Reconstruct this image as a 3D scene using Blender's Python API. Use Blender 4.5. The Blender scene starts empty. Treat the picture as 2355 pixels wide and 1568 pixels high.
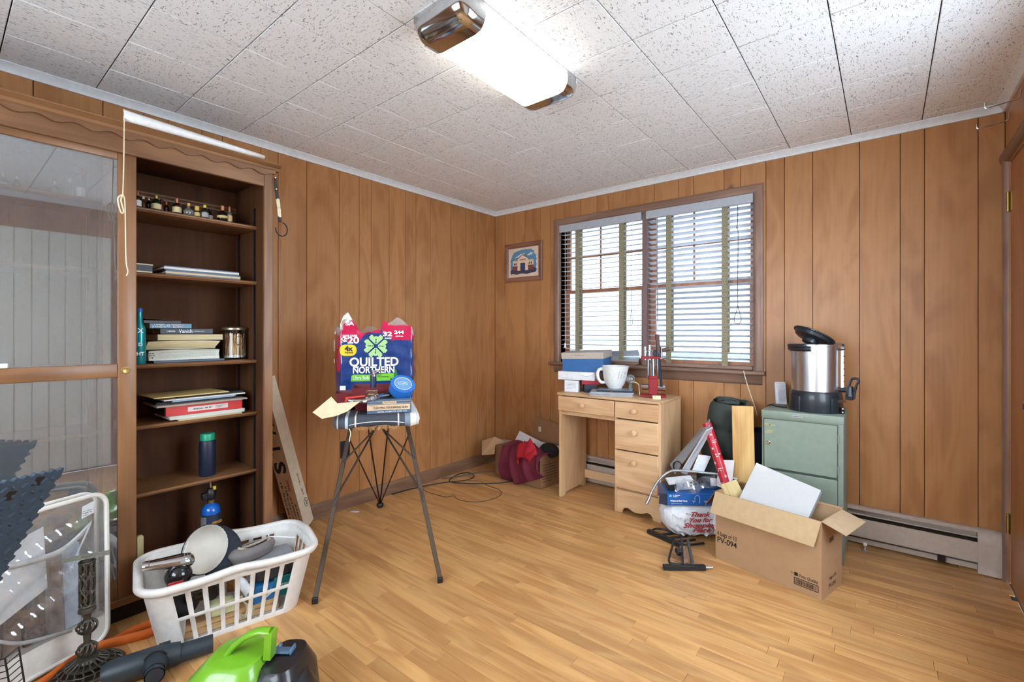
import bpy, bmesh, math, random
from mathutils import Vector, Matrix, Euler
R = math.radians
PI = math.pi
scene = bpy.context.scene
col = scene.collection
random.seed(7)

# ------------------------------------------------------------------ camera
cam_d = bpy.data.cameras.new('camera')
cam = bpy.data.objects.new('camera', cam_d)
col.objects.link(cam)
cam.location = (2.8832, -3.3308, 1.2052)
cam.rotation_euler = (R(90), 0, R(38.799))
cam_d.sensor_width = 36.0
cam_d.lens = 1071.77 / 2355 * 36.0
cam_d.shift_y = -20.06 / 2355
cam_d.clip_start = 0.02
scene.camera = cam

# ------------------------------------------------------------------ world, lights, exposure
world = bpy.data.worlds.new('sky')
scene.world = world
world.use_nodes = True
bg = world.node_tree.nodes['Background']
bg.inputs['Color'].default_value = (0.76, 0.88, 1.0, 1)
bg.inputs['Strength'].default_value = 11.0
LAMP_STRENGTH = 4.8
vs = scene.view_settings
vs.view_transform = 'Standard'
vs.look = 'None'
vs.gamma = 1.0
vs.use_curve_mapping = False
vs.exposure = 0.52

# ------------------------------------------------------------------ mesh helpers
PM = {}          # world matrix of every thing / part, by object name


def pm(o):
    return PM.get(o.name, Matrix.Identity(4)) if o else Matrix.Identity(4)


class MB:
    """collects shapes; build() links them as one mesh object"""
    def __init__(self, M=None):
        self.v = []; self.f = []; self.m = []; self.mi = 0; self.M = M

    def add(self, vs_, fs_, M=None):
        b = len(self.v)
        for p in vs_:
            p = Vector(p)
            if M is not None: p = M @ p
            if self.M is not None: p = self.M @ p
            self.v.append(p)
        for f in fs_:
            self.f.append([b + i for i in f]); self.m.append(self.mi)
        return self

    def box(self, x0, x1, y0, y1, z0, z1, M=None):
        v = [(x0, y0, z0), (x1, y0, z0), (x1, y1, z0), (x0, y1, z0), (x0, y0, z1), (x1, y0, z1), (x1, y1, z1), (x0, y1, z1)]
        return self.add(v, [(0, 3, 2, 1), (4, 5, 6, 7), (0, 1, 5, 4), (1, 2, 6, 5), (2, 3, 7, 6), (3, 0, 4, 7)], M)

    def cbox(self, c, s, M=None):
        return self.box(c[0] - s[0] / 2, c[0] + s[0] / 2, c[1] - s[1] / 2, c[1] + s[1] / 2, c[2] - s[2] / 2, c[2] + s[2] / 2, M)

    def bar(self, p0, p1, w, h, up=(0, 0, 1)):
        """rectangular bar from p0 to p1, w across, h along up"""
        p0, p1 = Vector(p0), Vector(p1)
        d = (p1 - p0).normalized(); up = Vector(up)
        if abs(d.dot(up)) > .99: up = Vector((1, 0, 0))
        s = d.cross(up).normalized(); u = s.cross(d).normalized()
        v = []
        for p in (p0, p1):
            for a, b in ((-1, -1), (1, -1), (1, 1), (-1, 1)):
                v.append(p + s * (a * w / 2) + u * (b * h / 2))
        return self.add(v, [(3, 2, 1, 0), (4, 5, 6, 7), (0, 1, 5, 4), (1, 2, 6, 5), (2, 3, 7, 6), (3, 0, 4, 7)])

    def tube(self, pts, r, n=8, closed=False, caps=True):
        """round tube along a polyline; r a number or a list"""
        pts = [Vector(p) for p in pts]; k = len(pts)
        rs = r if isinstance(r, (list, tuple)) else [r] * k
        prev = None; rings = []
        for i in range(k):
            if closed: t = pts[(i + 1) % k] - pts[i - 1]
            elif i == 0: t = pts[1] - pts[0]
            elif i == k - 1: t = pts[-1] - pts[-2]
            else: t = (pts[i + 1] - pts[i]).normalized() + (pts[i] - pts[i - 1]).normalized()
            if t.length < 1e-9: t = Vector((0, 0, 1))
            t.normalize()
            if prev is None:
                a = Vector((0, 0, 1)) if abs(t.z) < .9 else Vector((1, 0, 0))
                u = t.cross(a).normalized()
            else:
                u = (prev - t * prev.dot(t))
                if u.length < 1e-6: u = t.orthogonal()
                u.normalize()
            prev = u; w = t.cross(u)
            rings.append([pts[i] + (u * math.cos(2 * PI * j / n) + w * math.sin(2 * PI * j / n)) * rs[i] for j in range(n)])
        v = [p for rg in rings for p in rg]; f = []
        m = k if closed else k - 1
        for i in range(m):
            for j in range(n):
                a = i * n + j; b = i * n + (j + 1) % n; c = ((i + 1) % k) * n + (j + 1) % n; d = ((i + 1) % k) * n + j
                f.append((a, b, c, d))
        if caps and not closed:
            f.append(tuple(range(n - 1, -1, -1))); f.append(tuple((k - 1) * n + j for j in range(n)))
        return self.add(v, f)

    def cyl(self, p0, p1, r0, r1=None, n=20):
        return self.tube([p0, p1], [r0, r0 if r1 is None else r1], n)

    def lathe(self, prof, n=24, M=None, a0=0, a1=2 * PI, cap=True):
        """profile of (r, z) around z; open ends with r>0 are capped"""
        full = abs(a1 - a0 - 2 * PI) < 1e-6
        v = []; f = []; cnt = n if full else n + 1
        for (r, z) in prof:
            for j in range(cnt):
                a = a0 + (a1 - a0) * j / n
                v.append((r * math.cos(a), r * math.sin(a), z))
        for i in range(len(prof) - 1):
            for j in range(n):
                a = i * cnt + j; b = i * cnt + (j + 1) % cnt
                f.append((a, b, b + cnt, a + cnt))
        if full and cap:
            if prof[0][0] > 1e-5: f.append(tuple(range(n - 1, -1, -1)))
            if prof[-1][0] > 1e-5: f.append(tuple((len(prof) - 1) * cnt + j for j in range(n)))
        return self.add(v, f, M)

    def prism(self, poly, axis, a, b, M=None):
        """extrude 2-D polygon along axis ('x': poly is (y,z); 'y': (x,z); 'z': (x,y))"""
        n = len(poly)
        def P(p, t):
            return {'x': (t, p[0], p[1]), 'y': (p[0], t, p[1]), 'z': (p[0], p[1], t)}[axis]
        v = [P(p, a) for p in poly] + [P(p, b) for p in poly]
        f = [tuple(range(n - 1, -1, -1)), tuple(range(n, 2 * n))]
        for i in range(n):
            f.append((i, (i + 1) % n, n + (i + 1) % n, n + i))
        return self.add(v, f, M)

    def grid(self, fn, nu, nv, M=None, cu=False, cv=False):
        v = [fn(i / (nu if cu else nu - 1), j / (nv if cv else nv - 1)) for i in range(nu) for j in range(nv)]
        f = []
        for i in range(nu if cu else nu - 1):
            for j in range(nv if cv else nv - 1):
                a = i * nv + j; b = i * nv + (j + 1) % nv; c = ((i + 1) % nu) * nv + (j + 1) % nv; d = ((i + 1) % nu) * nv + j
                f.append((a, b, c, d))
        return self.add(v, f, M)

    def sphere(self, c, r, n=12, m=8):
        c = Vector(c); rr = r if isinstance(r, (tuple, list)) else (r, r, r)
        prof = [(math.sin(PI * i / m), -math.cos(PI * i / m)) for i in range(m + 1)]
        prof[0] = (0, -1); prof[-1] = (0, 1)
        return self.lathe(prof, n, Matrix.Translation(c) @ Matrix.Diagonal((rr[0], rr[1], rr[2], 1)))

    def build(self, name, mat, parent=None, smooth=None, bevel=0, seg=1, local=False, solid=0, subd=0, tri=False, angle=40):
        me = bpy.data.meshes.new(name)
        vv = self.v
        origin = None
        if not local:
            if parent is not None:
                Mi = pm(parent).inverted(); vv = [Mi @ p for p in vv]
            else:
                xs = [p.x for p in vv]; ys = [p.y for p in vv]; zs = [p.z for p in vv]
                origin = Vector(((min(xs) + max(xs)) / 2, (min(ys) + max(ys)) / 2, min(zs)))
                vv = [p - origin for p in vv]
        me.from_pydata([tuple(p) for p in vv], [], self.f)
        mats = mat if isinstance(mat, (list, tuple)) else [mat]
        for m in mats: me.materials.append(m)
        if len(mats) > 1: me.polygons.foreach_set('material_index', self.m)
        bm = bmesh.new(); bm.from_mesh(me)
        bmesh.ops.remove_doubles(bm, verts=bm.verts, dist=1e-6)
        bmesh.ops.recalc_face_normals(bm, faces=bm.faces)
        if bevel:
            ed = [e for e in bm.edges if len(e.link_faces) == 2 and e.calc_face_angle(0) > R(35)]
            bmesh.ops.bevel(bm, geom=ed, offset=bevel, segments=seg, profile=.5, affect='EDGES', clamp_overlap=True)
        bm.to_mesh(me); bm.free()
        if smooth is not False and (smooth or bevel):
            me.polygons.foreach_set('use_smooth', [True] * len(me.polygons))
            me.set_sharp_from_angle(angle=R(angle))
        me.update()
        o = bpy.data.objects.new(name, me); col.objects.link(o)
        if parent is not None:
            o.parent = parent
            PM[o.name] = pm(parent).copy()
        elif origin is not None:
            o.location = origin; PM[o.name] = Matrix.Translation(origin)
        if solid:
            md = o.modifiers.new('thickness', 'SOLIDIFY'); md.thickness = solid; md.offset = 0
        if subd:
            md = o.modifiers.new('smooth', 'SUBSURF'); md.levels = subd; md.render_levels = subd
        return o


def tag(o, label, cat, group=None, kind=None):
    o['label'] = label; o['category'] = cat
    if group: o['group'] = group
    if kind: o['kind'] = kind
    return o


def thing(name, label, cat, loc=(0, 0, 0), rz=0, group=None, rot=None):
    o = bpy.data.objects.new(name, None); col.objects.link(o)
    o.empty_display_size = .05
    o.location = loc; o.rotation_euler = rot if rot else (0, 0, rz)
    PM[o.name] = Matrix.Translation(loc) @ Euler(rot if rot else (0, 0, rz)).to_matrix().to_4x4()
    return tag(o, label, cat, group)


def struct(o):
    o['kind'] = 'structure'; return o


def copy_tree(o, parent=None):
    c = o.copy(); col.objects.link(c); c.parent = parent
    for ch in list(o.children): copy_tree(ch, c)
    return c


def text(s, size, mat, parent, M, width=None, align='CENTER', name='lettering', bold=0, shear=0, ext=.0003, local=True, spacing=1.0):
    """flat lettering: x to the right, y up, facing +z of M (in the parent's space when local)"""
    cu = bpy.data.curves.new(name, 'FONT'); cu.body = s; cu.size = size; cu.align_x = align; cu.align_y = 'CENTER'
    cu.extrude = ext; cu.offset = bold; cu.shear = shear; cu.resolution_u = 4; cu.space_character = spacing
    ob = bpy.data.objects.new(name + '_tmp', cu); col.objects.link(ob)
    dg = bpy.context.evaluated_depsgraph_get()
    me = bpy.data.meshes.new_from_object(ob.evaluated_get(dg))
    bpy.data.objects.remove(ob); bpy.data.curves.remove(cu)
    xs = [v.co.x for v in me.vertices] or [0, 1]
    w = max(xs) - min(xs)
    S = Matrix.Diagonal((width / w if width and w > 0 else 1, 1, 1, 1))
    MM = M if local or parent is None else pm(parent).inverted() @ M
    me.transform(MM @ S)
    me.materials.clear(); me.materials.append(mat)
    me.name = name
    o = bpy.data.objects.new(name, me); col.objects.link(o); o.parent = parent
    return o


def scribble(w, h, mat, parent, M, rows=1, seed=1, name='small_print', local=True, ink=.5):
    """rows of tiny strokes where the photograph's lettering is too small to read; w x h, centred on M"""
    rg_ = random.Random(seed); mb_ = MB(M if local else pm(parent).inverted() @ M); rh = h / rows
    for r_ in range(rows):
        y0_ = h / 2 - (r_ + .5) * rh; x_ = -w / 2; end = w / 2 - (0 if r_ < rows - 1 or rows == 1 else w * .3)
        while x_ < end:
            ln = rh * rg_.uniform(.12, .45); hh = rh * ink * rg_.uniform(.55, 1.0)
            if x_ + ln > end: break
            mb_.box(x_, x_ + ln, y0_ - hh / 2, y0_ + hh / 2, 0, .0004)
            x_ += ln + rh * (rg_.uniform(.08, .2) if rg_.random() > .18 else rg_.uniform(.4, .6))
    return mb_.build(name, mat, parent, local=True)


def frame(o, xdir, ydir):
    """matrix with origin o, x along xdir, y along ydir, z out of the face"""
    x = Vector(xdir).normalized(); y = Vector(ydir); y = (y - x * x.dot(y)).normalized(); z = x.cross(y)
    M = Matrix((x, y, z)).transposed().to_4x4(); M.translation = Vector(o)
    return M


def spline(pts, n=8, closed=False):
    """catmull-rom through points"""
    P = [Vector(p) for p in pts]; k = len(P); out = []
    for i in range(k if closed else k - 1):
        if closed: a, b, c, d = P[i - 1], P[i], P[(i + 1) % k], P[(i + 2) % k]
        else: a, b, c, d = P[max(i - 1, 0)], P[i], P[i + 1], P[min(i + 2, k - 1)]
        for j in range(n):
            t = j / n
            out.append(.5 * ((2 * b) + (c - a) * t + (2 * a - 5 * b + 4 * c - d) * t * t + (3 * b - a - 3 * c + d) * t ** 3))
    if not closed: out.append(P[-1])
    return out


def rrect(w, h, r, n=4, cx=0, cy=0):
    """rounded rectangle polygon"""
    p = []
    for (sx, sy, a) in ((1, 1, 0), (-1, 1, 90), (-1, -1, 180), (1, -1, 270)):
        for i in range(n + 1):
            t = R(a + 90 * i / n)
            p.append((cx + sx * (w / 2 - r) + r * math.cos(t), cy + sy * (h / 2 - r) + r * math.sin(t)))
    return p

# ------------------------------------------------------------------ materials


def lin(c):
    def g(u):
        u = u / 255
        return u / 12.92 if u <= .04045 else ((u + .055) / 1.055) ** 2.4
    return (g(c[0]), g(c[1]), g(c[2]), 1)


def new_mat(name):
    m = bpy.data.materials.new(name); m.use_nodes = True
    nt = m.node_tree; b = nt.nodes['Principled BSDF']
    return m, nt, b


def N(nt, t, **kw):
    n = nt.nodes.new(t)
    for k, v in kw.items(): setattr(n, k, v)
    return n


def plain(name, c, rough=.5, metal=0, spec=.5, noise=.06, nscale=40, trans=0, bump=0, coat=0, alpha=1, sub=0, emit=0):
    """one colour with a faint procedural mottle"""
    m, nt, b = new_mat(name)
    L = nt.links.new
    tc = N(nt, 'ShaderNodeTexCoord'); nz = N(nt, 'ShaderNodeTexNoise'); nz.inputs['Scale'].default_value = nscale; nz.inputs['Detail'].default_value = 3
    L(tc.outputs['Object'], nz.inputs['Vector'])
    rp = N(nt, 'ShaderNodeValToRGB'); c = lin(c)
    rp.color_ramp.elements[0].color = tuple(x * (1 - noise) for x in c[:3]) + (1,)
    rp.color_ramp.elements[1].color = tuple(min(1, x * (1 + noise)) for x in c[:3]) + (1,)
    rp.color_ramp.elements[0].position = .3; rp.color_ramp.elements[1].position = .7
    L(nz.outputs['Fac'], rp.inputs['Fac']); L(rp.outputs['Color'], b.inputs['Base Color'])
    b.inputs['Roughness'].default_value = rough; b.inputs['Metallic'].default_value = metal
    b.inputs['Specular IOR Level'].default_value = spec; b.inputs['Coat Weight'].default_value = coat
    b.inputs['Transmission Weight'].default_value = trans
    b.inputs['Alpha'].default_value = alpha
    if emit:
        b.inputs['Emission Color'].default_value = c; b.inputs['Emission Strength'].default_value = emit
    if bump:
        bp = N(nt, 'ShaderNodeBump'); bp.inputs['Strength'].default_value = bump; bp.inputs['Distance'].default_value = .002
        L(nz.outputs['Fac'], bp.inputs['Height']); L(bp.outputs['Normal'], b.inputs['Normal'])
    return m


def wood(name, c1, c2, axis='Z', scale=1.0, rough=.38, rnd=.12, ring=10, fine=.45, spec=.5, knots=0, blotch=0, coat=0, stretch=.16, dist=.8):
    """procedural wood: grain stretched along axis, a shift and a tone of its own for every object"""
    m, nt, b = new_mat(name); L = nt.links.new
    tc = N(nt, 'ShaderNodeTexCoord'); oi = N(nt, 'ShaderNodeObjectInfo')
    mp = N(nt, 'ShaderNodeMapping'); mf = N(nt, 'ShaderNodeMapping')
    s = [1, 1, 1]; i = 'XYZ'.index(axis); s[i] = stretch
    mp.inputs['Scale'].default_value = s
    s2 = [70, 70, 70]; s2[i] = 2.2; mf.inputs['Scale'].default_value = s2
    ad = N(nt, 'ShaderNodeVectorMath', operation='MULTIPLY_ADD')
    cr = N(nt, 'ShaderNodeCombineXYZ')
    for k, q in enumerate((31.7, 17.3, 23.9)):
        mu = N(nt, 'ShaderNodeMath', operation='MULTIPLY'); mu.inputs[1].default_value = q
        L(oi.outputs['Random'], mu.inputs[0]); L(mu.outputs[0], cr.inputs[k])
    va = N(nt, 'ShaderNodeVectorMath', operation='ADD')
    L(tc.outputs['Object'], va.inputs[0]); L(cr.outputs[0], va.inputs[1])
    L(va.outputs[0], mp.inputs['Vector']); L(va.outputs[0], mf.inputs['Vector'])
    n1 = N(nt, 'ShaderNodeTexNoise'); n1.inputs['Scale'].default_value = 5 * scale; n1.inputs['Detail'].default_value = 2.5; n1.inputs['Distortion'].default_value = dist
    n2 = N(nt, 'ShaderNodeTexNoise'); n2.inputs['Scale'].default_value = scale; n2.inputs['Detail'].default_value = 4
    L(mp.outputs[0], n1.inputs['Vector']); L(mf.outputs[0], n2.inputs['Vector'])
    mr = N(nt, 'ShaderNodeMath', operation='MULTIPLY'); mr.inputs[1].default_value = ring * PI
    sn = N(nt, 'ShaderNodeMath', operation='SINE'); L(n1.outputs['Fac'], mr.inputs[0]); L(mr.outputs[0], sn.inputs[0])
    h = N(nt, 'ShaderNodeMath', operation='MULTIPLY_ADD'); h.inputs[1].default_value = .5 * (1 - fine); h.inputs[2].default_value = .5 * (1 - fine)
    L(sn.outputs[0], h.inputs[0])
    fm = N(nt, 'ShaderNodeMath', operation='MULTIPLY_ADD'); fm.inputs[1].default_value = fine
    L(n2.outputs['Fac'], fm.inputs[0]); L(h.outputs[0], fm.inputs[2])
    rp = N(nt, 'ShaderNodeValToRGB')
    rp.color_ramp.elements[0].color = lin(c2); rp.color_ramp.elements[1].color = lin(c1)
    rp.color_ramp.elements[0].position = .12; rp.color_ramp.elements[1].position = .8
    L(fm.outputs[0], rp.inputs['Fac'])
    hs = N(nt, 'ShaderNodeHueSaturation')
    vr = N(nt, 'ShaderNodeMapRange'); vr.inputs['To Min'].default_value = 1 - rnd; vr.inputs['To Max'].default_value = 1 + rnd
    L(oi.outputs['Random'], vr.inputs['Value']); L(vr.outputs[0], hs.inputs['Value']); L(rp.outputs['Color'], hs.inputs['Color'])
    out = hs.outputs['Color']
    if knots:
        vo = N(nt, 'ShaderNodeTexVoronoi'); vo.inputs['Scale'].default_value = knots
        mk = N(nt, 'ShaderNodeMapping'); sk = [1, 1, 1]; sk[i] = .6; mk.inputs['Scale'].default_value = sk
        L(va.outputs[0], mk.inputs['Vector']); L(mk.outputs[0], vo.inputs['Vector'])
        kr = N(nt, 'ShaderNodeMapRange'); kr.inputs['From Min'].default_value = .02; kr.inputs['From Max'].default_value = .06
        kr.inputs['To Min'].default_value = .45; kr.inputs['To Max'].default_value = 1
        L(vo.outputs['Distance'], kr.inputs['Value'])
        mx = N(nt, 'ShaderNodeMix', data_type='RGBA', blend_type='MULTIPLY'); mx.inputs['Factor'].default_value = 1
        cc = N(nt, 'ShaderNodeCombineColor')
        for k in range(3): L(kr.outputs[0], cc.inputs[k])
        L(out, mx.inputs['A']); L(cc.outputs[0], mx.inputs['B']); out = mx.outputs['Result']
    L(out, b.inputs['Base Color'])
    b.inputs['Roughness'].default_value = rough; b.inputs['Specular IOR Level'].default_value = spec; b.inputs['Coat Weight'].default_value = coat
    b.inputs['Coat Roughness'].default_value = .25
    bp = N(nt, 'ShaderNodeBump'); bp.inputs['Strength'].default_value = .08; bp.inputs['Distance'].default_value = .001
    L(n2.outputs['Fac'], bp.inputs['Height']); L(bp.outputs['Normal'], b.inputs['Normal'])
    return m


def sheet_glass(name, tint=(1, 1, 1), gloss=.08, rough=.02, haze=0.0, hazec=(200, 205, 210)):
    """thin pane: clear, faintly mirroring, with an optional pale diffuse film"""
    m = bpy.data.materials.new(name); m.use_nodes = True; nt = m.node_tree; nt.nodes.clear(); L = nt.links.new
    o = N(nt, 'ShaderNodeOutputMaterial'); t = N(nt, 'ShaderNodeBsdfTransparent'); g = N(nt, 'ShaderNodeBsdfGlossy')
    t.inputs['Color'].default_value = tuple(tint) + (1,)
    g.inputs['Roughness'].default_value = rough
    fr = N(nt, 'ShaderNodeLayerWeight'); fr.inputs['Blend'].default_value = .35
    mr = N(nt, 'ShaderNodeMapRange'); mr.inputs['To Min'].default_value = gloss; mr.inputs['To Max'].default_value = min(1, gloss + .6)
    L(fr.outputs['Fresnel'], mr.inputs['Value'])
    mx = N(nt, 'ShaderNodeMixShader'); L(mr.outputs[0], mx.inputs['Fac']); L(t.outputs[0], mx.inputs[1]); L(g.outputs[0], mx.inputs[2])
    out = mx.outputs[0]
    if haze:
        d = N(nt, 'ShaderNodeBsdfDiffuse'); d.inputs['Color'].default_value = lin(hazec)
        m2 = N(nt, 'ShaderNodeMixShader'); m2.inputs['Fac'].default_value = haze
        nz = N(nt, 'ShaderNodeTexNoise'); nz.inputs['Scale'].default_value = 6
        mm = N(nt, 'ShaderNodeMapRange'); mm.inputs['To Min'].default_value = haze * .6; mm.inputs['To Max'].default_value = haze * 1.4
        L(nz.outputs['Fac'], mm.inputs['Value']); L(mm.outputs[0], m2.inputs['Fac'])
        L(out, m2.inputs[1]); L(d.outputs[0], m2.inputs[2]); out = m2.outputs[0]
    L(out, o.inputs['Surface'])
    return m


MT = {}
MT['panel'] = wood('panel_wood', (182, 130, 84), (158, 106, 64), 'Z', 1.0, .36, .05, 5, .56, spec=.35, knots=2.2, stretch=.26, dist=1.4)
MT['oak'] = wood('oak_strip', (212, 164, 106), (176, 124, 74), 'X', 1.2, .30, .12, 9, .6)
MT['trimwood'] = wood('trim_wood', (150, 118, 100), (120, 90, 74), 'Z', 1.5, .40, .05, 8, .6)
MT['trimwoodx'] = wood('trim_wood_x', (150, 118, 100), (120, 90, 74), 'X', 1.5, .40, .05, 8, .6)
MT['trimwoody'] = wood('trim_wood_y', (140, 106, 82), (112, 80, 58), 'Y', 1.5, .45, .05, 8, .6)
MT['doorwood'] = wood('door_wood', (172, 114, 66), (146, 90, 48), 'Z', 1.2, .35, .03, 5, .6)
MT['crown'] = plain('crown_white', (226, 228, 232), .4)
MT['white'] = plain('white_paint', (235, 236, 238), .45)
MT['dark'] = plain('dark_gap', (38, 26, 18), .9)
MT['black'] = plain('black_plastic', (24, 25, 28), .45)
MT['chrome'] = plain('chrome', (205, 208, 212), .12, 1)
MT['steel'] = plain('brushed_steel', (190, 192, 196), .3, 1)
MT['brass'] = plain('brass', (176, 150, 90), .35, 1)
# ================================================================== the room
RW, RD, RH = 3.341, 4.25, 2.333


def tile_material():
    m, nt, b = new_mat('fissured_tile'); L = nt.links.new
    tc = N(nt, 'ShaderNodeTexCoord'); oi = N(nt, 'ShaderNodeObjectInfo')
    mu = N(nt, 'ShaderNodeMath', operation='MULTIPLY'); mu.inputs[1].default_value = 40
    L(oi.outputs['Random'], mu.inputs[0])
    va = N(nt, 'ShaderNodeVectorMath', operation='ADD'); L(tc.outputs['Object'], va.inputs[0]); L(mu.outputs[0], va.inputs[1])
    mp = N(nt, 'ShaderNodeMapping'); mp.inputs['Scale'].default_value = (1, 2.9, 1)
    L(va.outputs[0], mp.inputs['Vector'])
    n1 = N(nt, 'ShaderNodeTexNoise'); n1.inputs['Scale'].default_value = 60; n1.inputs['Detail'].default_value = 1.5; n1.inputs['Distortion'].default_value = 1.4
    L(mp.outputs[0], n1.inputs['Vector'])
    fi = N(nt, 'ShaderNodeMapRange'); fi.inputs['From Min'].default_value = .63; fi.inputs['From Max'].default_value = .66
    fi.clamp = True; L(n1.outputs['Fac'], fi.inputs['Value'])
    n3 = N(nt, 'ShaderNodeTexNoise'); n3.inputs['Scale'].default_value = 300; n3.inputs['Detail'].default_value = 2; L(va.outputs[0], n3.inputs['Vector'])
    mx = N(nt, 'ShaderNodeMix', data_type='RGBA'); mx.inputs['A'].default_value = lin((244, 245, 248)); mx.inputs['B'].default_value = lin((152, 153, 158))
    L(fi.outputs[0], mx.inputs['Factor']); L(mx.outputs['Result'], b.inputs['Base Color'])
    b.inputs['Roughness'].default_value = .9; b.inputs['Specular IOR Level'].default_value = .15
    ad = N(nt, 'ShaderNodeMath', operation='MULTIPLY_ADD'); ad.inputs[1].default_value = -1.0
    m3 = N(nt, 'ShaderNodeMath', operation='MULTIPLY'); m3.inputs[1].default_value = .12; L(n3.outputs['Fac'], m3.inputs[0])
    L(fi.outputs[0], ad.inputs[0]); L(m3.outputs[0], ad.inputs[2])
    bp = N(nt, 'ShaderNodeBump'); bp.inputs['Strength'].default_value = .5; bp.inputs['Distance'].default_value = .002
    L(ad.outputs[0], bp.inputs['Height']); L(bp.outputs['Normal'], b.inputs['Normal'])
    return m


MT['tile'] = tile_material()

# ---- floor: oak strips running along the window wall
fl = struct(MB().box(-.02, RW + .02, -RD, .02, -.06, -.006).build('floor', MT['dark']))
rest = MB(); rng = random.Random(3)
row = 0; y = 0.0; SW = .0572
while y > -RD + .03:
    x = -rng.uniform(0, .6)
    while x < RW:
        ln = rng.choice((.28, .4, .55, .7, .85, 1.0, 1.2)) * rng.uniform(.9, 1.1)
        a, b = max(x, 0), min(x + ln, RW)
        if b - a > .02:
            bx = (a + .0004, b - .0004, y - SW + .0003, y - .0003, -.012, -rng.uniform(0, .0004))
            if y > -2.95:
                MB().box(*bx).build('plank', MT['oak'], fl, bevel=.0007)
            else:
                rest.box(*bx)
        x += ln
    y -= SW; row += 1
o = rest.build('far_planks', MT['oak'], fl); o['kind'] = 'stuff'

# ---- ceiling: one-foot fissured tiles
ce = struct(MB().box(-.02, RW + .02, -RD, .02, RH + .007, RH + .1).build('ceiling', MT['dark']))
TX = [1.506 + .3048 * k for k in range(-6, 8)]; TY = [-1.636 + .3048 * k for k in range(-10, 8)]
for i in range(len(TX) - 1):
    for j in range(len(TY) - 1):
        a, b = max(TX[i], 0), min(TX[i + 1], RW); c, d = max(TY[j], -RD), min(TY[j + 1], 0)
        if b - a < .005 or d - c < .005: continue
        g = .0020; mb = MB(); mb.box(-(b - a) / 2 + g, (b - a) / 2 - g, -(d - c) / 2 + g, (d - c) / 2 - g, 0, .009)
        rot = rng.random() < .5
        if rot:
            mb.M = None; mb.v = [Vector((p.y, -p.x, p.z)) for p in mb.v]
        o = mb.build('ceiling_tile', MT['tile'], None, bevel=.0016, local=True)
        o.parent = ce
        o.location = Vector(((a + b) / 2, (c + d) / 2, RH + rng.uniform(0, .0008))) - ce.location
        if rot: o.rotation_euler = (0, 0, R(90))

# ---- walls: grooved panelling, one child per plank
WIN = (.735, 2.21, .955, 2.105)            # window opening x0 x1 z0 z1


def planks(parent, cuts, axis, z0, z1, face, depth=.007, hole=None, mat='panel'):
    """vertical planks between neighbouring cuts; face is the visible plane"""
    for a, b in zip(cuts[:-1], cuts[1:]):
        a += .0011; b -= .0011
        segs = [(a, b, z0, z1)]
        if hole and b > hole[0] and a < hole[1]:
            segs = []
            if a < hole[0]: segs.append((a, hole[0], hole[2], hole[3]))
            if b > hole[1]: segs.append((hole[1], b, hole[2], hole[3]))
            segs += [(a, b, z0, hole[2]), (a, b, hole[3], z1)]
            if a < hole[0] or b > hole[1]: segs = [s for s in segs]
        for (p, q, r, s) in segs:
            if s - r < .01: continue
            if axis == 'y': bx = (face - depth, face, p, q, r, s)
            elif axis == '-y': bx = (face, face + depth, p, q, r, s)
            else: bx = (p, q, face, face + depth, r, s)
            MB().box(*bx).build('plank', MT[mat], parent, bevel=.0012)


LY = [-3.057, -2.826, -2.672, -2.571, -2.419, -2.318, -2.114, -2.013, -1.834, -1.607, -1.455, -1.356, -1.202, -1.052, -.949, -.80, -.572, -.394, -.243, -.125, 0]
LY = [-4.25, -4.1, -3.93, -3.72, -3.55, -3.38, -3.21] + LY
BX = [0, .125, .353, .527, .629, .826, .93, 1.076, 1.176, 1.327, 1.55, 1.729, 1.831, 2.032, 2.133, 2.283, 2.386, 2.535, 2.762, 2.941, 3.041, 3.246, RW]
wl = struct(MB().box(-.12, -.007, -RD, .12, 0, RH).build('wall_left', MT['dark']))
planks(wl, LY, 'y', 0, RH, 0)
mb = MB()
mb.box(-.007, WIN[0], .007, .13, 0, RH).box(WIN[1], RW + .02, .007, .13, 0, RH).box(WIN[0], WIN[1], .007, .13, 0, WIN[2]).box(WIN[0], WIN[1], .007, .13, WIN[3], RH)
wb = struct(mb.build('wall_back', MT['dark']))
planks(wb, BX, 'x', 0, RH, 0, hole=WIN)
DY0, DY1, DZ = -.81, -.10, 2.02            # door opening
W2 = (-2.12, -.98, .72, 2.10)             # a second window in the right wall, beside the camera: y0 y1 z0 z1
mb = MB()
mb.box(RW + .007, RW + .12, DY1, .02, 0, RH).box(RW + .007, RW + .12, DY0, DY1, DZ, RH).box(RW + .007, RW + .12, W2[1], DY0, 0, RH).box(RW + .007, RW + .12, -RD, W2[0], 0, RH)
mb.box(RW + .007, RW + .12, W2[0], W2[1], 0, W2[2]).box(RW + .007, RW + .12, W2[0], W2[1], W2[3], RH)
wr = struct(mb.build('wall_right', MT['dark']))
planks(wr, [-.81, -.62, -.41, -.26, -.10, -.001], '-y', DZ, RH, RW)
planks(wr, [-.10, -.001], '-y', 0, DZ, RW)
planks(wr, [W2[1], -.81], '-y', 0, RH, RW)
planks(wr, [-4.25, -4.0, -3.8, -3.55, -3.4, -3.2, -2.95, -2.75, -2.55, -2.35, W2[0]], '-y', 0, RH, RW)
mids = [W2[0], -2.0, -1.8, -1.6, -1.45, -1.25, W2[1]]
planks(wr, mids, '-y', 0, W2[2], RW)
planks(wr, mids, '-y', W2[3], RH, RW)
W3 = (.9, 2.6, .9, 2.05)                  # unseen window added behind the camera for fill light: x0 x1 z0 z1
mb = MB()
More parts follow.
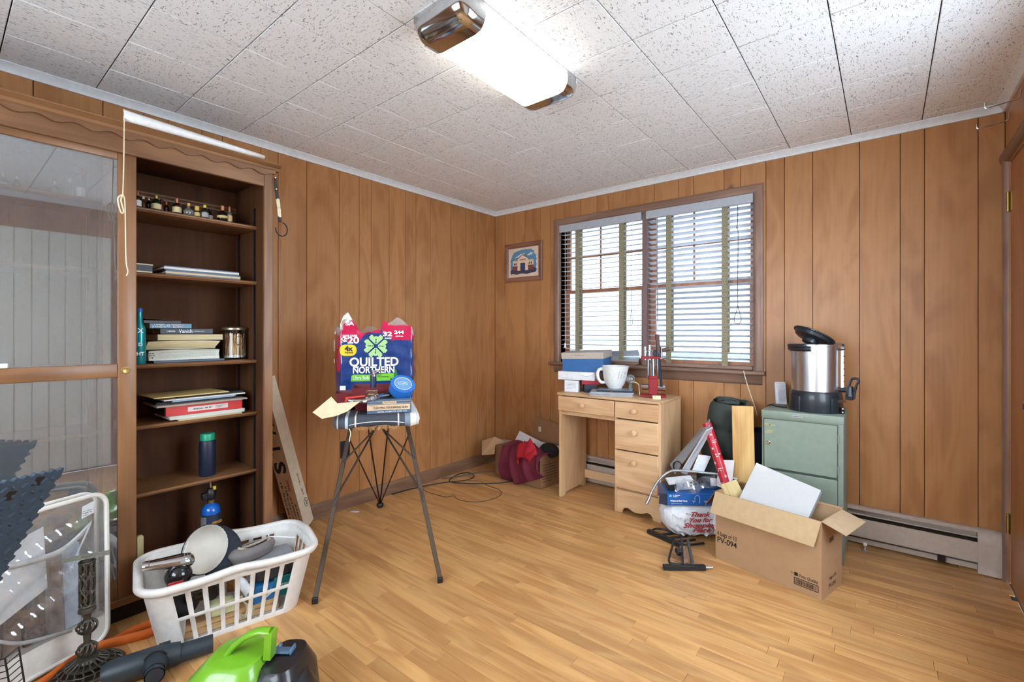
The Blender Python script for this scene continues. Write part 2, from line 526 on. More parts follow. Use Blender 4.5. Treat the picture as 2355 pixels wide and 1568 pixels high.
mb.box(0, W3[0], -RD - .12, -RD, 0, RH).box(W3[1], RW, -RD - .12, -RD, 0, RH).box(W3[0], W3[1], -RD - .12, -RD, 0, W3[2]).box(W3[0], W3[1], -RD - .12, -RD, W3[3], RH)
struct(mb.build('wall_front', MT['panel']))
w3 = bpy.data.objects.new('fill_window', None); col.objects.link(w3); w3.location = (1.7, -RD, W3[2]); struct(w3); PM['fill_window'] = Matrix.Translation((1.7, -RD, W3[2]))
for (a, b, c, d) in ((W3[0], W3[1], W3[2], W3[2] + .05), (W3[0], W3[1], W3[3] - .05, W3[3]), (W3[0], W3[0] + .05, W3[2], W3[3]), (W3[1] - .05, W3[1], W3[2], W3[3]), (1.67, 1.73, W3[2], W3[3])):
    MB().box(a, b, -RD - .08, -RD - .03, c, d).build('sash_bar', MT['white'], w3)
w2 = bpy.data.objects.new('window_2', None); col.objects.link(w2); w2.location = (RW, -1.9, W2[2]); struct(w2); PM['window_2'] = Matrix.Translation((RW, -1.9, W2[2]))
ym = (W2[0] + W2[1]) / 2
# unseen pale boards added on the right wall for the bookcase glass to reflect
d2 = bpy.data.objects.new('added_reflector', None); col.objects.link(d2); d2.location = (RW, -2.7, 0); struct(d2); PM['added_reflector'] = Matrix.Translation((RW, -2.7, 0))
cdm = plain('reflector_cream', (226, 222, 212), .5)
for k in range(9): MB().box(RW - .024, RW - .004, -3.22 + .10 * k + .0015, -3.22 + .10 * (k + 1) - .0015, .02, 2.05).build('board', cdm, d2, bevel=.003)
for nm, (a, b, c, d) in (('casing', (W2[0] - .06, W2[1] + .06, W2[3], W2[3] + .06)), ('casing', (W2[0] - .06, W2[0], W2[2], W2[3])), ('casing', (W2[1], W2[1] + .06, W2[2], W2[3])), ('stool', (W2[0] - .08, W2[1] + .08, W2[2] - .03, W2[2]))):
    MB().box(RW - .02, RW + .02, a, b, c, d).build(nm, MT['trimwoody'], w2, bevel=.004)
for (a, b, c, d) in ((W2[0], W2[1], W2[2], W2[2] + .05), (W2[0], W2[1], W2[3] - .05, W2[3]), (W2[0], W2[0] + .05, W2[2], W2[3]), (W2[1] - .05, W2[1], W2[2], W2[3]), (ym - .03, ym + .03, W2[2], W2[3]), (W2[0], W2[1], 1.40, 1.44)):
    MB().box(RW + .06, RW + .09, a, b, c, d).build('sash_bar', MT['white'], w2)
# ground outside
struct(MB().box(-25, 40, -25, 40, -.75, -.7).build('ground', plain('pale_ground', (196, 198, 196), .9)))

# ---- crown strips and baseboard
cp = [(0, RH), (.034, RH), (.034, RH - .004), (.026, RH - .010), (.014, RH - .024), (.010, RH - .034), (.010, RH - .038), (0, RH - .038)]
struct(MB().prism([(p[0], p[1]) for p in cp], 'y', -RD, 0).build('trim_1', MT['crown'], smooth=True, angle=50))
struct(MB().prism([(-p[0], p[1]) for p in cp], 'x', 0, RW).build('trim_2', MT['crown'], smooth=True, angle=50))
struct(MB().prism([(RW - p[0], p[1]) for p in cp], 'y', -RD, 0).build('trim_3', MT['crown'], smooth=True, angle=50))
bp_ = [(0, 0), (.014, 0), (.014, .072), (.011, .082), (.006, .088), (.004, .095), (0, .095)]
struct(MB().prism(bp_, 'y', -RD, 0).build('baseboard_left', MT['trimwoody'], smooth=True, angle=50))

# ---- window: casing, stool, apron, two double-hung units
wn = bpy.data.objects.new('window_1', None); col.objects.link(wn); wn.location = (1.47, 0, .93); struct(wn)
PM['window_1'] = Matrix.Translation((1.47, 0, .93))


def casing_profile(w, t=.018):
    return [(0, 0), (0, t * .55), (w * .12, t * .9), (w * .3, t), (w * .7, t), (w * .9, t * .8), (w, t * .5), (w, 0)]


CI = (.728, 2.214, .95, 2.103); CW = .058
# mitred casing: sweep the profile around three sides
pr = casing_profile(CW)
for nm, pts in (('casing', [((CI[0], CI[2]), (CI[0] - CW, CI[2])), ((CI[0], CI[3]), (CI[0] - CW, CI[3] + CW))]),
                ('casing', [((CI[0], CI[3]), (CI[0] - CW, CI[3] + CW)), ((CI[1], CI[3]), (CI[1] + CW, CI[3] + CW))]),
                ('casing', [((CI[1], CI[3]), (CI[1] + CW, CI[3] + CW)), ((CI[1], CI[2]), (CI[1] + CW, CI[2]))])):
    v = []; n = len(pr)
    for (inn, out) in pts:
        for (u, t) in pr:
            k = u / CW
            v.append((inn[0] + (out[0] - inn[0]) * k, -t, inn[1] + (out[1] - inn[1]) * k))
    f = [tuple(range(n)), tuple(range(2 * n - 1, n - 1, -1))] + [(i, (i + 1) % n, n + (i + 1) % n, n + i) for i in range(n)]
    mb = MB(); mb.add(v, f)
    mb.build(nm, MT['trimwoodx'] if abs(pts[0][0][1] - pts[1][0][1]) < .1 else MT['trimwood'], wn, smooth=True, angle=35)
st = [(.10, .956), (-.045, .956), (-.053, .952), (-.056, .943), (-.053, .934), (-.045, .930), (.10, .930)]
MB().prism(st, 'x', .642, 2.282).build('stool', MT['trimwoodx'], wn, smooth=True, angle=50)
ap = [(0, .930), (-.022, .930), (-.022, .922), (-.016, .915), (-.012, .88), (-.006, .868), (0, .865)]
MB().prism(ap, 'x', .672, 2.262).build('apron', MT['trimwoodx'], wn, smooth=True, angle=50)
MB().box(WIN[0] - .006, WIN[0], -.002, .13, WIN[2], WIN[3]).build('jamb', MT['trimwood'], wn)
MB().box(WIN[1], WIN[1] + .006, -.002, .13, WIN[2], WIN[3]).build('jamb', MT['trimwood'], wn)
MB().box(WIN[0], WIN[1], -.002, .13, WIN[3], WIN[3] + .006).build('head_jamb', MT['trimwoodx'], wn)
MB().box(1.457, 1.493, -.004, .13, WIN[2], WIN[3]).build('mullion', plain('mullion_paint', (122, 100, 96), .4), wn, bevel=.003)
MT['glass'] = sheet_glass('window_glass', (.46, .48, .50), .05)
MT['screen'] = sheet_glass('insect_screen', (.86, .87, .88), .0, .5, .06, (220, 222, 224))
def translucent(name, c, k):
    m, nt, b = new_mat(name); L = nt.links.new
    tr = N(nt, 'ShaderNodeBsdfTranslucent'); tr.inputs['Color'].default_value = lin(c); b.inputs['Base Color'].default_value = lin(c); b.inputs['Roughness'].default_value = .4
    mx = N(nt, 'ShaderNodeMixShader'); mx.inputs['Fac'].default_value = k
    L(b.outputs[0], mx.inputs[1]); L(tr.outputs[0], mx.inputs[2]); L(mx.outputs[0], nt.nodes['Material Output'].inputs['Surface'])
    return m


MT['blindwhite'] = translucent('slat_white', (242, 244, 248), .7)
sw = wood('sash_wood', (190, 128, 92), (150, 92, 64), 'Z', 1.5, .4, .03, 6, .6)
for (xa, xb, vx) in ((.735, 1.457, (1.058, 1.268)), (1.493, 2.21, (1.805, 2.005))):
    MZ = 1.548
    for (nm, za, zb, ya) in (('upper_sash', MZ - .012, 2.105, .095), ('lower_sash', .955, MZ + .012, .07)):
        mb = MB(); s = .036
        mb.box(xa, xa + s, ya, ya + .024, za, zb).box(xb - s, xb, ya, ya + .024, za, zb)
        mb.box(xa + s, xb - s, ya, ya + .024, zb - .026, zb).box(xa + s, xb - s, ya, ya + .024, za, za + (.026 if za > 1 else .05))
        sa = mb.build(nm, sw, wn)
        MB().box(xa + s, xb - s, ya + .011, ya + .013, za + .02, zb - .02).build('pane', MT['glass'], sa)
        if nm == 'upper_sash':
            zm = 1.835
            for x in vx: MB().box(x - .007, x + .007, ya + .003, ya + .010, za + .02, zb - .02).build('muntin', sw, sa)
            MB().box(xa + s, xb - s, ya + .003, ya + .010, zm - .007, zm + .007).build('muntin', sw, sa)
        else:
            MB().box(xa + .02, xb - .02, .122, .1225, .97, MZ).build('insect_screen', MT['screen'], wn)
MB().cyl((1.60, .062, MZ + .012), (1.60, .062, MZ + .02), .016, .010).build('sash_lock', MT['brass'], wn, smooth=True)
MB().cyl((2.12, .062, MZ + .012), (2.12, .062, MZ + .02), .016, .010).build('sash_lock', MT['brass'], wn, smooth=True)


# ---- door in the right wall
dr = bpy.data.objects.new('door_1', None); col.objects.link(dr); dr.location = (RW, -.45, 0); struct(dr)
PM['door_1'] = Matrix.Translation((RW, -.45, 0))
MB().box(RW + .004, RW + .04, DY0 + .004, DY1 - .004, .006, DZ - .004).build('door_slab', MT['doorwood'], dr, bevel=.002)
cw = .066


def halfround(w, t):
    return [(w / 2 - w / 2 * math.cos(PI * i / 8), t * math.sin(PI * i / 8) ** .8) for i in range(9)]


for (a, z0, z1) in ((DY1 + .006, 0, DZ + .02), (DY0 - .006 - cw, 0, DZ + .02)):
    MB().prism([(RW - t, a + u) for (u, t) in halfround(cw, .02)], 'z', z0, z1).build('casing', MT['trimwood'], dr, smooth=True, angle=50)
MB().prism([(RW - t, DZ + .006 + u) for (u, t) in halfround(cw, .024)], 'y', DY0 - .08, DY1 + .085).build('head_casing', MT['trimwoody'], dr, smooth=True, angle=50)
for z in (.29, 1.83):
    mb = MB(); mb.cyl((RW - .005, -.102, z - .045), (RW - .005, -.102, z + .045), .0065, n=12)
    for k in range(4): mb.cyl((RW - .005, -.102, z - .045 + k * .03 - .002), (RW - .005, -.102, z - .045 + k * .03 + .002), .0075, n=12)
    mb.box(RW + .001, RW + .0045, -.128, -.104, z - .045, z + .045)
    mb.build('hinge', MT['brass'], dr, smooth=True)
kp = [(.030, 0), (.030, .004), (.012, .008), (.010, .022), (.018, .030), (.027, .040), (.027, .050), (.020, .058), (0, .060)]
KM = frame((RW + .004, -.755, .925), (0, 0, 1), (0, -1, 0))
KM = Matrix.Translation((RW + .004, -.755, .925)) @ Euler((0, R(-90), 0)).to_matrix().to_4x4()
mb = MB(); mb.lathe(kp, 20, KM); mb.build('knob', MT['steel'], dr, smooth=True)
mb = MB(); mb.lathe([(.012, .0602), (.012, .0615), (0, .0615)], 14, KM); mb.build('key_button', plain('navy_button', (30, 40, 70), .4), dr, smooth=True)

# wire hooks on the right wall above the door
for (yy, zz, lb) in ((-.12, 2.225, 'bent wire hook on the wall over the door, the one nearer the room corner'), (-.36, 2.235, 'bent wire hook on the wall over the door, cut by the photo edge')):
    mb = MB(); mb.tube([(RW - .002, yy, zz + .03), (RW - .004, yy, zz - .005), (RW - .012, yy, zz - .012), (RW - .10, yy, zz - .022), (RW - .112, yy, zz - .022), (RW - .114, yy, zz + .004)], .0028, 8)
    tag(mb.build('wire_hook', MT['chrome'], smooth=True), lb, 'hook', 'wire hooks on the wall')

# ---- ceiling light: pan, chrome end caps, lit diffuser
def lamp_prof(dz=0, g=0):
    """half-octagonal section (x, z) from left wall of the pan to the right"""
    xa, xb = 1.55 - g, 1.81 + g
    zb = 2.247 - g
    return [(xa, RH - .016), (xa, 2.287), (xa + .008, 2.268), (xa + .022, zb + .006), (xa + .05, zb), (xb - .05, zb), (xb - .022, zb + .006), (xb - .008, 2.268), (xb, 2.287), (xb, RH - .016)]


lt = thing('ceiling_light', 'lit rectangular ceiling light with a white diffuser and chrome end caps', 'ceiling light', (1.68, -1.885, RH))
MB().box(1.556, 1.804, -2.245, -1.525, RH - .016, RH - .0005).build('pan', MT['white'], lt)
lm, nt_, b_ = new_mat('lit_diffuser')
b_.inputs['Base Color'].default_value = (.9, .88, .8, 1); b_.inputs['Emission Color'].default_value = (1, .975, .88, 1); b_.inputs['Emission Strength'].default_value = LAMP_STRENGTH
MB().prism(lamp_prof(), 'y', -2.15, -1.61).build('diffuser', lm, lt, smooth=True, angle=50)
for (ya, yb, sg) in ((-2.257, -2.142, -1), (-1.618, -1.512, 1)):
    pa = lamp_prof(g=.003); pa[0] = (pa[0][0], RH - .001); pa[-1] = (pa[-1][0], RH - .001); n = len(pa); v = []; f = []
    cx, cz = 1.68, RH - .001
    rings = 7; d = yb - ya
    for k in range(rings):                 # the cap's end is rounded over
        t = k / (rings - 1)
        yy = (yb - d * t) if sg < 0 else (ya + d * t)
        s = 1 if t < .5 else 1 - .18 * ((t - .5) / .5) ** 2.2
        sz = 1 if t < .45 else 1 - .42 * ((t - .45) / .55) ** 2.0
        v += [(cx + (x - cx) * s, yy, cz + (z - cz) * sz) for (x, z) in pa]
    for k in range(rings - 1):
        for i in range(n - 1):
            f.append((k * n + i, k * n + i + 1, (k + 1) * n + i + 1, (k + 1) * n + i))
    f.append(tuple((rings - 1) * n + i for i in range(n))); f.append(tuple(range(n)))
    mb = MB(); mb.add(v, f); mb.build('end_cap', MT['chrome'], lt, smooth=True, angle=60)

# ---- baseboard heater along the window wall
ht = thing('baseboard_heater', 'beige metal baseboard heater running along the wall under the window', 'heater', (1.7, -.035, 0))
hm = plain('heater_beige', (188, 172, 158), .4)
MB().box(.06, 3.32, -.006, -.001, .03, .205).build('back_plate', hm, ht)
MB().prism([(-.001, .215), (-.030, .215), (-.045, .205), (-.045, .200), (-.030, .209), (-.001, .209)], 'x', .06, 3.24).build('top_hood', hm, ht)
MB().box(.06, 3.24, -.062, -.058, .055, .158).build('front_panel', hm, ht, bevel=.0015)
MB().bar((.06, -.05, .178), (3.24, -.05, .178), .004, .006).build('damper_rail', hm, ht)
MB().box(.06, 3.24, -.05, -.012, .08, .165).build('fin_core', MT['dark'], ht)
MB().box(.06, 3.24, -.03, -.007, .010, .036).build('pipe_tray', hm, ht)
ecp = [(-.001, .216), (-.030, .216), (-.052, .205), (-.064, .185), (-.067, .16), (-.067, .004), (-.001, .004)]
MB().prism(ecp, 'x', 3.238, 3.312).build('end_cap', hm, ht, smooth=True, angle=50)
MB().prism([(y_ * .94, z_ * .985) for (y_, z_) in ecp], 'x', 3.312, RW - .004).build('filler_cap', hm, ht, smooth=True, angle=50)
MB().box(3.09, 3.12, -.05, -.02, .012, .05).build('foot_bracket', MT['dark'], ht)

# ---- blinds
def tape_material():
    m, nt, b = new_mat('ladder_tape'); L = nt.links.new
    tc = N(nt, 'ShaderNodeTexCoord'); ck = N(nt, 'ShaderNodeTexBrick')
    mp = N(nt, 'ShaderNodeMapping'); mp.inputs['Rotation'].default_value = (R(90), 0, 0)
    L(tc.outputs['Object'], mp.inputs['Vector']); L(mp.outputs[0], ck.inputs['Vector'])
    ck.inputs['Color1'].default_value = lin((186, 177, 152)); ck.inputs['Color2'].default_value = lin((136, 126, 108)); ck.inputs['Mortar'].default_value = lin((194, 186, 156))
    ck.inputs['Scale'].default_value = 1; ck.inputs['Mortar Size'].default_value = .004; ck.inputs['Brick Width'].default_value = .018; ck.inputs['Row Height'].default_value = .018
    ck.inputs['Bias'].default_value = -.3
    L(ck.outputs['Color'], b.inputs['Base Color']); b.inputs['Roughness'].default_value = .9
    tr = N(nt, 'ShaderNodeBsdfTranslucent'); L(ck.outputs['Color'], tr.inputs['Color']); mx = N(nt, 'ShaderNodeMixShader'); mx.inputs['Fac'].default_value = .5
    L(b.outputs[0], mx.inputs[1]); L(tr.outputs[0], mx.inputs[2]); L(mx.outputs[0], nt.nodes['Material Output'].inputs['Surface'])
    return m


MT['tape'] = tape_material()
MT['railgrey'] = plain('rail_grey', (176, 180, 190), .45)


def slat(mb, x0, x1, yc, z, tilt, crown=.002, w=.05, sagz=0):
    n = 5; v = []
    for x in (x0, x1):
        dz = sagz if x == x1 else 0
        for i in range(n):
            u = (i / (n - 1) - .5) * w
            h = crown * (1 - (2 * i / (n - 1) - 1) ** 2)
            v.append((x, yc + u * math.cos(tilt) + h * math.sin(tilt), z + dz - u * math.sin(tilt) + h * math.cos(tilt)))
    f = [(i, i + 1, n + i + 1, n + i) for i in range(n - 1)]
    v2 = [Vector(p) - Vector((0, 0, .0025)) for p in v]
    b = len(v)
    f2 = [(b + n + i, b + n + i + 1, b + i + 1, b + i) for i in range(n - 1)]
    e = []
    for i in range(n - 1): e += [(i, b + i, b + i + 1, i + 1), (n + i + 1, b + n + i + 1, b + n + i, n + i)]
    e += [(0, n, b + n, b), (n - 1, b + n - 1, b + 2 * n - 1, 2 * n - 1)]
    mb.add(v + v2, f + f2 + e)


YC = .032
for (xa, xb, tp, tilt, which) in ((1.500, 2.206, (1.654, 2.035), R(13), 'right'), (.738, 1.452, (.893, 1.284), R(-3), 'left')):
    lb = 'white venetian blind hanging straight over the window half nearer the door' if which == 'right' else 'white venetian blind with sagging lower slats over the window half nearer the picture'
    bl = thing('venetian_blind', lb, 'blind', ((xa + xb) / 2, YC, .96), group='window blinds')
    MB().box(xa - .006, xb + .006, -.022, -.008, 2.043, 2.102).build('valance', MT['railgrey'], bl, bevel=.002)
    MB().box(xa + .002, xb - .002, .008, .056, 2.055, 2.1).build('headrail', MT['railgrey'], bl)
    zs = []
    z = 2.028
    lim = .995 if which == 'right' else 1.085
    while z > lim:
        zs.append(z); z -= .0385
    proto = None
    for z in zs:
        if proto is None:
            mb = MB(); slat(mb, xa, xb, YC, 0, tilt)
            proto = mb.build('slat', MT['blindwhite'], bl, smooth=True)
            base = Vector((0, 0, z)); proto.location = base
        else:
            c = proto.copy(); col.objects.link(c); c.parent = bl; c.location = Vector((0, 0, z))
    if which == 'right':
        MB().box(xa, xb, YC - .028, YC + .028, .958, .984).build('bottom_rail', MT['trimwoodx'], bl, bevel=.004)
        tb = .97
    else:
        mb = MB(); slat(mb, xa + .01, xb - .05, YC, 1.075, R(2), sagz=-.08); mb.build('slat', MT['blindwhite'], bl, smooth=True)
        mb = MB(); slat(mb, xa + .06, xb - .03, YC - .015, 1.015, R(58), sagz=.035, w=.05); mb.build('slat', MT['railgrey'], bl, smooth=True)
        mb = MB(); slat(mb, xa + .05, xb - .03, YC - .010, .995, R(-50), sagz=.0, w=.05); mb.build('slat', MT['blindwhite'], bl, smooth=True)
        MB().box(xa + .02, xb - .03, YC - .04, YC + .015, .958, .982).build('bottom_rail', MT['trimwoodx'], bl, bevel=.004)
        tb = .99
    for x in tp:
        MB().box(x - .019, x + .019, YC - .0275, YC - .0265, tb, 2.06).build('ladder_tape', MT['tape'], bl)
        MB().box(x - .019, x + .019, YC + .0265, YC + .0275, max(tb, 1.06), 2.06).build('ladder_tape', MT['tape'], bl)
    cm = plain('blind_cord_' + which, (150, 150, 146) if which == 'right' else (120, 110, 96), .7)
    if which == 'right':
        x = 2.118
        pts = [(x, -.004, 2.04), (x, -.006, 1.93), (x - .006, -.006, 1.89), (x + .002, -.006, 1.86), (x, -.006, 1.5), (x, -.006, 1.38), (x - .020, -.006, 1.30), (x - .018, -.006, 1.272), (x, -.006, 1.26), (x + .018, -.006, 1.272), (x + .020, -.006, 1.30), (x + .001, -.006, 1.38)]
        MB().tube(spline(pts, 5), .0022, 6).build('lift_cord', MT['black'], bl, smooth=True)
        MB().tube([(1.575, -.006, 2.04), (1.578, -.006, 1.25)], .0022, 6).build('tilt_cord', cm, bl)
        MB().tube([(1.566, -.006, 2.04), (1.576, -.006, 1.30)], .0022, 6).build('tilt_cord', cm, bl)
        MB().lathe([(.003, 0), (.007, -.004), (.009, -.04), (0, -.042)], 10, Matrix.Translation((1.578, -.006, 1.262))).build('tassel', MT['white'], bl, smooth=True)
    else:
        x = 1.372
        pts = [(x, -.004, 2.04), (x, -.006, 1.5), (x, -.006, 1.38), (x - .010, -.006, 1.28), (x, -.006, 1.262), (x + .010, -.006, 1.28), (x + .001, -.006, 1.38)]
        MB().tube(spline(pts, 5), .0016, 6).build('lift_cord', cm, bl, smooth=True)
        MB().tube([(.782, -.006, 2.04), (.782, -.006, 1.11)], .0016, 6).build('tilt_cord', MT['white'], bl)
        MB().lathe([(.003, 0), (.007, -.004), (.010, -.04), (0, -.042)], 10, Matrix.Translation((.782, -.006, 1.115))).build('tassel', MT['white'], bl, smooth=True)
# ================================================================== bookcase against the left wall
def bw(nm, ax): return wood(nm, (142, 100, 66), (110, 73, 46), ax, 1.2, .34, .04, 6, .5)


MT['bcz'] = bw('bookcase_wood_z', 'Z'); MT['bcy'] = bw('bookcase_wood_y', 'Y')
MT['bcin'] = wood('bookcase_inside_shaded', (88, 56, 36), (66, 41, 26), 'Z', 1.0, .6, .03, 5, .5, spec=.12)  # bookcase wood darkened: shade of the dim interior is put into the colour
bc = thing('bookcase', 'tall brown wooden bookcase with a sliding glass door and scalloped top', 'bookcase', (.2, -2.92, 0))
BY0, BY1 = -3.62, -2.224            # outer sides
XF = .40
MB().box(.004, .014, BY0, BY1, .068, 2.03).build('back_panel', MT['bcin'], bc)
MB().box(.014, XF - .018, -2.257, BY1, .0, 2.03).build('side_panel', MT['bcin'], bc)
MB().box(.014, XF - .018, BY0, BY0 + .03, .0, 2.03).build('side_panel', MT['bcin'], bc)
MB().box(.014, .34, -2.888, -2.850, .10, 2.0).build('divider', MT['bcz'], bc, bevel=.002)
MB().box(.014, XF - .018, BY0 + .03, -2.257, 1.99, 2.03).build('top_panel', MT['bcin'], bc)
MB().box(.014, XF - .018, BY0 + .03, -2.257, .075, .10).build('bottom_deck', MT['bcy'], bc)
MB().box(.05, .385, BY0, BY1 - .002, .0, .066).build('plinth', MT['dark'], bc)
MB().box(XF - .018, XF, -2.266, BY1, .0, 2.03).build('stile', MT['bcz'], bc, bevel=.0015)
MB().box(XF - .018, XF, BY0, BY0 + .045, .0, 2.03).build('stile', MT['bcz'], bc, bevel=.0015)
MB().box(XF - .018, XF, BY0 + .045, -2.266, 1.953, 2.03).build('top_rail', MT['bcy'], bc, bevel=.0015)
MB().box(XF - .018, XF, BY0 + .045, -2.266, .064, .092).build('bottom_rail', MT['bcy'], bc, bevel=.0015)
# scalloped strip
n = 280; top = 2.046; pts = []
for i in range(n + 1):
    yy = BY0 - .002 + (BY1 + .010 - BY0 + .002) * i / n
    ph = ((yy - BY1) / .108) % 1.0
    zz = 2.018 + .0075 * math.cos(2 * PI * ph) 
    pts.append((yy, zz))
poly = pts + [(pts[-1][0], top), (pts[0][0], top)]
v = [(XF, p[0], p[1]) for p in pts] + [(XF + .012, p[0], p[1]) for p in pts] + [(XF, p[0], top) for p in pts] + [(XF + .012, p[0], top) for p in pts]
m = n + 1; f = []
for i in range(n):
    f += [(m + i, m + i + 1, 3 * m + i + 1, 3 * m + i), (i, 2 * m + i, 2 * m + i + 1, i + 1), (i, i + 1, m + i + 1, m + i), (2 * m + i, 3 * m + i, 3 * m + i + 1, 2 * m + i + 1)]
f += [(n, m + n, 3 * m + n, 2 * m + n), (0, 2 * m, 3 * m, m)]
mb = MB(); mb.add(v, f); mb.build('scalloped_valance', MT['bcy'], bc, smooth=True, angle=45)
cr = [(0.0, 2.040), (XF + .014, 2.040), (XF + .018, 2.046), (XF + .020, 2.052), (XF + .030, 2.058), (XF + .042, 2.066), (XF + .042, 2.070), (0, 2.070)]
MB().prism(cr, 'y', BY0 - .03, BY1 + .028).build('crown', MT['bcy'], bc, smooth=True, angle=30)
SZ = {1: 1.764, 2: 1.4735, 3: 1.061, 4: .7875, 5: .485}
for k, z in SZ.items():
    sp = [(.015, z), (.292, z), (.298, z - .005), (.297, z - .009), (.288, z - .018), (.015, z - .018)]
    for (ya, yb) in ((-2.850, -2.259), (BY0 + .03, -2.888)):
        MB().prism(sp, 'y', ya + .002, yb - .001).build('shelf', MT['bcy'], bc, smooth=True, angle=30)
for (x, ya, yb) in ((.27, -2.262, -2.257), (.07, -2.262, -2.257), (.27, -2.892, -2.888), (.07, -2.892, -2.888)):
    mb = MB(); mb.box(x - .008, x + .008, ya, yb, .12, 1.86)
    s = mb.build('shelf_standard', plain('dark_standard', (44, 46, 52), .4, .6), bc)
MB().prism([(.014, 1.872), (.026, 1.872), (.026, 1.880), (.020, 1.886), (.026, 1.892), (.026, 1.900), (.014, 1.900)], 'y', -2.85, -2.257).build('back_moulding', MT['bcy'], bc)
# sliding door
dx0, dx1 = .364, .384; dyL, dyR = -3.47, -2.783
door = MB().box(dx0, dx1, dyR - .063, dyR, .092, 1.975).build('sliding_door', MT['bcz'], bc, bevel=.004, seg=2)
MB().box(dx0, dx1, dyL, dyL + .063, .092, 1.975).build('door_stile', MT['bcz'], door, bevel=.004, seg=2)
for (z0, z1) in ((.092, .170), (1.017, 1.074), (1.926, 1.975)):
    MB().box(dx0, dx1, dyL + .063, dyR - .063, z0, z1).build('door_rail', MT['bcy'], door, bevel=.004, seg=2)
MT['caseglass'] = sheet_glass('bookcase_glass', (.93, .95, .96), .26, .02, .07, (200, 206, 214))
for (z0, z1) in ((.17, 1.017), (1.074, 1.926)):
    MB().box(dx0 + .009, dx0 + .012, dyL + .063, dyR - .063, z0, z1).build('pane', MT['caseglass'], door)
PK = Matrix.Translation((dx1, -2.820, 1.045)) @ Euler((0, R(90), 0)).to_matrix().to_4x4()
mb = MB(); mb.lathe([(.015, 0), (.015, .002), (.012, .003), (.009, .0018), (0, .0022)], 20, PK); mb.build('finger_pull', MT['brass'], door, smooth=True)

MB().box(dx1, dx1 + .012, -3.195, -3.158, 1.074, 1.092).build('white_latch', MT['white'], door, bevel=.003)
t = thing('black_camera_case', 'black case on the lower shelf behind the bookcase glass', 'case', (.17, -3.14, SZ[5] + .0005))
MB().box(-.09, .09, -.10, .085, 0, .12).build('body', MT['black'], t, local=True, bevel=.015, seg=2)
MB().box(.09, .10, -.07, .05, .02, .08).build('pocket', MT['black'], t, local=True, bevel=.004)
# ---- small liquor bottles
def bottle(name, label, x, y, z, r, h, body, cap, lab=None, shape='round', group=None, capz=.22):
    t = thing(name, label, 'bottle', (x, y, z), group=group)
    if shape == 'round': pr = [(0, 0), (r * .9, 0), (r, h * .03), (r, h * .5), (r * .9, h * .58), (r * .42, h * .70), (r * .36, h * .80), (r * .36, h * (1 - capz * .5))]
    elif shape == 'globe': pr = [(0, 0), (r * .6, 0), (r * .9, h * .12), (r, h * .28), (r * .9, h * .45), (r * .5, h * .60), (r * .34, h * .68), (r * .34, h * .88)]
    elif shape == 'can': pr = [(0, 0), (r, 0), (r, h * .62), (r * .97, h * .64), (r * .97, h * .66)]
    else: pr = [(0, 0), (r, 0), (r, h * .45), (r * .7, h * .60), (r * .38, h * .72), (r * .34, h * .9)]
    pr[0] = (0.0, 0.0005)
    MB().lathe(pr, 14).build('glass', body, t, smooth=True, local=True)
    rc = r * .42 if shape != 'can' else r * 1.0
    MB().lathe([(0, h * (1 - capz)), (rc, h * (1 - capz)), (rc, h * .985), (rc * .9, h), (0, h)], 14).build('cap', cap, t, smooth=True, local=True, angle=30)
    if lab:
        z0, z1 = (h * .10, h * .44) if shape != 'globe' else (h * .2, h * .36)
        a0 = R(-95); k = 1.02
        MB().lathe([(r * k, z0), (r * k, z1)], 14, None, a0, a0 + R(170)).build('label', lab, t, smooth=True, local=True)
    return t


GL = dict(dark=plain('bottle_dark', (30, 20, 16), .12, coat=.5), amber=plain('bottle_amber', (78, 36, 16), .1, coat=.5), green=plain('bottle_green', (26, 38, 26), .1, coat=.5),
          clear=sheet_glass('bottle_clear', (.80, .82, .80), .12, .04, .12, (190, 190, 185)), red=plain('bottle_red', (88, 20, 20), .15, coat=.5))
CP = dict(gold=plain('cap_gold', (196, 160, 84), .3, .8), black=plain('cap_black', (22, 20, 20), .4), copper=plain('cap_copper', (176, 116, 84), .3, .7), yellow=plain('cap_yellow', (206, 180, 70), .4), cream=plain('cap_cream', (226, 214, 180), .5), silver=plain('cap_silver', (196, 196, 196), .3, .9))
LB = dict(white=plain('label_white', (220, 222, 220), .6), cream=plain('label_cream', (206, 190, 146), .6), grey=plain('label_grey', (150, 150, 150), .5), gold=plain('label_gold', (190, 166, 110), .5))
gz = SZ[1] + .0005
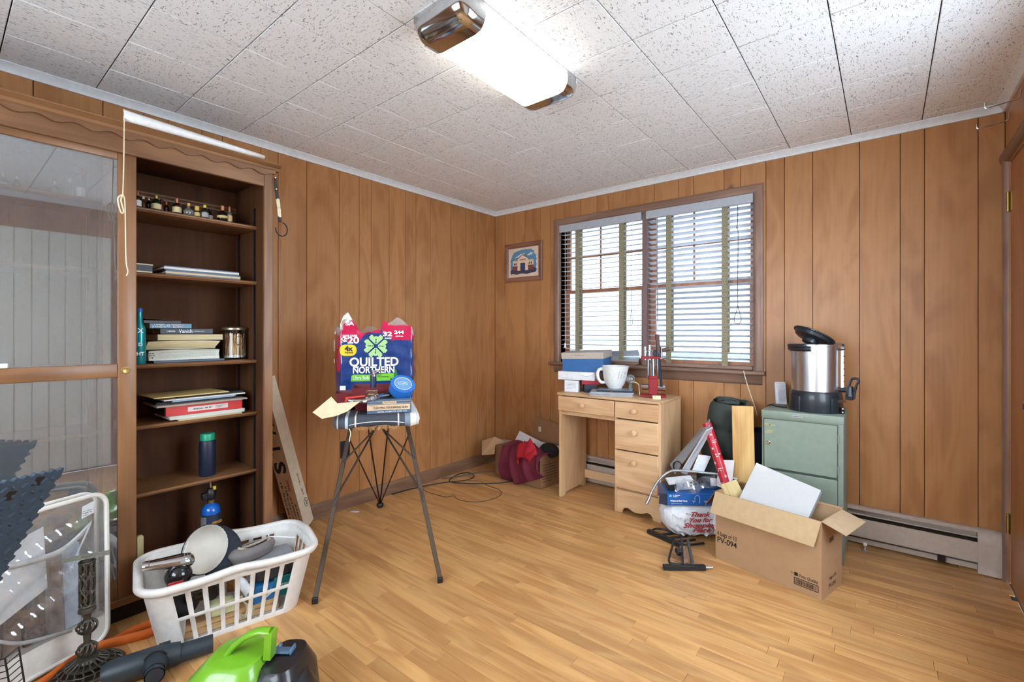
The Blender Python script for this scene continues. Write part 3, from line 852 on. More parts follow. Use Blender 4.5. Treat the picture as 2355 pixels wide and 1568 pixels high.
MINI = [
    ('dark', 'copper', 'white', -2.752, .255, .0140, .078, 'round', 'dark mini bottle with a white label, beside the door stile'),
    ('amber', 'cream', None, -2.722, .215, .0135, .066, 'slim', 'amber mini bottle with a cream cap, set back on the shelf'),
    ('dark', 'silver', None, -2.700, .205, .0140, .068, 'round', 'dark mini bottle with a silver cap behind the gold capped one'),
    ('green', 'gold', 'cream', -2.684, .258, .0195, .070, 'round', 'stout dark mini bottle with gold cap and round cream label'),
    ('red', 'black', None, -2.655, .225, .0115, .066, 'slim', 'deep red mini bottle with a black cap'),
    ('dark', 'copper', None, -2.634, .215, .0115, .064, 'slim', 'slim dark mini bottle with a copper cap'),
    ('dark', 'copper', 'cream', -2.603, .255, .0180, .076, 'round', 'dark mini bottle with copper foil neck and cream label'),
    ('green', 'copper', None, -2.575, .205, .0120, .068, 'round', 'green mini bottle standing behind the clear flask'),
    ('clear', 'gold', None, -2.556, .258, .0225, .062, 'globe', 'clear glass mini flask with a gold stopper'),
    ('dark', 'gold', 'gold', -2.522, .262, .0130, .054, 'can', 'small gold and cream cylinder bottle'),
    ('green', 'yellow', 'grey', -2.488, .260, .0160, .068, 'round', 'dark mini bottle with a bright yellow cap'),
    ('dark', 'black', 'grey', -2.458, .235, .0130, .060, 'slim', 'black mini bottle with a grey label'),
    ('dark', 'copper', 'gold', -2.410, .262, .0245, .080, 'globe', 'pear shaped mini bottle with a copper ball cap'),
    ('clear', 'copper', 'gold', -2.378, .262, .0130, .084, 'slim', 'tall clear mini bottle at the end of the row')]
for (b, c, l, yy, xx, r, h, sh, lb) in MINI:
    bottle('mini_bottle', lb, xx, yy, gz, r, h, GL[b], CP[c], LB[l] if l else None, sh, 'mini liquor bottles on the top shelf', .45 if sh == 'can' else (.3 if c == 'copper' else .2))
BEH = [('clear', 'cream', 'white', -3.155, .15, .016, .075, 'round', 'pale labelled mini bottle behind the glass by the photo edge'),
       ('green', 'silver', None, -3.122, .20, .012, .058, 'slim', 'small green bottle behind the bookcase glass'),
       ('clear', 'silver', None, -3.018, .22, .012, .06, 'round', 'lone clear mini bottle behind the bookcase glass'),
       ('clear', 'gold', None, -2.975, .235, .015, .078, 'round', 'clear mini bottle with gold cap behind the bookcase glass'),
       ('clear', 'copper', 'white', -2.940, .23, .017, .11, 'round', 'tallest bottle behind the bookcase glass, white label and copper neck')]
for (b, c, l, yy, xx, r, h, sh, lb) in BEH:
    bottle('mini_bottle', lb, xx, yy, gz, r, h, GL[b], CP[c], LB[l] if l else None, sh, 'mini bottles behind the glass door', .22)

# ---- books and papers
MT['pages'] = None


def page_material(name, c1, c2):
    m, nt, b = new_mat(name); L = nt.links.new
    tc = N(nt, 'ShaderNodeTexCoord'); mp = N(nt, 'ShaderNodeMapping'); mp.inputs['Scale'].default_value = (6, 6, 900)
    nz = N(nt, 'ShaderNodeTexNoise'); nz.inputs['Scale'].default_value = 1; nz.inputs['Detail'].default_value = 2
    rp = N(nt, 'ShaderNodeValToRGB'); rp.color_ramp.elements[0].color = lin(c2); rp.color_ramp.elements[1].color = lin(c1)
    rp.color_ramp.elements[0].position = .3; rp.color_ramp.elements[1].position = .65
    L(tc.outputs['Object'], mp.inputs['Vector']); L(mp.outputs[0], nz.inputs['Vector']); L(nz.outputs['Fac'], rp.inputs['Fac']); L(rp.outputs['Color'], b.inputs['Base Color'])
    b.inputs['Roughness'].default_value = .85
    return m


MT['pages'] = page_material('page_edges', (222, 208, 168), (170, 152, 112))
MT['pagesw'] = page_material('page_edges_white', (232, 230, 222), (190, 188, 180))
MT['printw'] = page_material('printed_edge', (226, 226, 214), (190, 190, 176))
MT['whiteink'] = plain('white_ink', (235, 238, 240), .5)
MT['blackink'] = plain('black_ink', (22, 22, 24), .6)


def book(name, label, cat, x, y0, y1, z, th, depth, cover, pages, rz=0, spine='front', group=None, ct=.0015):
    """lies flat; its long edge faces the room (+x) at x; y0..y1 along the shelf"""
    t = thing(name, label, cat, (x, (y0 + y1) / 2, z), rz, group)
    w = y1 - y0
    mb = MB()
    mb.box(-depth, 0, -w / 2, w / 2, 0, ct).box(-depth, 0, -w / 2, w / 2, th - ct, th)
    if spine == 'front': mb.box(-.0012, .0003, -w / 2, w / 2, ct, th - ct)
    elif spine == 'back': mb.box(-depth - .0003, -depth + .0012, -w / 2, w / 2, ct, th - ct)
    mb.build('cover', cover, t, local=True, bevel=.0005)
    i = .003 if spine else 0
    MB().box(-depth + i, -i, -w / 2 + i, w / 2 - i, ct, th - ct).build('pages', pages, t, local=True)
    return t


FM = lambda y, z, x=.0009: frame((x, y, z), (0, 1, 0), (0, 0, 1))     # a face looking into the room
navy = plain('cover_navy', (30, 34, 50), .4); teal = plain('cover_teal', (52, 112, 140), .35); blackc = plain('cover_black', (26, 24, 24), .4)
z3 = SZ[3] + .0005
book('thin_notebook', 'thin dark blue notebook under the paperback pile', 'notebook', .245, -2.69, -2.395, z3, .011, .2, plain('cover_blueblack', (36, 48, 74), .35), MT['blackink'])
gi0 = plain('faded_ink', (150, 148, 138), .7)
t = thing('thick_magazine', 'thick white printed paperback, fore edge out, near the bottom of the pile', 'book', (.235, -2.56, z3 + .0115), .03, group='paperbacks piled on the shelf')
mb = MB()
def magf(u, v):
    y_ = -.147 + .294 * u; zz = .002 + v * (.043 + .006 * math.sin(u * 3)) + .006 * (1 - u) * 0
    return (.0 + (-.006 * math.sin(PI * v) if True else 0), y_, zz)
mb.grid(magf, 12, 7)
mb.box(-.2, -.004, -.145, .145, .001, .043)
mb.build('pages', MT['printw'], t, local=True, smooth=True)
MB().box(-.2, .002, -.147, .147, 0, .0012).build('cover', MT['whiteink'], t, local=True)
MB().box(-.2, .002, -.147, .147, .0475, .0485).build('cover', MT['blackink'], t, local=True)
scribble(.020, .030, MT['blackink'], t, FM(-.135, .024, .001), 3, 2)
scribble(.24, .034, gi0, t, FM(.01, .026, .001), 7, 3, ink=.35)
t = thing('open_paperback', 'worn paperback with fanned tan pages in the middle of the pile', 'book', (.232, -2.56, z3 + .061), -.02, group='paperbacks piled on the shelf')
mb = MB()
def fan(u, v):
    y_ = -.142 + .284 * u + .012 * (v - .5) * (1 if u > .5 else -1) * (1.0 if (u < .05 or u > .95) else .2)
    return (-.012 * (1 - v) ** 2 + .004 * v, y_ + (.022 * (1 - v) * (-1 if u < .5 else -.6)) * abs(u - .5) * 2, .001 + .038 * v + .004 * math.sin(PI * u))
mb.grid(fan, 14, 8); mb.box(-.19, -.012, -.135, .13, .002, .038)
mb.build('pages', MT['pages'], t, local=True, smooth=True)
MB().box(-.19, .002, -.15, .135, 0, .001).build('cover', blackc, t, local=True)
MB().box(-.19, .004, -.135, .142, .0425, .0435).build('cover', blackc, t, local=True)
book('paperback', 'tan page block of a paperback, edge out, under the navy book', 'book', .235, -2.675, -2.395, z3 + .105, .030, .185, blackc, MT['pages'], .02, 'back', 'paperbacks piled on the shelf')
t = book('hardback', 'navy book with white spine lettering second from the pile top', 'book', .225, -2.66, -2.441, z3 + .1355, .026, .15, navy, MT['pages'], -.01, 'front', 'paperbacks piled on the shelf')
text('JORDAN', .010, MT['whiteink'], t, FM(-.068, .013), width=.034)
text('Vanish', .024, MT['whiteink'], t, FM(-.008, .013), width=.056, bold=.0002)
text('A FIRELIGHT NOVEL', .006, MT['whiteink'], t, FM(.048, .013), width=.048)
t = book('paperback', 'teal paperback with white and pink spine lettering on the pile', 'book', .23, -2.702, -2.535, z3 + .162, .0235, .105, teal, MT['pages'], .0, 'front', 'paperbacks piled on the shelf')
text('LYNSAY', .010, MT['whiteink'], t, FM(-.046, .0168), width=.040)
text('SANDS', .012, MT['whiteink'], t, FM(-.048, .0075), width=.052)
pink = plain('pink_ink', (226, 190, 184), .5)
text('IMMORTAL', .009, pink, t, FM(.026, .0168), width=.050)
text('BORN', .012, pink, t, FM(.026, .0075), width=.038)
text('ID', .018, MT['whiteink'], t, FM(-.012, .012), width=.013)
t = book('paperback', 'black paperback with a lifted cover on top of the pile', 'book', .205, -2.72, -2.57, z3 + .186, .014, .105, blackc, MT['pages'], .06, 'front', 'paperbacks piled on the shelf')
mb = MB(); mb.grid(lambda u, v: (-.105 + .105 * v + .006, -.08 + .15 * u, .0145 + .009 * (1 - u) ** 2 * v), 8, 5); mb.build('lifted_cover', plain('cover_brown_gold', (110, 74, 44), .4), t, local=True, smooth=True, solid=.0008)
# turquoise bottle
t = thing('spray_bottle', 'slim turquoise body spray bottle with blue cap beside the door stile', 'bottle', (.245, -2.742, z3))
tq = plain('turquoise_metal', (40, 150, 160), .25, .5)
MB().lathe([(0, 0), (.021, 0), (.023, .004), (.023, .15), (.021, .165), (.012, .185), (.010, .22), (.010, .235)], 20).build('body', tq, t, local=True, smooth=True)
MB().lathe([(.0105, .235), (.0115, .236), (.0115, .252), (0, .254)], 16).build('cap', plain('cap_blue', (40, 90, 170), .3), t, local=True, smooth=True)
for k, (s, sz) in enumerate((('X', .03), ('D', .022), ('HT', .022))):
    text(s, sz, MT['whiteink'], t, frame((.0228, -.0025, .15 - .042 * k - .02 * (k > 0)), (0, 1, 0), (0, 0, 1)), name='lettering', bold=.0004)
# jar of matches / swabs
t = thing('swab_jar', 'round glass jar full of wooden cotton swabs with a metal lid', 'jar', (.165, -2.318, z3))
JM = sheet_glass('jar_glass', (.96, .97, .97), .02, .02)
MB().lathe([(0, .002), (.050, .002), (.057, .010), (.057, .135), (.054, .148), (.052, .156)], 28).build('jar', JM, t, local=True, smooth=True)
MB().lathe([(.0, .157), (.060, .157), (.060, .166), (.056, .170), (.02, .174), (0, .174)], 28).build('lid', plain('lid_metal', (150, 138, 116), .35, .8), t, local=True, smooth=True, angle=30)
MB().tube(spline([(.0578, -.001 + .018 * math.cos(a), .10 + .022 * math.sin(a)) for a in [2 * PI * i / 10 for i in range(10)]], 3, True), .0012, 5, True).build('wire_clasp', MT['black'], t, local=True)
rg = random.Random(5); swm = plain('swab_stick', (228, 190, 142), .7); cot = plain('cotton_tip', (240, 238, 232), .9)
for k in range(110):
    a = rg.uniform(0, 2 * PI); r0 = .046 * math.sqrt(rg.random()); b2 = a + rg.uniform(-1.6, 1.6); r1 = .046 * math.sqrt(rg.uniform(.2, 1))
    p0 = Vector((r0 * math.cos(a), r0 * math.sin(a), .012)); p1 = Vector((r1 * math.cos(b2), r1 * math.sin(b2), rg.uniform(.118, .138)))
    s = MB().cyl(p0, p1, .0015, n=5).build('swab', swm, t, local=True)
    MB().cyl(p0 - (p1 - p0) * .02, p0 + (p1 - p0) * .1, .0022, n=6).build('cotton_tip', cot, s, local=True)
# shelf 2: small box and ring binders
z2 = SZ[2] + .0005
t = thing('small_box', 'small grey box with cream rim beside the stacked albums', 'box', (.23, -2.745, z2))
MB().box(-.06, .035, -.045, .045, 0, .008).build('base', CP['cream'], t, local=True)
MB().box(-.06, .035, -.045, .045, .008, .036).build('body', plain('slate_box', (66, 72, 82), .5), t, local=True)
MB().box(-.062, .037, -.047, .047, .036, .041).build('rim', CP['cream'], t, local=True)
book('album', 'lower navy album with gilt page edges lying on the shelf', 'album', .285, -2.655, -2.335, z2, .021, .23, plain('album_navy', (32, 44, 78), .3), MT['pages'], 0, None, 'navy albums on the second shelf', .006)
book('album', 'upper navy album with gilt corner lying on the shelf', 'album', .282, -2.660, -2.340, z2 + .0215, .019, .24, plain('album_navy2', (40, 54, 92), .3), MT['pagesw'], .01, None, 'navy albums on the second shelf', .005)
# shelf 4: papers and the red box
z4 = SZ[4] + .0005; zz = z4
def sheet(name, lb, x, ya, yb, th, mat, rz=0, dep=.22, cat='papers'):
    global zz
    o = thing(name, lb, cat, (x, (ya + yb) / 2, zz), rz, 'papers piled on the fourth shelf')
    mb = MB(); w = yb - ya
    k = max(1, int(th / .0022))
    rr = random.Random(int(th * 1e5) + int(-ya * 1000))
    for i in range(k):
        a, b, c = rr.uniform(-.004, .004), rr.uniform(-.004, .004), rr.uniform(-.003, .003)
        mb.box(-dep + c, c, -w / 2 + a, w / 2 + b, th * i / k, th * (i + 1) / k - .0002)
    mb.build('sheets', mat, o, local=True)
    zz += th + .0004
    return o
sheet('torn_papers', 'ragged cream papers at the bottom of the paper pile', .29, -2.605, -2.33, .007, MT['pages'], .02)
sheet('white_papers', 'white booklets under the red binder', .285, -2.64, -2.315, .016, MT['pagesw'], .015)
t = thing('red_binder', 'bright red binder box with a white spine label', 'binder', (.27, -2.485, zz), .012)
red = plain('binder_red', (196, 40, 34), .35)
MB().box(-.24, 0, -.166, .166, 0, .046).build('cover', red, t, local=True, bevel=.001)
MB().box(-.235, -.01, -.168, -.1655, .003, .043).build('inner_edge', MT['black'], t, local=True)
MB().box(0, .0008, -.078, .097, .012, .034).build('spine_label', plain('spine_label', (214, 200, 196), .6), t, local=True)
text('American', .014, MT['blackink'], t, FM(-.036, .023, .0015), width=.044, shear=.3)
scribble(.034, .012, MT['blackink'], t, FM(.012, .023, .0012), 1, 5)
scribble(.046, .014, MT['blackink'], t, FM(.064, .023, .0012), 2, 6, ink=.4)
zz += .0465
sheet('card_boards', 'grey and cream cardboard sheets lying on the red binder', .29, -2.69, -2.305, .008, plain('grey_board', (168, 158, 146), .7), .0, .24)
sheet('dark_folders', 'dark folders in the middle of the paper pile', .25, -2.68, -2.36, .010, plain('dark_folder', (52, 50, 56), .6), -.05)
sheet('blue_folder', 'light blue folder edge in the paper pile', .275, -2.625, -2.355, .008, plain('pale_blue_folder', (150, 172, 196), .6), .02)
sheet('loose_papers', 'crumpled white papers sticking out of the pile', .28, -2.66, -2.305, .006, MT['pagesw'], .03)
sheet('spiral_notebook', 'black spiral notebook near the top of the pile', .26, -2.60, -2.31, .009, MT['blackink'], .02, cat='notebook')
sheet('manila_folder', 'manila folder lying on top of the paper pile', .285, -2.70, -2.385, .005, plain('manila', (206, 182, 116), .6), .05, cat='folder')
# shelf 5 tumbler
t = thing('tumbler', 'tall navy bottle with a green screw lid alone on the fifth shelf', 'bottle', (.215, -2.462, SZ[5] + .0005))
MB().lathe([(0, 0), (.033, 0), (.037, .005), (.037, .165), (.034, .176), (.031, .178)], 28).build('body', plain('navy_matte', (22, 34, 56), .45), t, local=True, smooth=True)
MB().lathe([(0, .178), (.0325, .178), (.0325, .208), (.030, .212), (0, .213)], 28).build('lid', plain('lid_green', (24, 150, 112), .4), t, local=True, smooth=True, angle=35)
# torch on the bottom deck
t = thing('blow_torch', 'blue gas torch cylinder with bent metal nozzle at the bottom of the bookcase', 'torch', (.225, -2.45, .1005))
bl_ = plain('torch_blue', (26, 96, 190), .25, coat=.4)
MB().lathe([(0, 0), (.036, 0), (.042, .006), (.042, .205), (.038, .225), (.026, .238), (.014, .243), (.014, .248)], 28).build('cylinder', bl_, t, local=True, smooth=True)
MB().lathe([(.0424, .03), (.0424, .195)], 28).build('label', plain('torch_label', (44, 54, 74), .4), t, local=True, smooth=True)
MB().lathe([(.0428, .036), (.0428, .185)], 10, None, R(-110), R(-45)).build('small_print', page_material('fine_print', (150, 150, 150), (96, 98, 104)), t, local=True, smooth=True)
MB().lathe([(.0428, .055), (.0428, .10)], 8, None, R(5), R(60)).build('warning_panel', MT['whiteink'], t, local=True, smooth=True)
tw = frame((0.0436, .004, .150), (-.25, 1, 0), (0, 0, 1)); text('BERNZO', .017, plain('torch_orange', (224, 160, 60), .5), t, frame((.0455, .012, .155), (-.28, 1, 0), (0, 0, 1)), width=.05, bold=.0004)
MB().lathe([(.017, .246), (.017, .262), (0, .262)], 18).build('collar', MT['brass'], t, local=True, smooth=True, angle=30)
mb = MB(); mb.lathe([(0, .262), (.018, .262), (.023, .275), (.024, .295), (.018, .315), (.012, .322), (0, .323)], 18); mb.box(-.012, .012, -.040, -.012, .268, .300); mb.build('valve_head', MT['black'], t, local=True, smooth=True, bevel=.003)
MB().cyl((.012, .012, .312), (.012, .012, .330), .008, n=12).build('igniter_button', CP['yellow'], t, local=True, smooth=True)
MB().tube(spline([(0, 0, .318), (0, -.002, .345), (0, 0, .358), (0, .018, .395)], 5), [.0065] * 11 + [.007] * 5, 10).build('nozzle', MT['chrome'], t, local=True, smooth=True)
# yellowed card standing beside the plinth of the bookcase
t = MB().prism([(p[0] - 2.755, p[1] + .232) for p in rrect(.022, .15, .008)], 'x', .300, .316).build('light_switch_plate', plain('ivory_plate', (226, 212, 160), .4))
tag(t, 'ivory plastic cover plate standing just inside the bookcase beside the door', 'cover plate')
# white shade strip and its cord on top of the bookcase
t = thing('shade_valance', 'white curved blind valance resting along the top edge of the bookcase', 'valance', (.44, -2.6, 2.07))
mb = MB()
def shf(u, v):
    a = Vector((.458, -2.844, 2.0715)); b = Vector((.452, -2.29, 2.074)); h = .046 - .026 * u
    p = a.lerp(b, u); p.z += -0.003 + v * h; p.x += .012 * math.sin(PI * v) - .11 * u * 0; return p
mb.grid(shf, 10, 7); mb.build('strip', MT['white'], t, smooth=True, solid=.002)
mb = MB(); ys = [-2.846, -2.846, -2.847, -2.846]
mb.tube(spline([(.468, -2.842, 2.075), (.466, -2.843, 1.9), (.466, -2.846, 1.765)], 4), .0022, 6)
mb.tube(spline([(.466, -2.846, 1.765), (.466, -2.862, 1.745), (.466, -2.855, 1.70), (.466, -2.848, 1.688), (.466, -2.844, 1.70), (.466, -2.852, 1.74), (.466, -2.846, 1.763)], 5), .0028, 6)
mb.tube(spline([(.466, -2.846, 1.765), (.466, -2.840, 1.74), (.466, -2.838, 1.65), (.466, -2.836, 1.50), (.466, -2.830, 1.455), (.466, -2.835, 1.435)], 5), .0022, 6)
mb.build('pull_cord', CP['cream'], t, smooth=True)
# black and ivory link strap with a ring hook on the bookcase corner
t = thing('link_strap', 'black and ivory link strap ending in an open ring, hung on the bookcase corner', 'strap', (.41, -2.21, 1.70))
lk = [(-2.217, 2.006), (-2.213, 1.948), (-2.204, 1.898), (-2.198, 1.853), (-2.194, 1.808), (-2.190, 1.780)]
for k in range(5):
    a, b = lk[k], lk[k + 1]
    mt = MT['black'] if k not in (2, 3) else CP['cream']  # ivory links in the middle
    L_ = MB().bar((.412, a[0], a[1]), (.412, b[0], b[1]), .015 if k not in (2, 3) else .017, .008, (1, 0, 0)).build('link', mt, t, bevel=.002)
    PKm = Matrix.Translation((.416, a[0], a[1])) @ Euler((0, R(90), 0)).to_matrix().to_4x4()
    mb = MB(); mb.lathe([(.004, 0), (.004, .002), (0, .003)], 10, PKm); mb.build('rivet', MT['chrome'], L_, smooth=True)
ring = [(.412, -2.184 + .030 * math.cos(R(a)), 1.745 + .036 * math.sin(R(a))) for a in range(80, -200, -14)]
MB().tube(ring, .0032, 8).build('open_ring', MT['black'], t, smooth=True)
# ================================================================== ironing board seen end-on, and what lies on it
IA = R(54.07)
IO = (1.03, -2.03, 0)
BT = .815
ib = thing('ironing_board', 'old ironing board with striped grey cover on thin brown metal legs', 'ironing board', IO, IA)
leg_m = plain('leg_brown_metal', (88, 74, 62), .4, .6); rod_m = plain('rod_dark_metal', (58, 46, 40), .4, .6)
footm = MT['black']
LF = {-1: (Vector((-.265, -.036, .018)), Vector((-.130, .40, .765))), 1: (Vector((.291, -.009, .018)), Vector((.140, .40, .765)))}
for s in (-1, 1):
    a, b = LF[s]
    lg = MB().bar(a, b, .022, .009, (0, 1, 0)).build('leg', leg_m, ib, local=True, bevel=.002)
    MB().cbox((a.x, a.y, .014), (.026, .018, .028)).build('foot_cap', footm, lg, local=True, bevel=.003)
def lp(s, t): a, b = LF[s]; return a.lerp(b, t) + Vector((0, -.008, 0))
ball = Vector((.003, 1.06, .022))
MB().sphere(ball, (.024, .024, .022), 16, 10).build('ball_foot', footm, ib, local=True, smooth=True)
rods = [([lp(-1, .46) + Vector((-.008, 0, -.03)), lp(-1, .47), lp(-1, .49) + Vector((.004, .01, .01)), (.055, .52, .785)], .0048),
        ([lp(1, .44) + Vector((.008, 0, -.03)), lp(1, .45), lp(1, .47) + Vector((-.004, .01, .01)), (-.055, .52, .785)], .0048),
        ([lp(-1, .70), (.105, .50, .785)], .0045), ([lp(1, .69), (-.105, .50, .785)], .0045),
        ([lp(-1, .85), ball], .0042), ([lp(1, .85), ball], .0042), ([(-.075, .50, .785), ball], .0048), ([(.065, .50, .785), ball], .0048)]
for pts, r in rods: MB().tube(pts, r, 8).build('brace_rod', rod_m, ib, local=True, smooth=True)
MB().box(-.15, .15, .38, .56, .772, .786).build('deck_bracket', leg_m, ib, local=True)


def plan(inset):
    """outline of the board top: wide squared end near the room, tapering to a nose"""
    w = .20 - inset; P_ = []
    rad = .07
    y0 = inset - .0; 
    for a in range(180, 271, 15): P_.append((-w + rad + rad * math.cos(R(a)), y0 + rad + rad * math.sin(R(a))))
    for i in range(1, 6):
        t = i / 6; P_.append((-w + rad + (2 * w - 2 * rad) * t, y0 + .006 * math.sin(PI * t)))
    for a in range(270, 361, 15): P_.append((w - rad + rad * math.cos(R(a)), y0 + rad + rad * math.sin(R(a))))
    for i in range(1, 6): t = i / 5; P_.append((w - .01 * t, .1 + .45 * t))
    for i in range(1, 5): t = i / 5; P_.append(((w - .01) - (w - .07) * t ** 1.5, .55 + .5 * t))
    for a in range(0, 181, 20): P_.append(((.06 - inset * .3) * math.cos(R(a)), 1.06 + (.09 - inset) * math.sin(R(a))))
    for i in range(4, 0, -1): t = i / 5; P_.append((-((w - .01) - (w - .07) * t ** 1.5), .55 + .5 * t))
    for i in range(5, 0, -1): t = i / 5; P_.append((-(w - .01 * t), .1 + .45 * t))
    return P_


def cover_material():
    m, nt, b = new_mat('striped_cover'); L = nt.links.new
    tc = N(nt, 'ShaderNodeTexCoord'); sp = N(nt, 'ShaderNodeSeparateXYZ'); L(tc.outputs['Object'], sp.inputs[0])
    mr = N(nt, 'ShaderNodeMapRange'); mr.inputs['From Min'].default_value = -.21; mr.inputs['From Max'].default_value = .21
    L(sp.outputs['X'], mr.inputs['Value'])
    rp = N(nt, 'ShaderNodeValToRGB'); rp.color_ramp.interpolation = 'CONSTANT'
    st = [(0, (84, 88, 96)), (.07, (214, 214, 210)), (.085, (70, 74, 84)), (.16, (178, 196, 206)), (.19, (70, 72, 80)), (.26, (212, 214, 212)), (.275, (60, 64, 74)),
          (.72, (212, 214, 212)), (.735, (66, 70, 80)), (.80, (120, 136, 150)), (.86, (226, 226, 224)), (.93, (196, 200, 204)), (.945, (228, 228, 226))]
    el = rp.color_ramp.elements
    while len(el) < len(st): el.new(.5)
    for e, (p, c) in zip(el, st): e.position = p; e.color = lin(c)
    L(mr.outputs[0], rp.inputs['Fac']); L(rp.outputs['Color'], b.inputs['Base Color']); b.inputs['Roughness'].default_value = .85
    nz = N(nt, 'ShaderNodeTexNoise'); nz.inputs['Scale'].default_value = 60; bp = N(nt, 'ShaderNodeBump'); bp.inputs['Strength'].default_value = .3; bp.inputs['Distance'].default_value = .002
    L(tc.outputs['Object'], nz.inputs['Vector']); L(nz.outputs['Fac'], bp.inputs['Height']); L(bp.outputs['Normal'], b.inputs['Normal'])
    return m


rings = [(.12, BT), (.03, BT), (.012, BT - .003), (.002, BT - .012), (0, BT - .024), (.004, BT - .040), (.018, BT - .050), (.045, BT - .052)]
v = []; f = []; base = plan(0); n = len(base)
for k, (ins, z) in enumerate(rings):
    for i, p in enumerate(plan(ins)):
        y_ = p[1]
        droop = 0
        if k >= 3 and y_ < .25: droop = -.020 * (abs(p[0]) / .2) ** 2 * (1 - y_ / .25) * min(1, (k - 2) / 3) + .004 * math.sin(i * 2.1) * (k > 4)
        v.append((p[0], y_ if k else p[1], z + droop))
for k in range(len(rings) - 1):
    for i in range(n): f.append((k * n + i, k * n + (i + 1) % n, (k + 1) * n + (i + 1) % n, (k + 1) * n + i))
f.append(tuple(range(n)))
mb = MB(); mb.add(v, f); mb.build('cover', cover_material(), ib, local=True, smooth=True, angle=80)
MB().prism([(p[0], p[1]) for p in plan(.03)], 'z', BT - .032, BT - .022).build('deck', leg_m, ib, local=True)
# light piping along the near hem and the frayed pad
pip = []
for i in range(25):
    t = i / 24; x_ = -.165 + .33 * t
    pip.append((x_, -.004 + .05 * (abs(x_) / .2) ** 4, BT - .026 - .026 * (abs(x_) / .17) ** 2.4))
MB().tube(pip, .0018, 6).build('piping', LB['white'], ib, local=True, smooth=True)
mb = MB(); rg = random.Random(11)
for k in range(90):
    x_ = rg.uniform(-.10, .10); y_ = rg.uniform(.0, .03); z_ = BT - .050
    q = [(x_, y_, z_)]
    for j in range(4): q.append((q[-1][0] + rg.uniform(-.008, .008), q[-1][1] + rg.uniform(-.004, .006), q[-1][2] - rg.uniform(.001, .007)))
    mb.tube(q, .0006, 3, caps=False)
o = mb.build('frayed_pad', plain('pad_tan', (206, 160, 110), .9), ib, local=True); o['kind'] = 'stuff'
MB().prism([(p[0] * .8, p[1] * .6 + .012) for p in plan(.05)], 'z', BT - .056, BT - .046).build('pad_edge', plain('pad_cream', (220, 200, 168), .9), ib, local=True)
MB().tube(spline([(-.125, .012, BT - .055), (-.118, .010, BT - .075), (-.122, .010, BT - .10), (-.124, .01, BT - .115)], 4), .0022, 5).build('loose_string', CP['cream'], ib, local=True)


def onboard(x, y, z=BT):
    return (IO[0] + x * math.cos(IA) - y * math.sin(IA), IO[1] + x * math.sin(IA) + y * math.cos(IA), z)


def bthing(name, label, cat, x, y, z=BT + .0015, rz=0, group=None):
    return thing(name, label, cat, onboard(x, y, z), IA + rz, group)


FL = lambda x, z, y: frame((x, y, z), (1, 0, 0), (0, 0, 1))      # face looking at the near end

# ---- big bag of toilet paper, torn open
bag = bthing('toilet_paper_bag', 'torn open blue and pink plastic toilet paper package on the ironing board', 'package', 0, .45)
b_blue = plain('bag_blue', (26, 58, 120), .22, coat=.5, bump=.25, nscale=28, noise=.25); b_red = plain('bag_pink', (196, 24, 76), .22, coat=.5, bump=.25, nscale=28, noise=.12)
b_clear = sheet_glass('bag_clear', (.93, .93, .95), .12, .12, .22, (225, 225, 230)); b_green = plain('bag_green', (120, 196, 60), .3, coat=.3)
H0 = -.0015
def per(u):
    """perimeter point: front left to front right, right side, back, left side"""
    pts = [(-.203, 0), (.186, 0), (.205, .20), (-.245, .19)]
    seg = [.389, .2, .45, .195]; tot = sum(seg); d = (u % 1) * tot
    for i in range(4):
        if d <= seg[i] or i == 3:
            a, b = pts[i], pts[(i + 1) % 4]; t = min(1, d / seg[i]); return (a[0] + (b[0] - a[0]) * t, a[1] + (b[1] - a[1]) * t, i, t)
        d -= seg[i]
TOPF = [(-.203, .425), (-.190, .47), (-.164, .505), (-.14, .46), (-.118, .43), (-.105, .40), (-.088, .385), (-.06, .375), (-.03, .395), (0, .405), (.015, .40), (.02, .44), (.03, .455), (.055, .44), (.08, .455), (.10, .475), (.13, .46), (.16, .43), (.186, .42)]
def topz(x, i, t, u):
    if i == 0:
        for (a, b) in zip(TOPF[:-1], TOPF[1:]):
            if a[0] <= x <= b[0]: return a[1] + (b[1] - a[1]) * (x - a[0]) / (b[0] - a[0])
        return .42
    return (.42, .39 + .03 * math.sin(t * 9), .40 + .02 * math.sin(t * 11), .425 - .02 * math.sin(PI * t))[i] if i == 1 else ((.40 + .025 * math.sin(t * 14)) if i == 2 else .41 + .015 * math.cos(3 * t))
rgb = random.Random(2)
NU, NV = 150, 64; v = []; f = []; mi = []
for j in range(NV + 1):
    for i in range(NU):
        u = i / NU; x_, y_, sd, t = per(u); tz = topz(x_, sd, t, u); w = j / NV; z_ = w * tz
        bulge = .012 * math.sin(PI * min(1, w * 1.05)) * math.sin(PI * t) if sd in (1, 3) else .003 * math.sin(PI * t)
        wr = .0022 * math.sin(31 * x_ + 17 * z_ + 3 * math.sin(23 * z_)) + .0016 * math.sin(60 * z_ - 40 * x_)
        off = (bulge + wr) if w < .9 else wr * 2 + bulge
        nx, ny = [(0, -1), (1, 0), (0, 1), (-1, 0)][sd]
        squeeze = 1 - .02 * (1 - w)
        v.append((x_ * squeeze + nx * off, y_ + ny * off * (0.6 if sd == 0 else 1), z_))
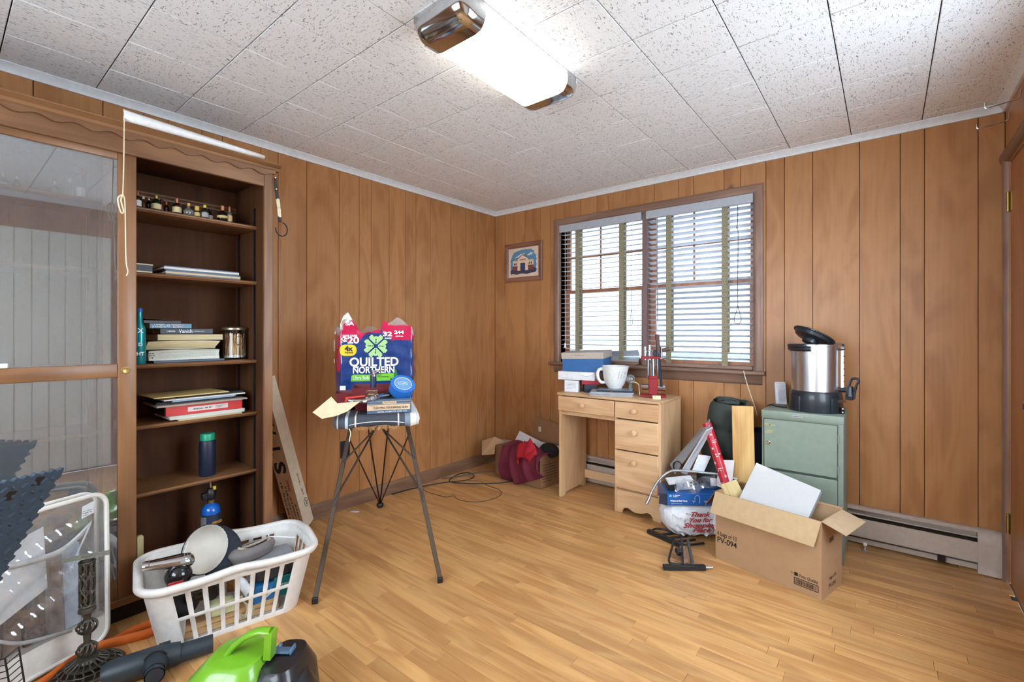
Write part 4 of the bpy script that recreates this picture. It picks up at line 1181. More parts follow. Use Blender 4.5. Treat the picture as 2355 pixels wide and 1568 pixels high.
for j in range(NV):
    for i in range(NU):
        f.append((j * NU + i, j * NU + (i + 1) % NU, (j + 1) * NU + (i + 1) % NU, (j + 1) * NU + i))
        p = Vector(v[j * NU + i]); x_, y_, sd, t = per((i + .5) / NU); tz = topz(x_, sd, t, 0); z_ = tz * (j + .5) / NV
        if sd == 0:
            lim = .335 + .01 * (x_ > .02)
            cxx, czz = -.014, .305
            if (x_ - cxx) ** 2 + (z_ - czz) ** 2 < .092 ** 2: lim = .385
            m_ = 1 if z_ > lim else 0
            if (x_ < -.13 and z_ > .425 + (x_ + .203) * .5) or (x_ > .05 and z_ > .43 - .00 * x_) or (x_ < -.188 and z_ > .40): m_ = 2
        elif sd == 3: m_ = 1 if z_ > .17 else 0
        elif sd == 1: m_ = 1 if z_ > .345 else 0
        else: m_ = 1 if z_ > .33 else 0
        if sd and z_ > tz - .03: m_ = 2
        mi.append(m_)
mb = MB(); mb.add(v, f); mb.m = mi; mb.f.append(list(range(NU))); mb.m.append(0)
mb.build('bag', [b_blue, b_red, b_clear], bag, local=True, smooth=True, angle=80)
wi = MT['whiteink']; bi = MT['blackink']; FY = -.0075
text('QUILTED', .066, wi, bag, FL(-.022, .222, FY), width=.262, bold=.0018)
text('NORTHERN', .050, wi, bag, FL(-.024, .178, FY), width=.222, bold=.0014)
text('SAVE OVER', .016, wi, bag, FL(-.150, .368, FY), width=.078, bold=.0006)
text('$20', .048, wi, bag, FL(-.150, .343, FY), width=.094, bold=.0016)
text('SA', .030, wi, bag, FL(-.152, .436, FY), width=.046, bold=.001)
text('32', .034, wi, bag, FL(.048, .378, FY), width=.050, bold=.0014)
text('ROLLS', .010, wi, bag, FL(.052, .355, FY), width=.036, bold=.0006)
text('244', .026, wi, bag, FL(.112, .388, FY), width=.052, bold=.001)
text('SHEETS PER ROLL', .009, wi, bag, FL(.114, .366, FY), width=.042, bold=.0003)
pl = MB().prism([(p[0], p[1]) for p in rrect(.088, .062, .026)], 'y', FY - .0002, FY + .0006, Matrix.Translation((-.160, 0, .290))).build('yellow_badge', plain('badge_yellow', (236, 200, 30), .35), bag, local=True)
text('4x', .036, bi, pl, FL(-.158, .298, FY - .001), width=.044, bold=.0016)
text('THICKER', .012, bi, pl, FL(-.156, .276, FY - .001), width=.046, bold=.0005)
MB().prism([(-.145, .135), (-.142, .150), (-.13, .156), (-.06, .153), (.03, .158), (.085, .160), (.085, .118), (-.145, .118)], 'y', FY, FY + .0008).build('green_band', b_green, bag, local=True)
text('Ultra Soft', .026, wi, bag, FL(-.093, .136, FY - .001), width=.085, bold=.0004)
text('MADE', .010, bi, bag, FL(.002, .150, FY - .001), width=.03)
text('SUSTAINABLY', .010, bi, bag, FL(.028, .140, FY - .001), width=.066)
text('M', .014, bi, bag, FL(.072, .125, FY - .001), width=.014, bold=.0006)
mb = MB()
for k, (w_, z0_) in enumerate(((.020, .120), (.017, .132), (.013, .145), (.009, .157), (.005, .168))): mb.prism([(.095 - w_, z0_), (.095 + w_, z0_), (.095, z0_ + .020)], 'y', FY - .0012 - k * .0001, FY)
mb.build('pine_tree_print', plain('tree_green', (40, 110, 60), .5), bag, local=True)
# round quilt emblem: four fans of stripes with hearts
eg = plain('emblem_green', (176, 224, 150), .4); mb = MB()
for q in range(4):
    Mq = Matrix.Translation((-.014, FY - .0006, .312)) @ Matrix.Rotation(R(90 * q + 2), 4, 'Y')
    for k in range(4):
        h = .012 + .009 * k; L0 = .050 - .005 * k
        for s in (-1, 1):
            mb.bar(Mq @ Vector((s * .002, 0, h)), Mq @ Vector((s * min(.036, L0 - .01), 0, h + min(.034, L0 - .012))), .0055, .0012, Vector((0, 1, 0))) if h + .02 < .07 else None
    for s in (-1, 1): mb.sphere(Mq @ Vector((s * .003, 0, .050)), (.005, .0008, .005), 10, 6)
mb.build('round_emblem', eg, bag, local=True)
MB().box(-.203, -.203 + .03, FY - .0002, FY + .0006, .065, .095).build('barcode_panel', wi, bag, local=True)
text('OVER', .020, wi, bag, frame((-.2345, .07, .385), (.2, -1, 0), (0, 0, 1)), width=.05, name='lettering')
text('0', .085, wi, bag, frame((-.2405, .085, .31), (.2, -1, 0), (0, 0, 1)), name='lettering', bold=.003)
text('44', .035, wi, bag, frame((-.2405, .085, .225), (.2, -1, 0), (0, 0, 1)), name='lettering', bold=.001)

# ---- maroon divided tray
tr = bthing('divided_tray', 'maroon plastic divided parts tray in front of the toilet paper bag', 'tray', -.06, .225, BT + .0015)
mar = plain('maroon_plastic', (112, 40, 46), .35)
def traybox(x0, x1, y0, y1, h, nm):
    mb = MB(); e = .018; t = .003
    o_ = [(x0 - e, y0 - e), (x1 + e, y0 - e), (x1 + e, y1 + e), (x0 - e, y1 + e)]; i_ = [(x0, y0), (x1, y0), (x1, y1), (x0, y1)]
    V = [(p[0], p[1], 0) for p in i_] + [(p[0], p[1], h) for p in o_] + [(p[0] * .985, p[1] * .985, h) for p in o_] + [(p[0] * .97, p[1] * .97, t) for p in i_]
    F_ = [(3, 2, 1, 0)] + [(k, (k + 1) % 4, 4 + (k + 1) % 4, 4 + k) for k in range(4)] + [(4 + k, 4 + (k + 1) % 4, 8 + (k + 1) % 4, 8 + k) for k in range(4)] + [(8 + k, 8 + (k + 1) % 4, 12 + (k + 1) % 4, 12 + k) for k in range(4)] + [(12, 13, 14, 15)]
    mb.add(V, F_); return mb.build(nm, mar, tr, local=True)
traybox(-.045, .125, -.07, .075, .115, 'compartment'); traybox(-.125, -.072, -.04, .06, .088, 'side_compartment')
# ---- dark ribbed cylinder with chrome top standing in the tray
t = bthing('socket_handle', 'navy ribbed cylinder with a chrome top standing in the maroon tray', 'tool', -.022, .215, BT + .0075)
mb = MB(); pr = [(0, 0), (.0165, 0)]
for k in range(16): pr += [(.0165, .02 + k * .0085), (.0150, .024 + k * .0085)]
pr += [(.0165, .160), (0, .160)]
mb.lathe(pr, 20); mb.build('grip', plain('navy_grip', (30, 48, 84), .4), t, local=True, smooth=True)
mb = MB(); mb.lathe([(.017, .158), (.017, .168), (.010, .172), (.010, .180), (.014, .184), (.012, .190), (0, .192)], 18); mb.bar((-.004, 0, .178), (.040, -.006, .188), .010, .008); mb.sphere((.020, -.01, .184), .008)
mb.build('chrome_top', MT['chrome'], t, local=True, smooth=True)

# ---- soldering gun carton
t = bthing('soldering_gun_box', 'open vintage blue and tan soldering gun carton at the board edge', 'box', .056, .050, rz=R(2))
cb = plain('carton_blue', (70, 92, 116), .7); ct = plain('carton_tan', (206, 176, 140), .75); inn = plain('carton_inside', (150, 120, 92), .8)
W_, D_, Hh, th = .103, .084, .068, .0022
for (nm, x0, x1, y0, y1, m_) in (('front_wall', -W_, W_, 0, th, cb), ('back_wall', -W_, W_, D_ - th, D_, cb), ('side_wall', -W_, -W_ + th, th, D_ - th, cb), ('side_wall', W_ - th, W_, th, D_ - th, plain('carton_side', (140, 170, 196), .7))):
    MB().box(x0, x1, y0, y1, 0, Hh).build(nm, m_, t, local=True)
MB().box(-W_, W_, 0, D_, 0, th).build('floor', inn, t, local=True)
MB().box(-W_, W_ - .006, -.0006, 0, .016, .042).build('tan_panel', ct, t, local=True)
for z_ in (.045, .057): MB().box(-W_, W_, -.0005, 0, z_, z_ + .0012).build('pinstripe', ct, t, local=True)
MB().prism(rrect(.066, .012, .005), 'y', -.0012, 0, Matrix.Translation((.0, 0, .052))).build('name_badge', ct, t, local=True)
text('CRAFTSMAN', .010, bi, t, FL(.0, .052, -.0015), width=.054)
text('ELECTRIC SOLDERING GUN', .013, bi, t, FL(.006, .027, -.0010), width=.158, bold=.0003)
text('SEARS, ROEBUCK AND CO.', .009, wi, t, FL(.014, .008, -.0008), width=.138)
scribble(.034, .005, bi, t, FL(-.07, .037, -.0008), 1, 4)
# blue tape roll leaning in the carton
TM = Matrix.Translation(Vector(onboard(.117, .112, BT + .118))) @ Euler((0, 0, IA)).to_matrix().to_4x4() @ Euler((R(38), R(14), 0)).to_matrix().to_4x4()
tp = bpy.data.objects.new('tape_roll', None); col.objects.link(tp); tp.matrix_world = TM; PM[tp.name] = TM
tag(tp, 'roll of blue masking tape tilted in the soldering gun carton', 'tape')
tb = plain('tape_blue', (36, 108, 190), .5); tbd = plain('tape_edge', (30, 84, 160), .5)
MB().lathe([(.040, -.024), (.060, -.024), (.060, .024), (.040, .024), (.040, -.024)], 32).build('tape', tb, tp, local=True, smooth=True, angle=30)
MB().lathe([(0, .0235), (.042, .0235), (.042, .0250), (0, .0250)], 28).build('core_label', plain('tape_label', (104, 150, 196), .5), tp, local=True, smooth=True, angle=30)
MB().lathe([(.041, .0252), (.043, .0252), (.043, .0262), (.041, .0262)], 28, cap=False).build('label_ring', wi, tp, local=True)
scribble(.05, .030, wi, tp, frame((0, 0, .0252), (1, 0, 0), (0, 1, 0)), 3, 9, ink=.45)
# tools filling the carton
rg = random.Random(21)
for k, (nm, lb) in enumerate((('screwdriver', 'steel tool shaft lying across the carton beside the blue tape'), ('wrench', 'dull flat wrench lying in the soldering gun carton'), ('pliers_handle', 'blue gripped tool handle poking from the carton'), ('drill_bit', 'dark bit lying on the tools in the carton'))):
    t2 = bthing(nm, lb, 'tool', -.01 + k * .015, .068 + .012 * k, BT + .066 + .006 * k, rz=(.5, -.6, .9, .2)[k], group='tools in the carton')
    mm = (MT['steel'], MT['steel'], tb, MT['black'])[k]
    mb = MB(); mb.tube([(-.055, 0, 0), (-.01, 0, .004), (.03, 0, .010), (.06, 0, .018)], [.007, .0055, .004, .004], 8); mb.build('shaft', mm, t2, local=True, smooth=True)
    mb = MB(); mb.lathe([(0, -.012), (.010, -.010), (.011, .008), (.006, .014), (0, .015)], 10, Matrix.Translation((-.058, 0, -.002)) @ Euler((0, R(90), 0)).to_matrix().to_4x4()); mb.build('head', MT['chrome'] if k != 2 else MT['steel'], t2, local=True, smooth=True)
# tin snips with red grip
t = bthing('staple_plier', 'chrome plier tool with a red grip lying over the carton edge', 'pliers', -.085, .055, BT + .062)
mb = MB(); mb.tube(spline([(-.052, 0, .010), (-.03, -.004, .004), (.01, -.006, .002), (.045, -.004, .008), (.062, 0, .014)], 4), [.004, .006, .008, .009, .010, .0105, .0105, .0105, .011, .011, .011, .010, .010, .009, .009, .008, .006], 10); mb.build('lower_handle', MT['chrome'], t, local=True, smooth=True)
mb = MB(); mb.bar((-.062, .012, .018), (.03, .012, .024), .016, .008); mb.bar((-.060, .004, .000), (-.050, .006, .020), .016, .010); mb.build('red_grip', plain('grip_red', (206, 60, 52), .4), t, local=True, bevel=.002)
mb = MB(); mb.cbox((.055, .01, .026), (.034, .024, .016)); mb.cbox((.060, .012, .042), (.052, .020, .018)); mb.cyl((.085, -.004, .024), (.085, .02, .024), .009); mb.build('jaw', MT['chrome'], t, local=True, bevel=.002)
# folded tan carton flap hanging off the board's left
t = bthing('carton_flap', 'folded tan cardboard flap sticking out over the board edge', 'cardboard', -.16, .03)
mb = MB(); kr = plain('kraft_pale', (206, 190, 156), .85)
A_ = [(.075, -.01, .062), (.06, .06, .075), (-.005, .03, .058), (-.066, -.05, .012)]
mb.add([(.085, -.02, .068), (-.015, -.03, .064), (-.078, -.050, -.000), (-.02, -.052, .010), (.03, -.045, .028)], [(0, 1, 2, 3, 4)])
mb.add([(-.015, -.03, .064), (-.042, -.02, .094), (-.118, -.045, .030), (-.078, -.050, -.000)], [(0, 1, 2, 3)])
mb.build('flap', kr, t, local=True, solid=.0022)

# ================================================================== long carton leaning in the corner by the bookcase
ax = Vector((0, -.25, .968)).normalized()                               # the carton's length, leaning in the wall plane
up = Vector((0, ax.z, -ax.y))                                            # across, towards +y
SM = Matrix((Vector((1, 0, 0)), up, ax)).transposed().to_4x4() @ Matrix.Rotation(R(38), 4, 'Z'); SM.translation = Vector((.086, -1.905, .018))
sb = bpy.data.objects.new('long_carton', None); col.objects.link(sb); sb.matrix_world = SM; PM[sb.name] = SM
tag(sb, 'long narrow cardboard carton leaning on the wall beside the bookcase', 'carton')
kw = plain('carton_cream', (214, 200, 176), .75); kk = plain('carton_kraft', (176, 128, 92), .8)
MB().box(-.043, .043, -.058, .058, 0, .95).build('body', kk, sb, local=True, bevel=.001)
MB().box(.0432, .0442, -.0575, .0575, .001, .949).build('cream_side', kw, sb, local=True)
UF = lambda y, z: frame((y, -.0648, z), (0, 0, -1), (1, 0, 0))           # lettering runs down the kraft side
UF = lambda x, z: frame((x, -.0586, z), (0, 0, 1), (-1, 0, 0))
for s, z_ in (('S', .42), ('T', .54), ('A', .66), ('R', .78)): text(s, .085, bi, sb, UF(0.0, z_), width=.075, bold=.003)
text('M400', .020, plain('red_ink', (150, 40, 36), .6), sb, UF(.016, .30), width=.07, bold=.0004)
scribble(.11, .040, bi, sb, UF(-.014, .29), 2, 12)
scribble(.16, .070, bi, sb, UF(0, .15), 4, 13)
RF = lambda y, z: frame((.0446, y, z), (0, 0, -1), (0, 1, 0))
text('22-218-1', .022, bi, sb, RF(.012, .30), width=.075); text('6813', .020, bi, sb, RF(.018, .215), width=.040)
mb = MB(); mb.tube([(.0447, .026 + .021 * math.cos(a), .140 + .027 * math.sin(a)) for a in [2 * PI * i / 24 for i in range(24)]], .0014, 5, True); mb.build('round_stamp', bi, sb, local=True)
text('GTS', .020, bi, sb, RF(.026, .14), width=.034, bold=.0006)

# ================================================================== small things along the left wall
t = thing('wall_outlet', 'dark navy wall outlet plate on the panelling behind the ironing board', 'outlet', (.001, -1.566, .35))
MB().prism([(p[0] - 1.566, p[1] + .408) for p in rrect(.070, .116, .006)], 'x', .0005, .006).build('plate', plain('outlet_navy', (26, 34, 54), .35), t)
for z_ in (.385, .432):
    MB().prism([(p[0] - 1.566, p[1] + z_) for p in rrect(.032, .030, .008)], 'x', .006, .008).build('socket', plain('socket_navy', (36, 46, 70), .35), t)
    mb = MB()
    for s in (-1, 1): mb.box(.0081, .0086, -1.566 + s * .007 - .001, -1.566 + s * .007 + .001, z_ - .002, z_ + .008)
    mb.build('slots', LB['white'], t)
def cable(name, label, pts, r, mat, n=6):
    o = MB().tube(spline(pts, 6), r, n).build(name, mat, smooth=True)
    return tag(o, label, 'cable')
cable('power_cable', 'black cable looping over the floor along the left baseboard', [(.025, -1.20, .006), (.05, -1.0, .005), (.12, -.78, .005), (.22, -.62, .005), (.20, -.50, .005), (.10, -.46, .006), (.06, -.55, .005), (.14, -.72, .005), (.30, -.66, .005), (.46, -.52, .005), (.52, -.42, .006), (.56, -.34, .012)], .0042, MT['black'])
cable('grey_cable', 'grey cable running in the corner toward the carton', [(.05, -.72, .008), (.12, -.55, .006), (.16, -.40, .006), (.26, -.30, .006), (.40, -.28, .006), (.5, -.30, .008)], .004, plain('cable_grey', (96, 92, 90), .6))
cable('thin_wire', 'thin twisted wire curling across the floor boards', [(.03, -.98, .10), (.08, -.98, .03), (.16, -.99, .003), (.28, -.99, .003), (.38, -.98, .003), (.40, -.93, .003), (.48, -.96, .003), (.60, -.93, .003), (.66, -.84, .003), (.66, -.70, .003), (.58, -.62, .003), (.44, -.60, .003), (.32, -.56, .003), (.24, -.62, .004)], .0022, plain('wire_dark', (70, 60, 50), .6))
tag(MB().prism([(.075, -1.575), (.12, -1.555), (.125, -1.535), (.085, -1.55)], 'z', .001, .004).build('paper_scrap', MT['white']), 'small white paper scrap on the floor beside the baseboard', 'paper')
# ================================================================== laundry basket and what is in it
BA = R(77.7); BC = (.690, -2.53, .0005)
bk = thing('laundry_basket', 'white plastic laundry basket with slotted sides, full of household odds', 'basket', BC, BA)
bwm = plain('basket_white', (224, 220, 214), .4)
BL0, BW0, BL1, BW1, BH = .50, .28, .60, .375, .262


def bper(L, W, rc, s):
    """point at perimeter fraction s of a rounded rectangle, starting mid front side; -y is the side facing the room"""
    a, b = L / 2 - rc, W / 2 - rc; arc = PI * rc / 2
    segs = [('l', 2 * a), ('a', arc), ('w', 2 * b), ('a', arc), ('l', 2 * a), ('a', arc), ('w', 2 * b), ('a', arc)]
    tot = sum(x[1] for x in segs); d = s * tot; k = 0
    corners = [(a, -b, -90), (a, b, 0), (-a, b, 90), (-a, -b, 180)]
    while d > segs[k][1] and k < 7: d -= segs[k][1]; k += 1
    t = d / segs[k][1]
    if k == 0: return (-a + 2 * a * t, -W / 2)
    if k == 2: return (L / 2, -b + 2 * b * t)
    if k == 4: return (a - 2 * a * t, W / 2)
    if k == 6: return (-L / 2, b - 2 * b * t)
    cx, cy, a0 = corners[(k - 1) // 2]; an = R(a0 + 90 * t)
    return (cx + rc * math.cos(an), cy + rc * math.sin(an))


def bsurf(s, h):
    t = h / BH; L = BL0 + (BL1 - BL0) * t; W = BW0 + (BW1 - BW0) * t
    x, y = bper(L, W, .075, s)
    return (x, y, h)


rc = .075; a_, b_ = BL1 / 2 - rc, BW1 / 2 - rc; arc = PI * rc / 2; tot = 4 * a_ + 4 * b_ + 4 * arc
def seg_s(k0, f): return (k0 + f) / tot
cuts = []          # (s, hole?) intervals
starts = [0, 2 * a_ + arc, 2 * a_ + 2 * b_ + 2 * arc, 4 * a_ + 2 * b_ + 3 * arc]; lens = [2 * a_, 2 * b_, 2 * a_, 2 * b_]
iv = []
for st, ln, nh in zip(starts, lens, (8, 4, 8, 4)):
    u = ln / (nh + .0); bar = u * .33
    for i in range(nh):
        iv.append((st + i * u + bar / 2, st + (i + 1) * u - bar / 2))
edges = sorted(set([0, tot] + [round(x, 6) for p in iv for x in p] + [round(starts[q] + lens[q] + arc * j / 5, 6) for q in range(4) for j in range(6)]))
edges = [e for e in edges if e <= tot + 1e-6]
holes = set()
for i in range(len(edges) - 1):
    m_ = (edges[i] + edges[i + 1]) / 2
    if any(p[0] < m_ < p[1] for p in iv): holes.add(i)
hs = [0, .022, .116, .130, .226, BH]; n = len(edges) - 1
v = []; f = []
for h in hs:
    for e in edges[:-1]: v.append(bsurf(e / tot, h))
for j in range(len(hs) - 1):
    for i in range(n):
        if i in holes and j in (1, 3): continue
        f.append((j * n + i, j * n + (i + 1) % n, (j + 1) * n + (i + 1) % n, (j + 1) * n + i))
f.append(tuple(range(n - 1, -1, -1)))
mb = MB(); mb.add(v, f); mb.build('walls', bwm, bk, local=True, smooth=True, solid=.004, angle=50)
rim = []
for i in range(96):
    s = i / 96; x, y = bper(BL1 + .012, BW1 + .012, .08, s)
    lift = .020 * math.exp(-((abs(x) - BL1 / 2) / .03) ** 2) * math.exp(-(y / .09) ** 2) + .012 * math.exp(-(x / .08) ** 2)
    rim.append((x, y, BH + lift))
pf = [(-.004, -.022), (.010, -.018), (.019, -.006), (.018, .006), (.010, .012), (-.002, .011), (-.008, .004), (-.006, -.006)]
v = []; f = []; k = len(pf)
for i, p in enumerate(rim):
    q = Vector(rim[(i + 1) % 96]) - Vector(rim[i - 1]); nrm = Vector((q.y, -q.x, 0)).normalized()
    for (o_, z_) in pf: v.append(Vector(p) + nrm * o_ + Vector((0, 0, z_)))
for i in range(96):
    for j in range(k): f.append((i * k + j, ((i + 1) % 96) * k + j, ((i + 1) % 96) * k + (j + 1) % k, i * k + (j + 1) % k))
mb = MB(); mb.add(v, f); mb.build('rim', bwm, bk, local=True, smooth=True, angle=70)


def inb(x, y, z): c, s = math.cos(BA), math.sin(BA); return (BC[0] + x * c - y * s, BC[1] + x * s + y * c, z)
def kthing(nm, lb, cat, x, y, z, rz=0, rot=None):
    if rot: return thing(nm, lb, cat, inb(x, y, z), 0, None, (rot[0], rot[1], BA + rot[2]))
    return thing(nm, lb, cat, inb(x, y, z), BA + rz)


# boards at the bottom
pine = wood('board_pine', (222, 180, 128), (192, 146, 96), 'X', 1.5, .6, .05, 8, .5)
for i, (zz_, yy_, lb) in enumerate(((.006, -.05, 'pale wooden board at the bottom of the laundry basket'), (.030, -.045, 'second pale board lying on the basket bottom board'))):
    t = kthing('wood_board', lb, 'board', -.02, yy_, zz_, .02 * i); MB().box(-.19, .19, -.045, .045, 0, .022).build('board', pine, t, local=True, bevel=.002)
# carton and boxes
t = kthing('teal_box', 'teal printed box seen through the basket slots', 'box', .195, -.055, .056, -.1)
MB().box(-.04, .04, -.045, .045, 0, .085).build('carton', plain('teal_card', (24, 112, 116), .4), t, local=True, bevel=.002)
text('Ocean', .022, MT['whiteink'], t, FL(.0, .05, -.0455), width=.06)
t = kthing('blue_box', 'blue printed box beside the teal box in the basket', 'box', .105, -.06, .056, .12)
MB().box(-.042, .042, -.04, .04, 0, .07).build('carton', plain('blue_card', (30, 110, 170), .4), t, local=True, bevel=.002)
MB().prism([(.005, .01), (.036, .028), (.020, .030), (.030, .052)], 'y', -.0408, -.0402).build('print_flash', MT['whiteink'], t, local=True)
t = kthing('dark_case', 'dark case with grey lid edge in the right end of the basket', 'case', .17, .0, .142, .03)
MB().box(-.09, .075, -.10, .08, 0, .05).build('body', plain('case_dark', (52, 44, 46), .5), t, local=True, bevel=.006)
MB().box(-.092, .077, -.102, .082, .05, .062).build('lid_edge', plain('case_grey', (136, 136, 144), .4), t, local=True, bevel=.003)
t = kthing('adapter', 'pale yellow power adapter with a white cord in the basket', 'adapter', -.04, -.075, .056)
MB().box(-.045, .045, -.028, .028, 0, .05).build('body', plain('adapter_cream', (222, 222, 170), .5), t, local=True, bevel=.006)
mb = MB()
for k in range(5): mb.tube(spline([(.05 + .004 * k, -.034, .06), (.075, -.036 - .001 * k, .03), (.085 + .006 * k, -.036, -.01), (.06 + .01 * k, -.036, -.035), (.05, -.036, -.01)], 4), .0028, 6)
mb.build('cord', CP['cream'], t, local=True, smooth=True)
t = kthing('white_bottle', 'white plastic bottle lying in the basket behind the slots', 'bottle', .035, -.10, .150, 0, (R(62), 0, R(200)))
MB().lathe([(0, -.05), (.016, -.05), (.018, -.045), (.018, .02), (.012, .038), (.007, .05), (0, .055)], 18).build('body', MT['white'], t, local=True, smooth=True)
t = kthing('white_cup', 'white cup with printed side standing in the basket corner', 'cup', -.195, -.085, .007)
MB().lathe([(0, 0), (.028, 0), (.034, .085), (.036, .088), (.032, .088), (.027, .004), (0, .004)], 24).build('cup', MT['white'], t, local=True, smooth=True)
scribble(.03, .03, bi, t, frame((-.008, -.0335, .05), (1, -.3, 0), (0, 0, 1)), 3, 8)
rg = random.Random(8)
gloss = plain('gloss_black', (18, 20, 24), .2, coat=.5)
t = kthing('electric_shaver', 'black appliance with round grille inside the basket front', 'appliance', -.105, -.085, .150)
MB().box(-.05, .055, -.05, .04, 0, .06).build('body', gloss, t, local=True, bevel=.018, seg=3)
MB().lathe([(.030, 0), (.030, .008), (.022, .010), (.006, .004), (0, .006)], 20, Matrix.Translation((.02, -.05, .03)) @ Euler((R(90), 0, 0)).to_matrix().to_4x4()).build('grille', MT['black'], t, local=True, smooth=True)
t = kthing('black_pouch', 'soft black pouch slumped in the left end of the basket', 'pouch', -.18, .01, .06)
MB().sphere((0, 0, .06), (.075, .115, .06), 20, 12).build('pouch', plain('pouch_black', (22, 22, 26), .7, bump=.5, nscale=30), t, local=True, smooth=True)
t = kthing('grey_slipper', 'grey fabric slipper with light lining lying in the basket', 'slipper', .09, .03, .205, .3)
mb = MB()
def slp(u, v):
    a = 2 * PI * u; w = .046 * (1 - .25 * math.cos(a)); x = .10 * math.cos(a); y = w * math.sin(a)
    if v < .5: k = v * 2; return (x * (.85 + .15 * k), y * (.8 + .2 * k), k * .035)
    k = (v - .5) * 2; return (x * (1 - .35 * k) + .01 * k, y * (1 - .45 * k), .035 + .02 * math.sin(PI * k * .7))
mb.grid(slp, 28, 10, cu=True); mb.build('upper', plain('slipper_grey', (120, 114, 112), .9), t, local=True, smooth=True, solid=.004)
mb = MB(); mb.tube(spline([(.066 * math.cos(a) + .008, .026 * math.sin(a), .05 + .008 * math.cos(2 * a)) for a in [2 * PI * i / 14 for i in range(14)]], 2, True), .006, 8, True); mb.build('collar', plain('slipper_collar', (176, 160, 146), .9), t, local=True, smooth=True)
t = kthing('wire_hanger', 'white wire hanger end inside the far end of the basket', 'hanger', .20, .08, .235)
MB().tube(spline([(-.03, .01, .035), (-.036, .0, .03), (-.03, -.004, .022), (.02, -.02, .012), (.07, -.04, .002)], 5), .003, 6).build('wire', MT['white'], t, local=True, smooth=True)

# visor cap: white crown seen from inside, navy band and brim
CM = Matrix.Translation(Vector(inb(-.085, .045, .285))) @ Euler((0, 0, BA)).to_matrix().to_4x4() @ Euler((R(62), R(20), R(-8))).to_matrix().to_4x4()
cp_ = bpy.data.objects.new('visor_cap', None); col.objects.link(cp_); cp_.matrix_world = CM; PM[cp_.name] = CM
tag(cp_, 'white and navy baseball cap lying open side up in the basket', 'cap')
capw = plain('cap_white', (222, 216, 206), .9, noise=.12, nscale=12); navyc = plain('cap_navy', (24, 30, 42), .8)
mb = MB()
mb.grid(lambda u, v: ((.082 * math.cos(v * PI / 2)) * math.cos(2 * PI * u), (.098 * math.cos(v * PI / 2)) * math.sin(2 * PI * u), -.105 * math.sin(v * PI / 2)), 32, 9, cu=True)
mb.build('crown', capw, cp_, local=True, smooth=True, solid=.0015)
mb = MB(); mb.grid(lambda u, v: ((.083 - .001 * v) * math.cos(2 * PI * u), (.099 - .001 * v) * math.sin(2 * PI * u), .006 - .028 * v), 36, 3, cu=True); mb.build('band', navyc, cp_, local=True, smooth=True, solid=.003)
def brim(u, v):
    a = R(-70 + 140 * u); r = 1 + .62 * v * math.cos(a * .9) ** .6
    return (.083 * math.cos(a) * r, .099 * math.sin(a) * (1 + .10 * v), .004 + .02 * v * math.cos(a) - .035 * v * math.sin(a) ** 2)
mb = MB(); mb.grid(brim, 20, 7); mb.build('brim', navyc, cp_, local=True, smooth=True, solid=.004)
MB().box(-.074, -.070, -.022, .022, -.020, -.004).build('size_label', MT['whiteink'], cp_, local=True)

# hair dryer: chrome shell over a black motor dome
HM = Matrix.Translation(Vector(inb(-.215, -.085, .287))) @ Euler((0, 0, BA)).to_matrix().to_4x4() @ Euler((R(16), R(6), R(0))).to_matrix().to_4x4()
hd = bpy.data.objects.new('hair_dryer', None); col.objects.link(hd); hd.matrix_world = HM; PM[hd.name] = HM
tag(hd, 'vintage chrome and black hair dryer with a red badge resting in the basket', 'hair dryer')
mb = MB(); XS = [-.085, -.078, -.05, -.01, .03, .058, .074, .082]; RS = [.017, .020, .022, .026, .031, .031, .024, .010]
mb.tube([(x, .03 - .02 * (x + .085), .012 - .004 * (x > .06)) for x in XS], RS, 20)
mb.v = [Vector((p.x, p.y, p.z * .8 + .004)) for p in mb.v]
mb.build('chrome_shell', MT['chrome'], hd, local=True, smooth=True)
mb = MB()
for x in (-.066, .045, .055, .065): mb.tube([(x, .03 - .02 * (x + .085) + (.0225 + .09 * max(0, x + .05) * .6) * math.cos(a) * (1 if x < 0 else .98), .018 + (.0225 + .09 * max(0, x + .05) * .6) * .8 * math.sin(a)) for a in [PI * i / 10 for i in range(11)]], .0008, 4)
mb.build('shell_ribs', MT['steel'], hd, local=True)
mb = MB(); mb.sphere((.032, -.005, -.025), (.046, .042, .042), 22, 14); mb.build('motor_dome', gloss, hd, local=True, smooth=True)
bdm = plain('badge_red', (190, 46, 46), .35)
MB().prism([(-.020, .010), (.020, .010), (.024, .006), (.010, -.020), (-.010, -.020), (-.024, .006)], 'y', -.0455, -.040, Matrix.Translation((.022, -.002, -.030)) @ Matrix.Rotation(R(-8), 4, 'Y')).build('badge', bdm, hd, local=True, bevel=.001)
MB().cyl((.022, -.050, -.036), (.022, -.043, -.036), .006, n=12).build('switch', gloss, hd, local=True, smooth=True)

# ================================================================== clear bag with white frame against the bookcase door
TA = R(20)
tt = thing('clear_storage_bag', 'clear plastic storage bag with white rounded edging, leaning on the bookcase door', 'storage bag', (.50, -2.905, 0))
u_ = Vector((.105, -.285, 0)).normalized(); w_ = Vector((-.05, 0, 1)).normalized()       # left along the front, up with a lean
def tq_(a, b, d=0): nrm = u_.cross(w_); nrm = -nrm if nrm.x < 0 else nrm; return Vector((.505, -2.900, .012)) + u_ * a + w_ * b + nrm.normalized() * d
wp = plain('bag_white_vinyl', (226, 222, 214), .35)
def rr_path(x0, x1, y0, y1, r, n=6):
    P_ = []
    for (cx, cy, a0) in ((x1 - r, y1 - r, 0), (x0 + r, y1 - r, 90), (x0 + r, y0 + r, 180), (x1 - r, y0 + r, 270)):
        for i in range(n + 1): a = R(a0 + 90 * i / n); P_.append((cx + r * math.cos(a), cy + r * math.sin(a)))
    return P_
path = rr_path(0, .36, 0, .565, .05)
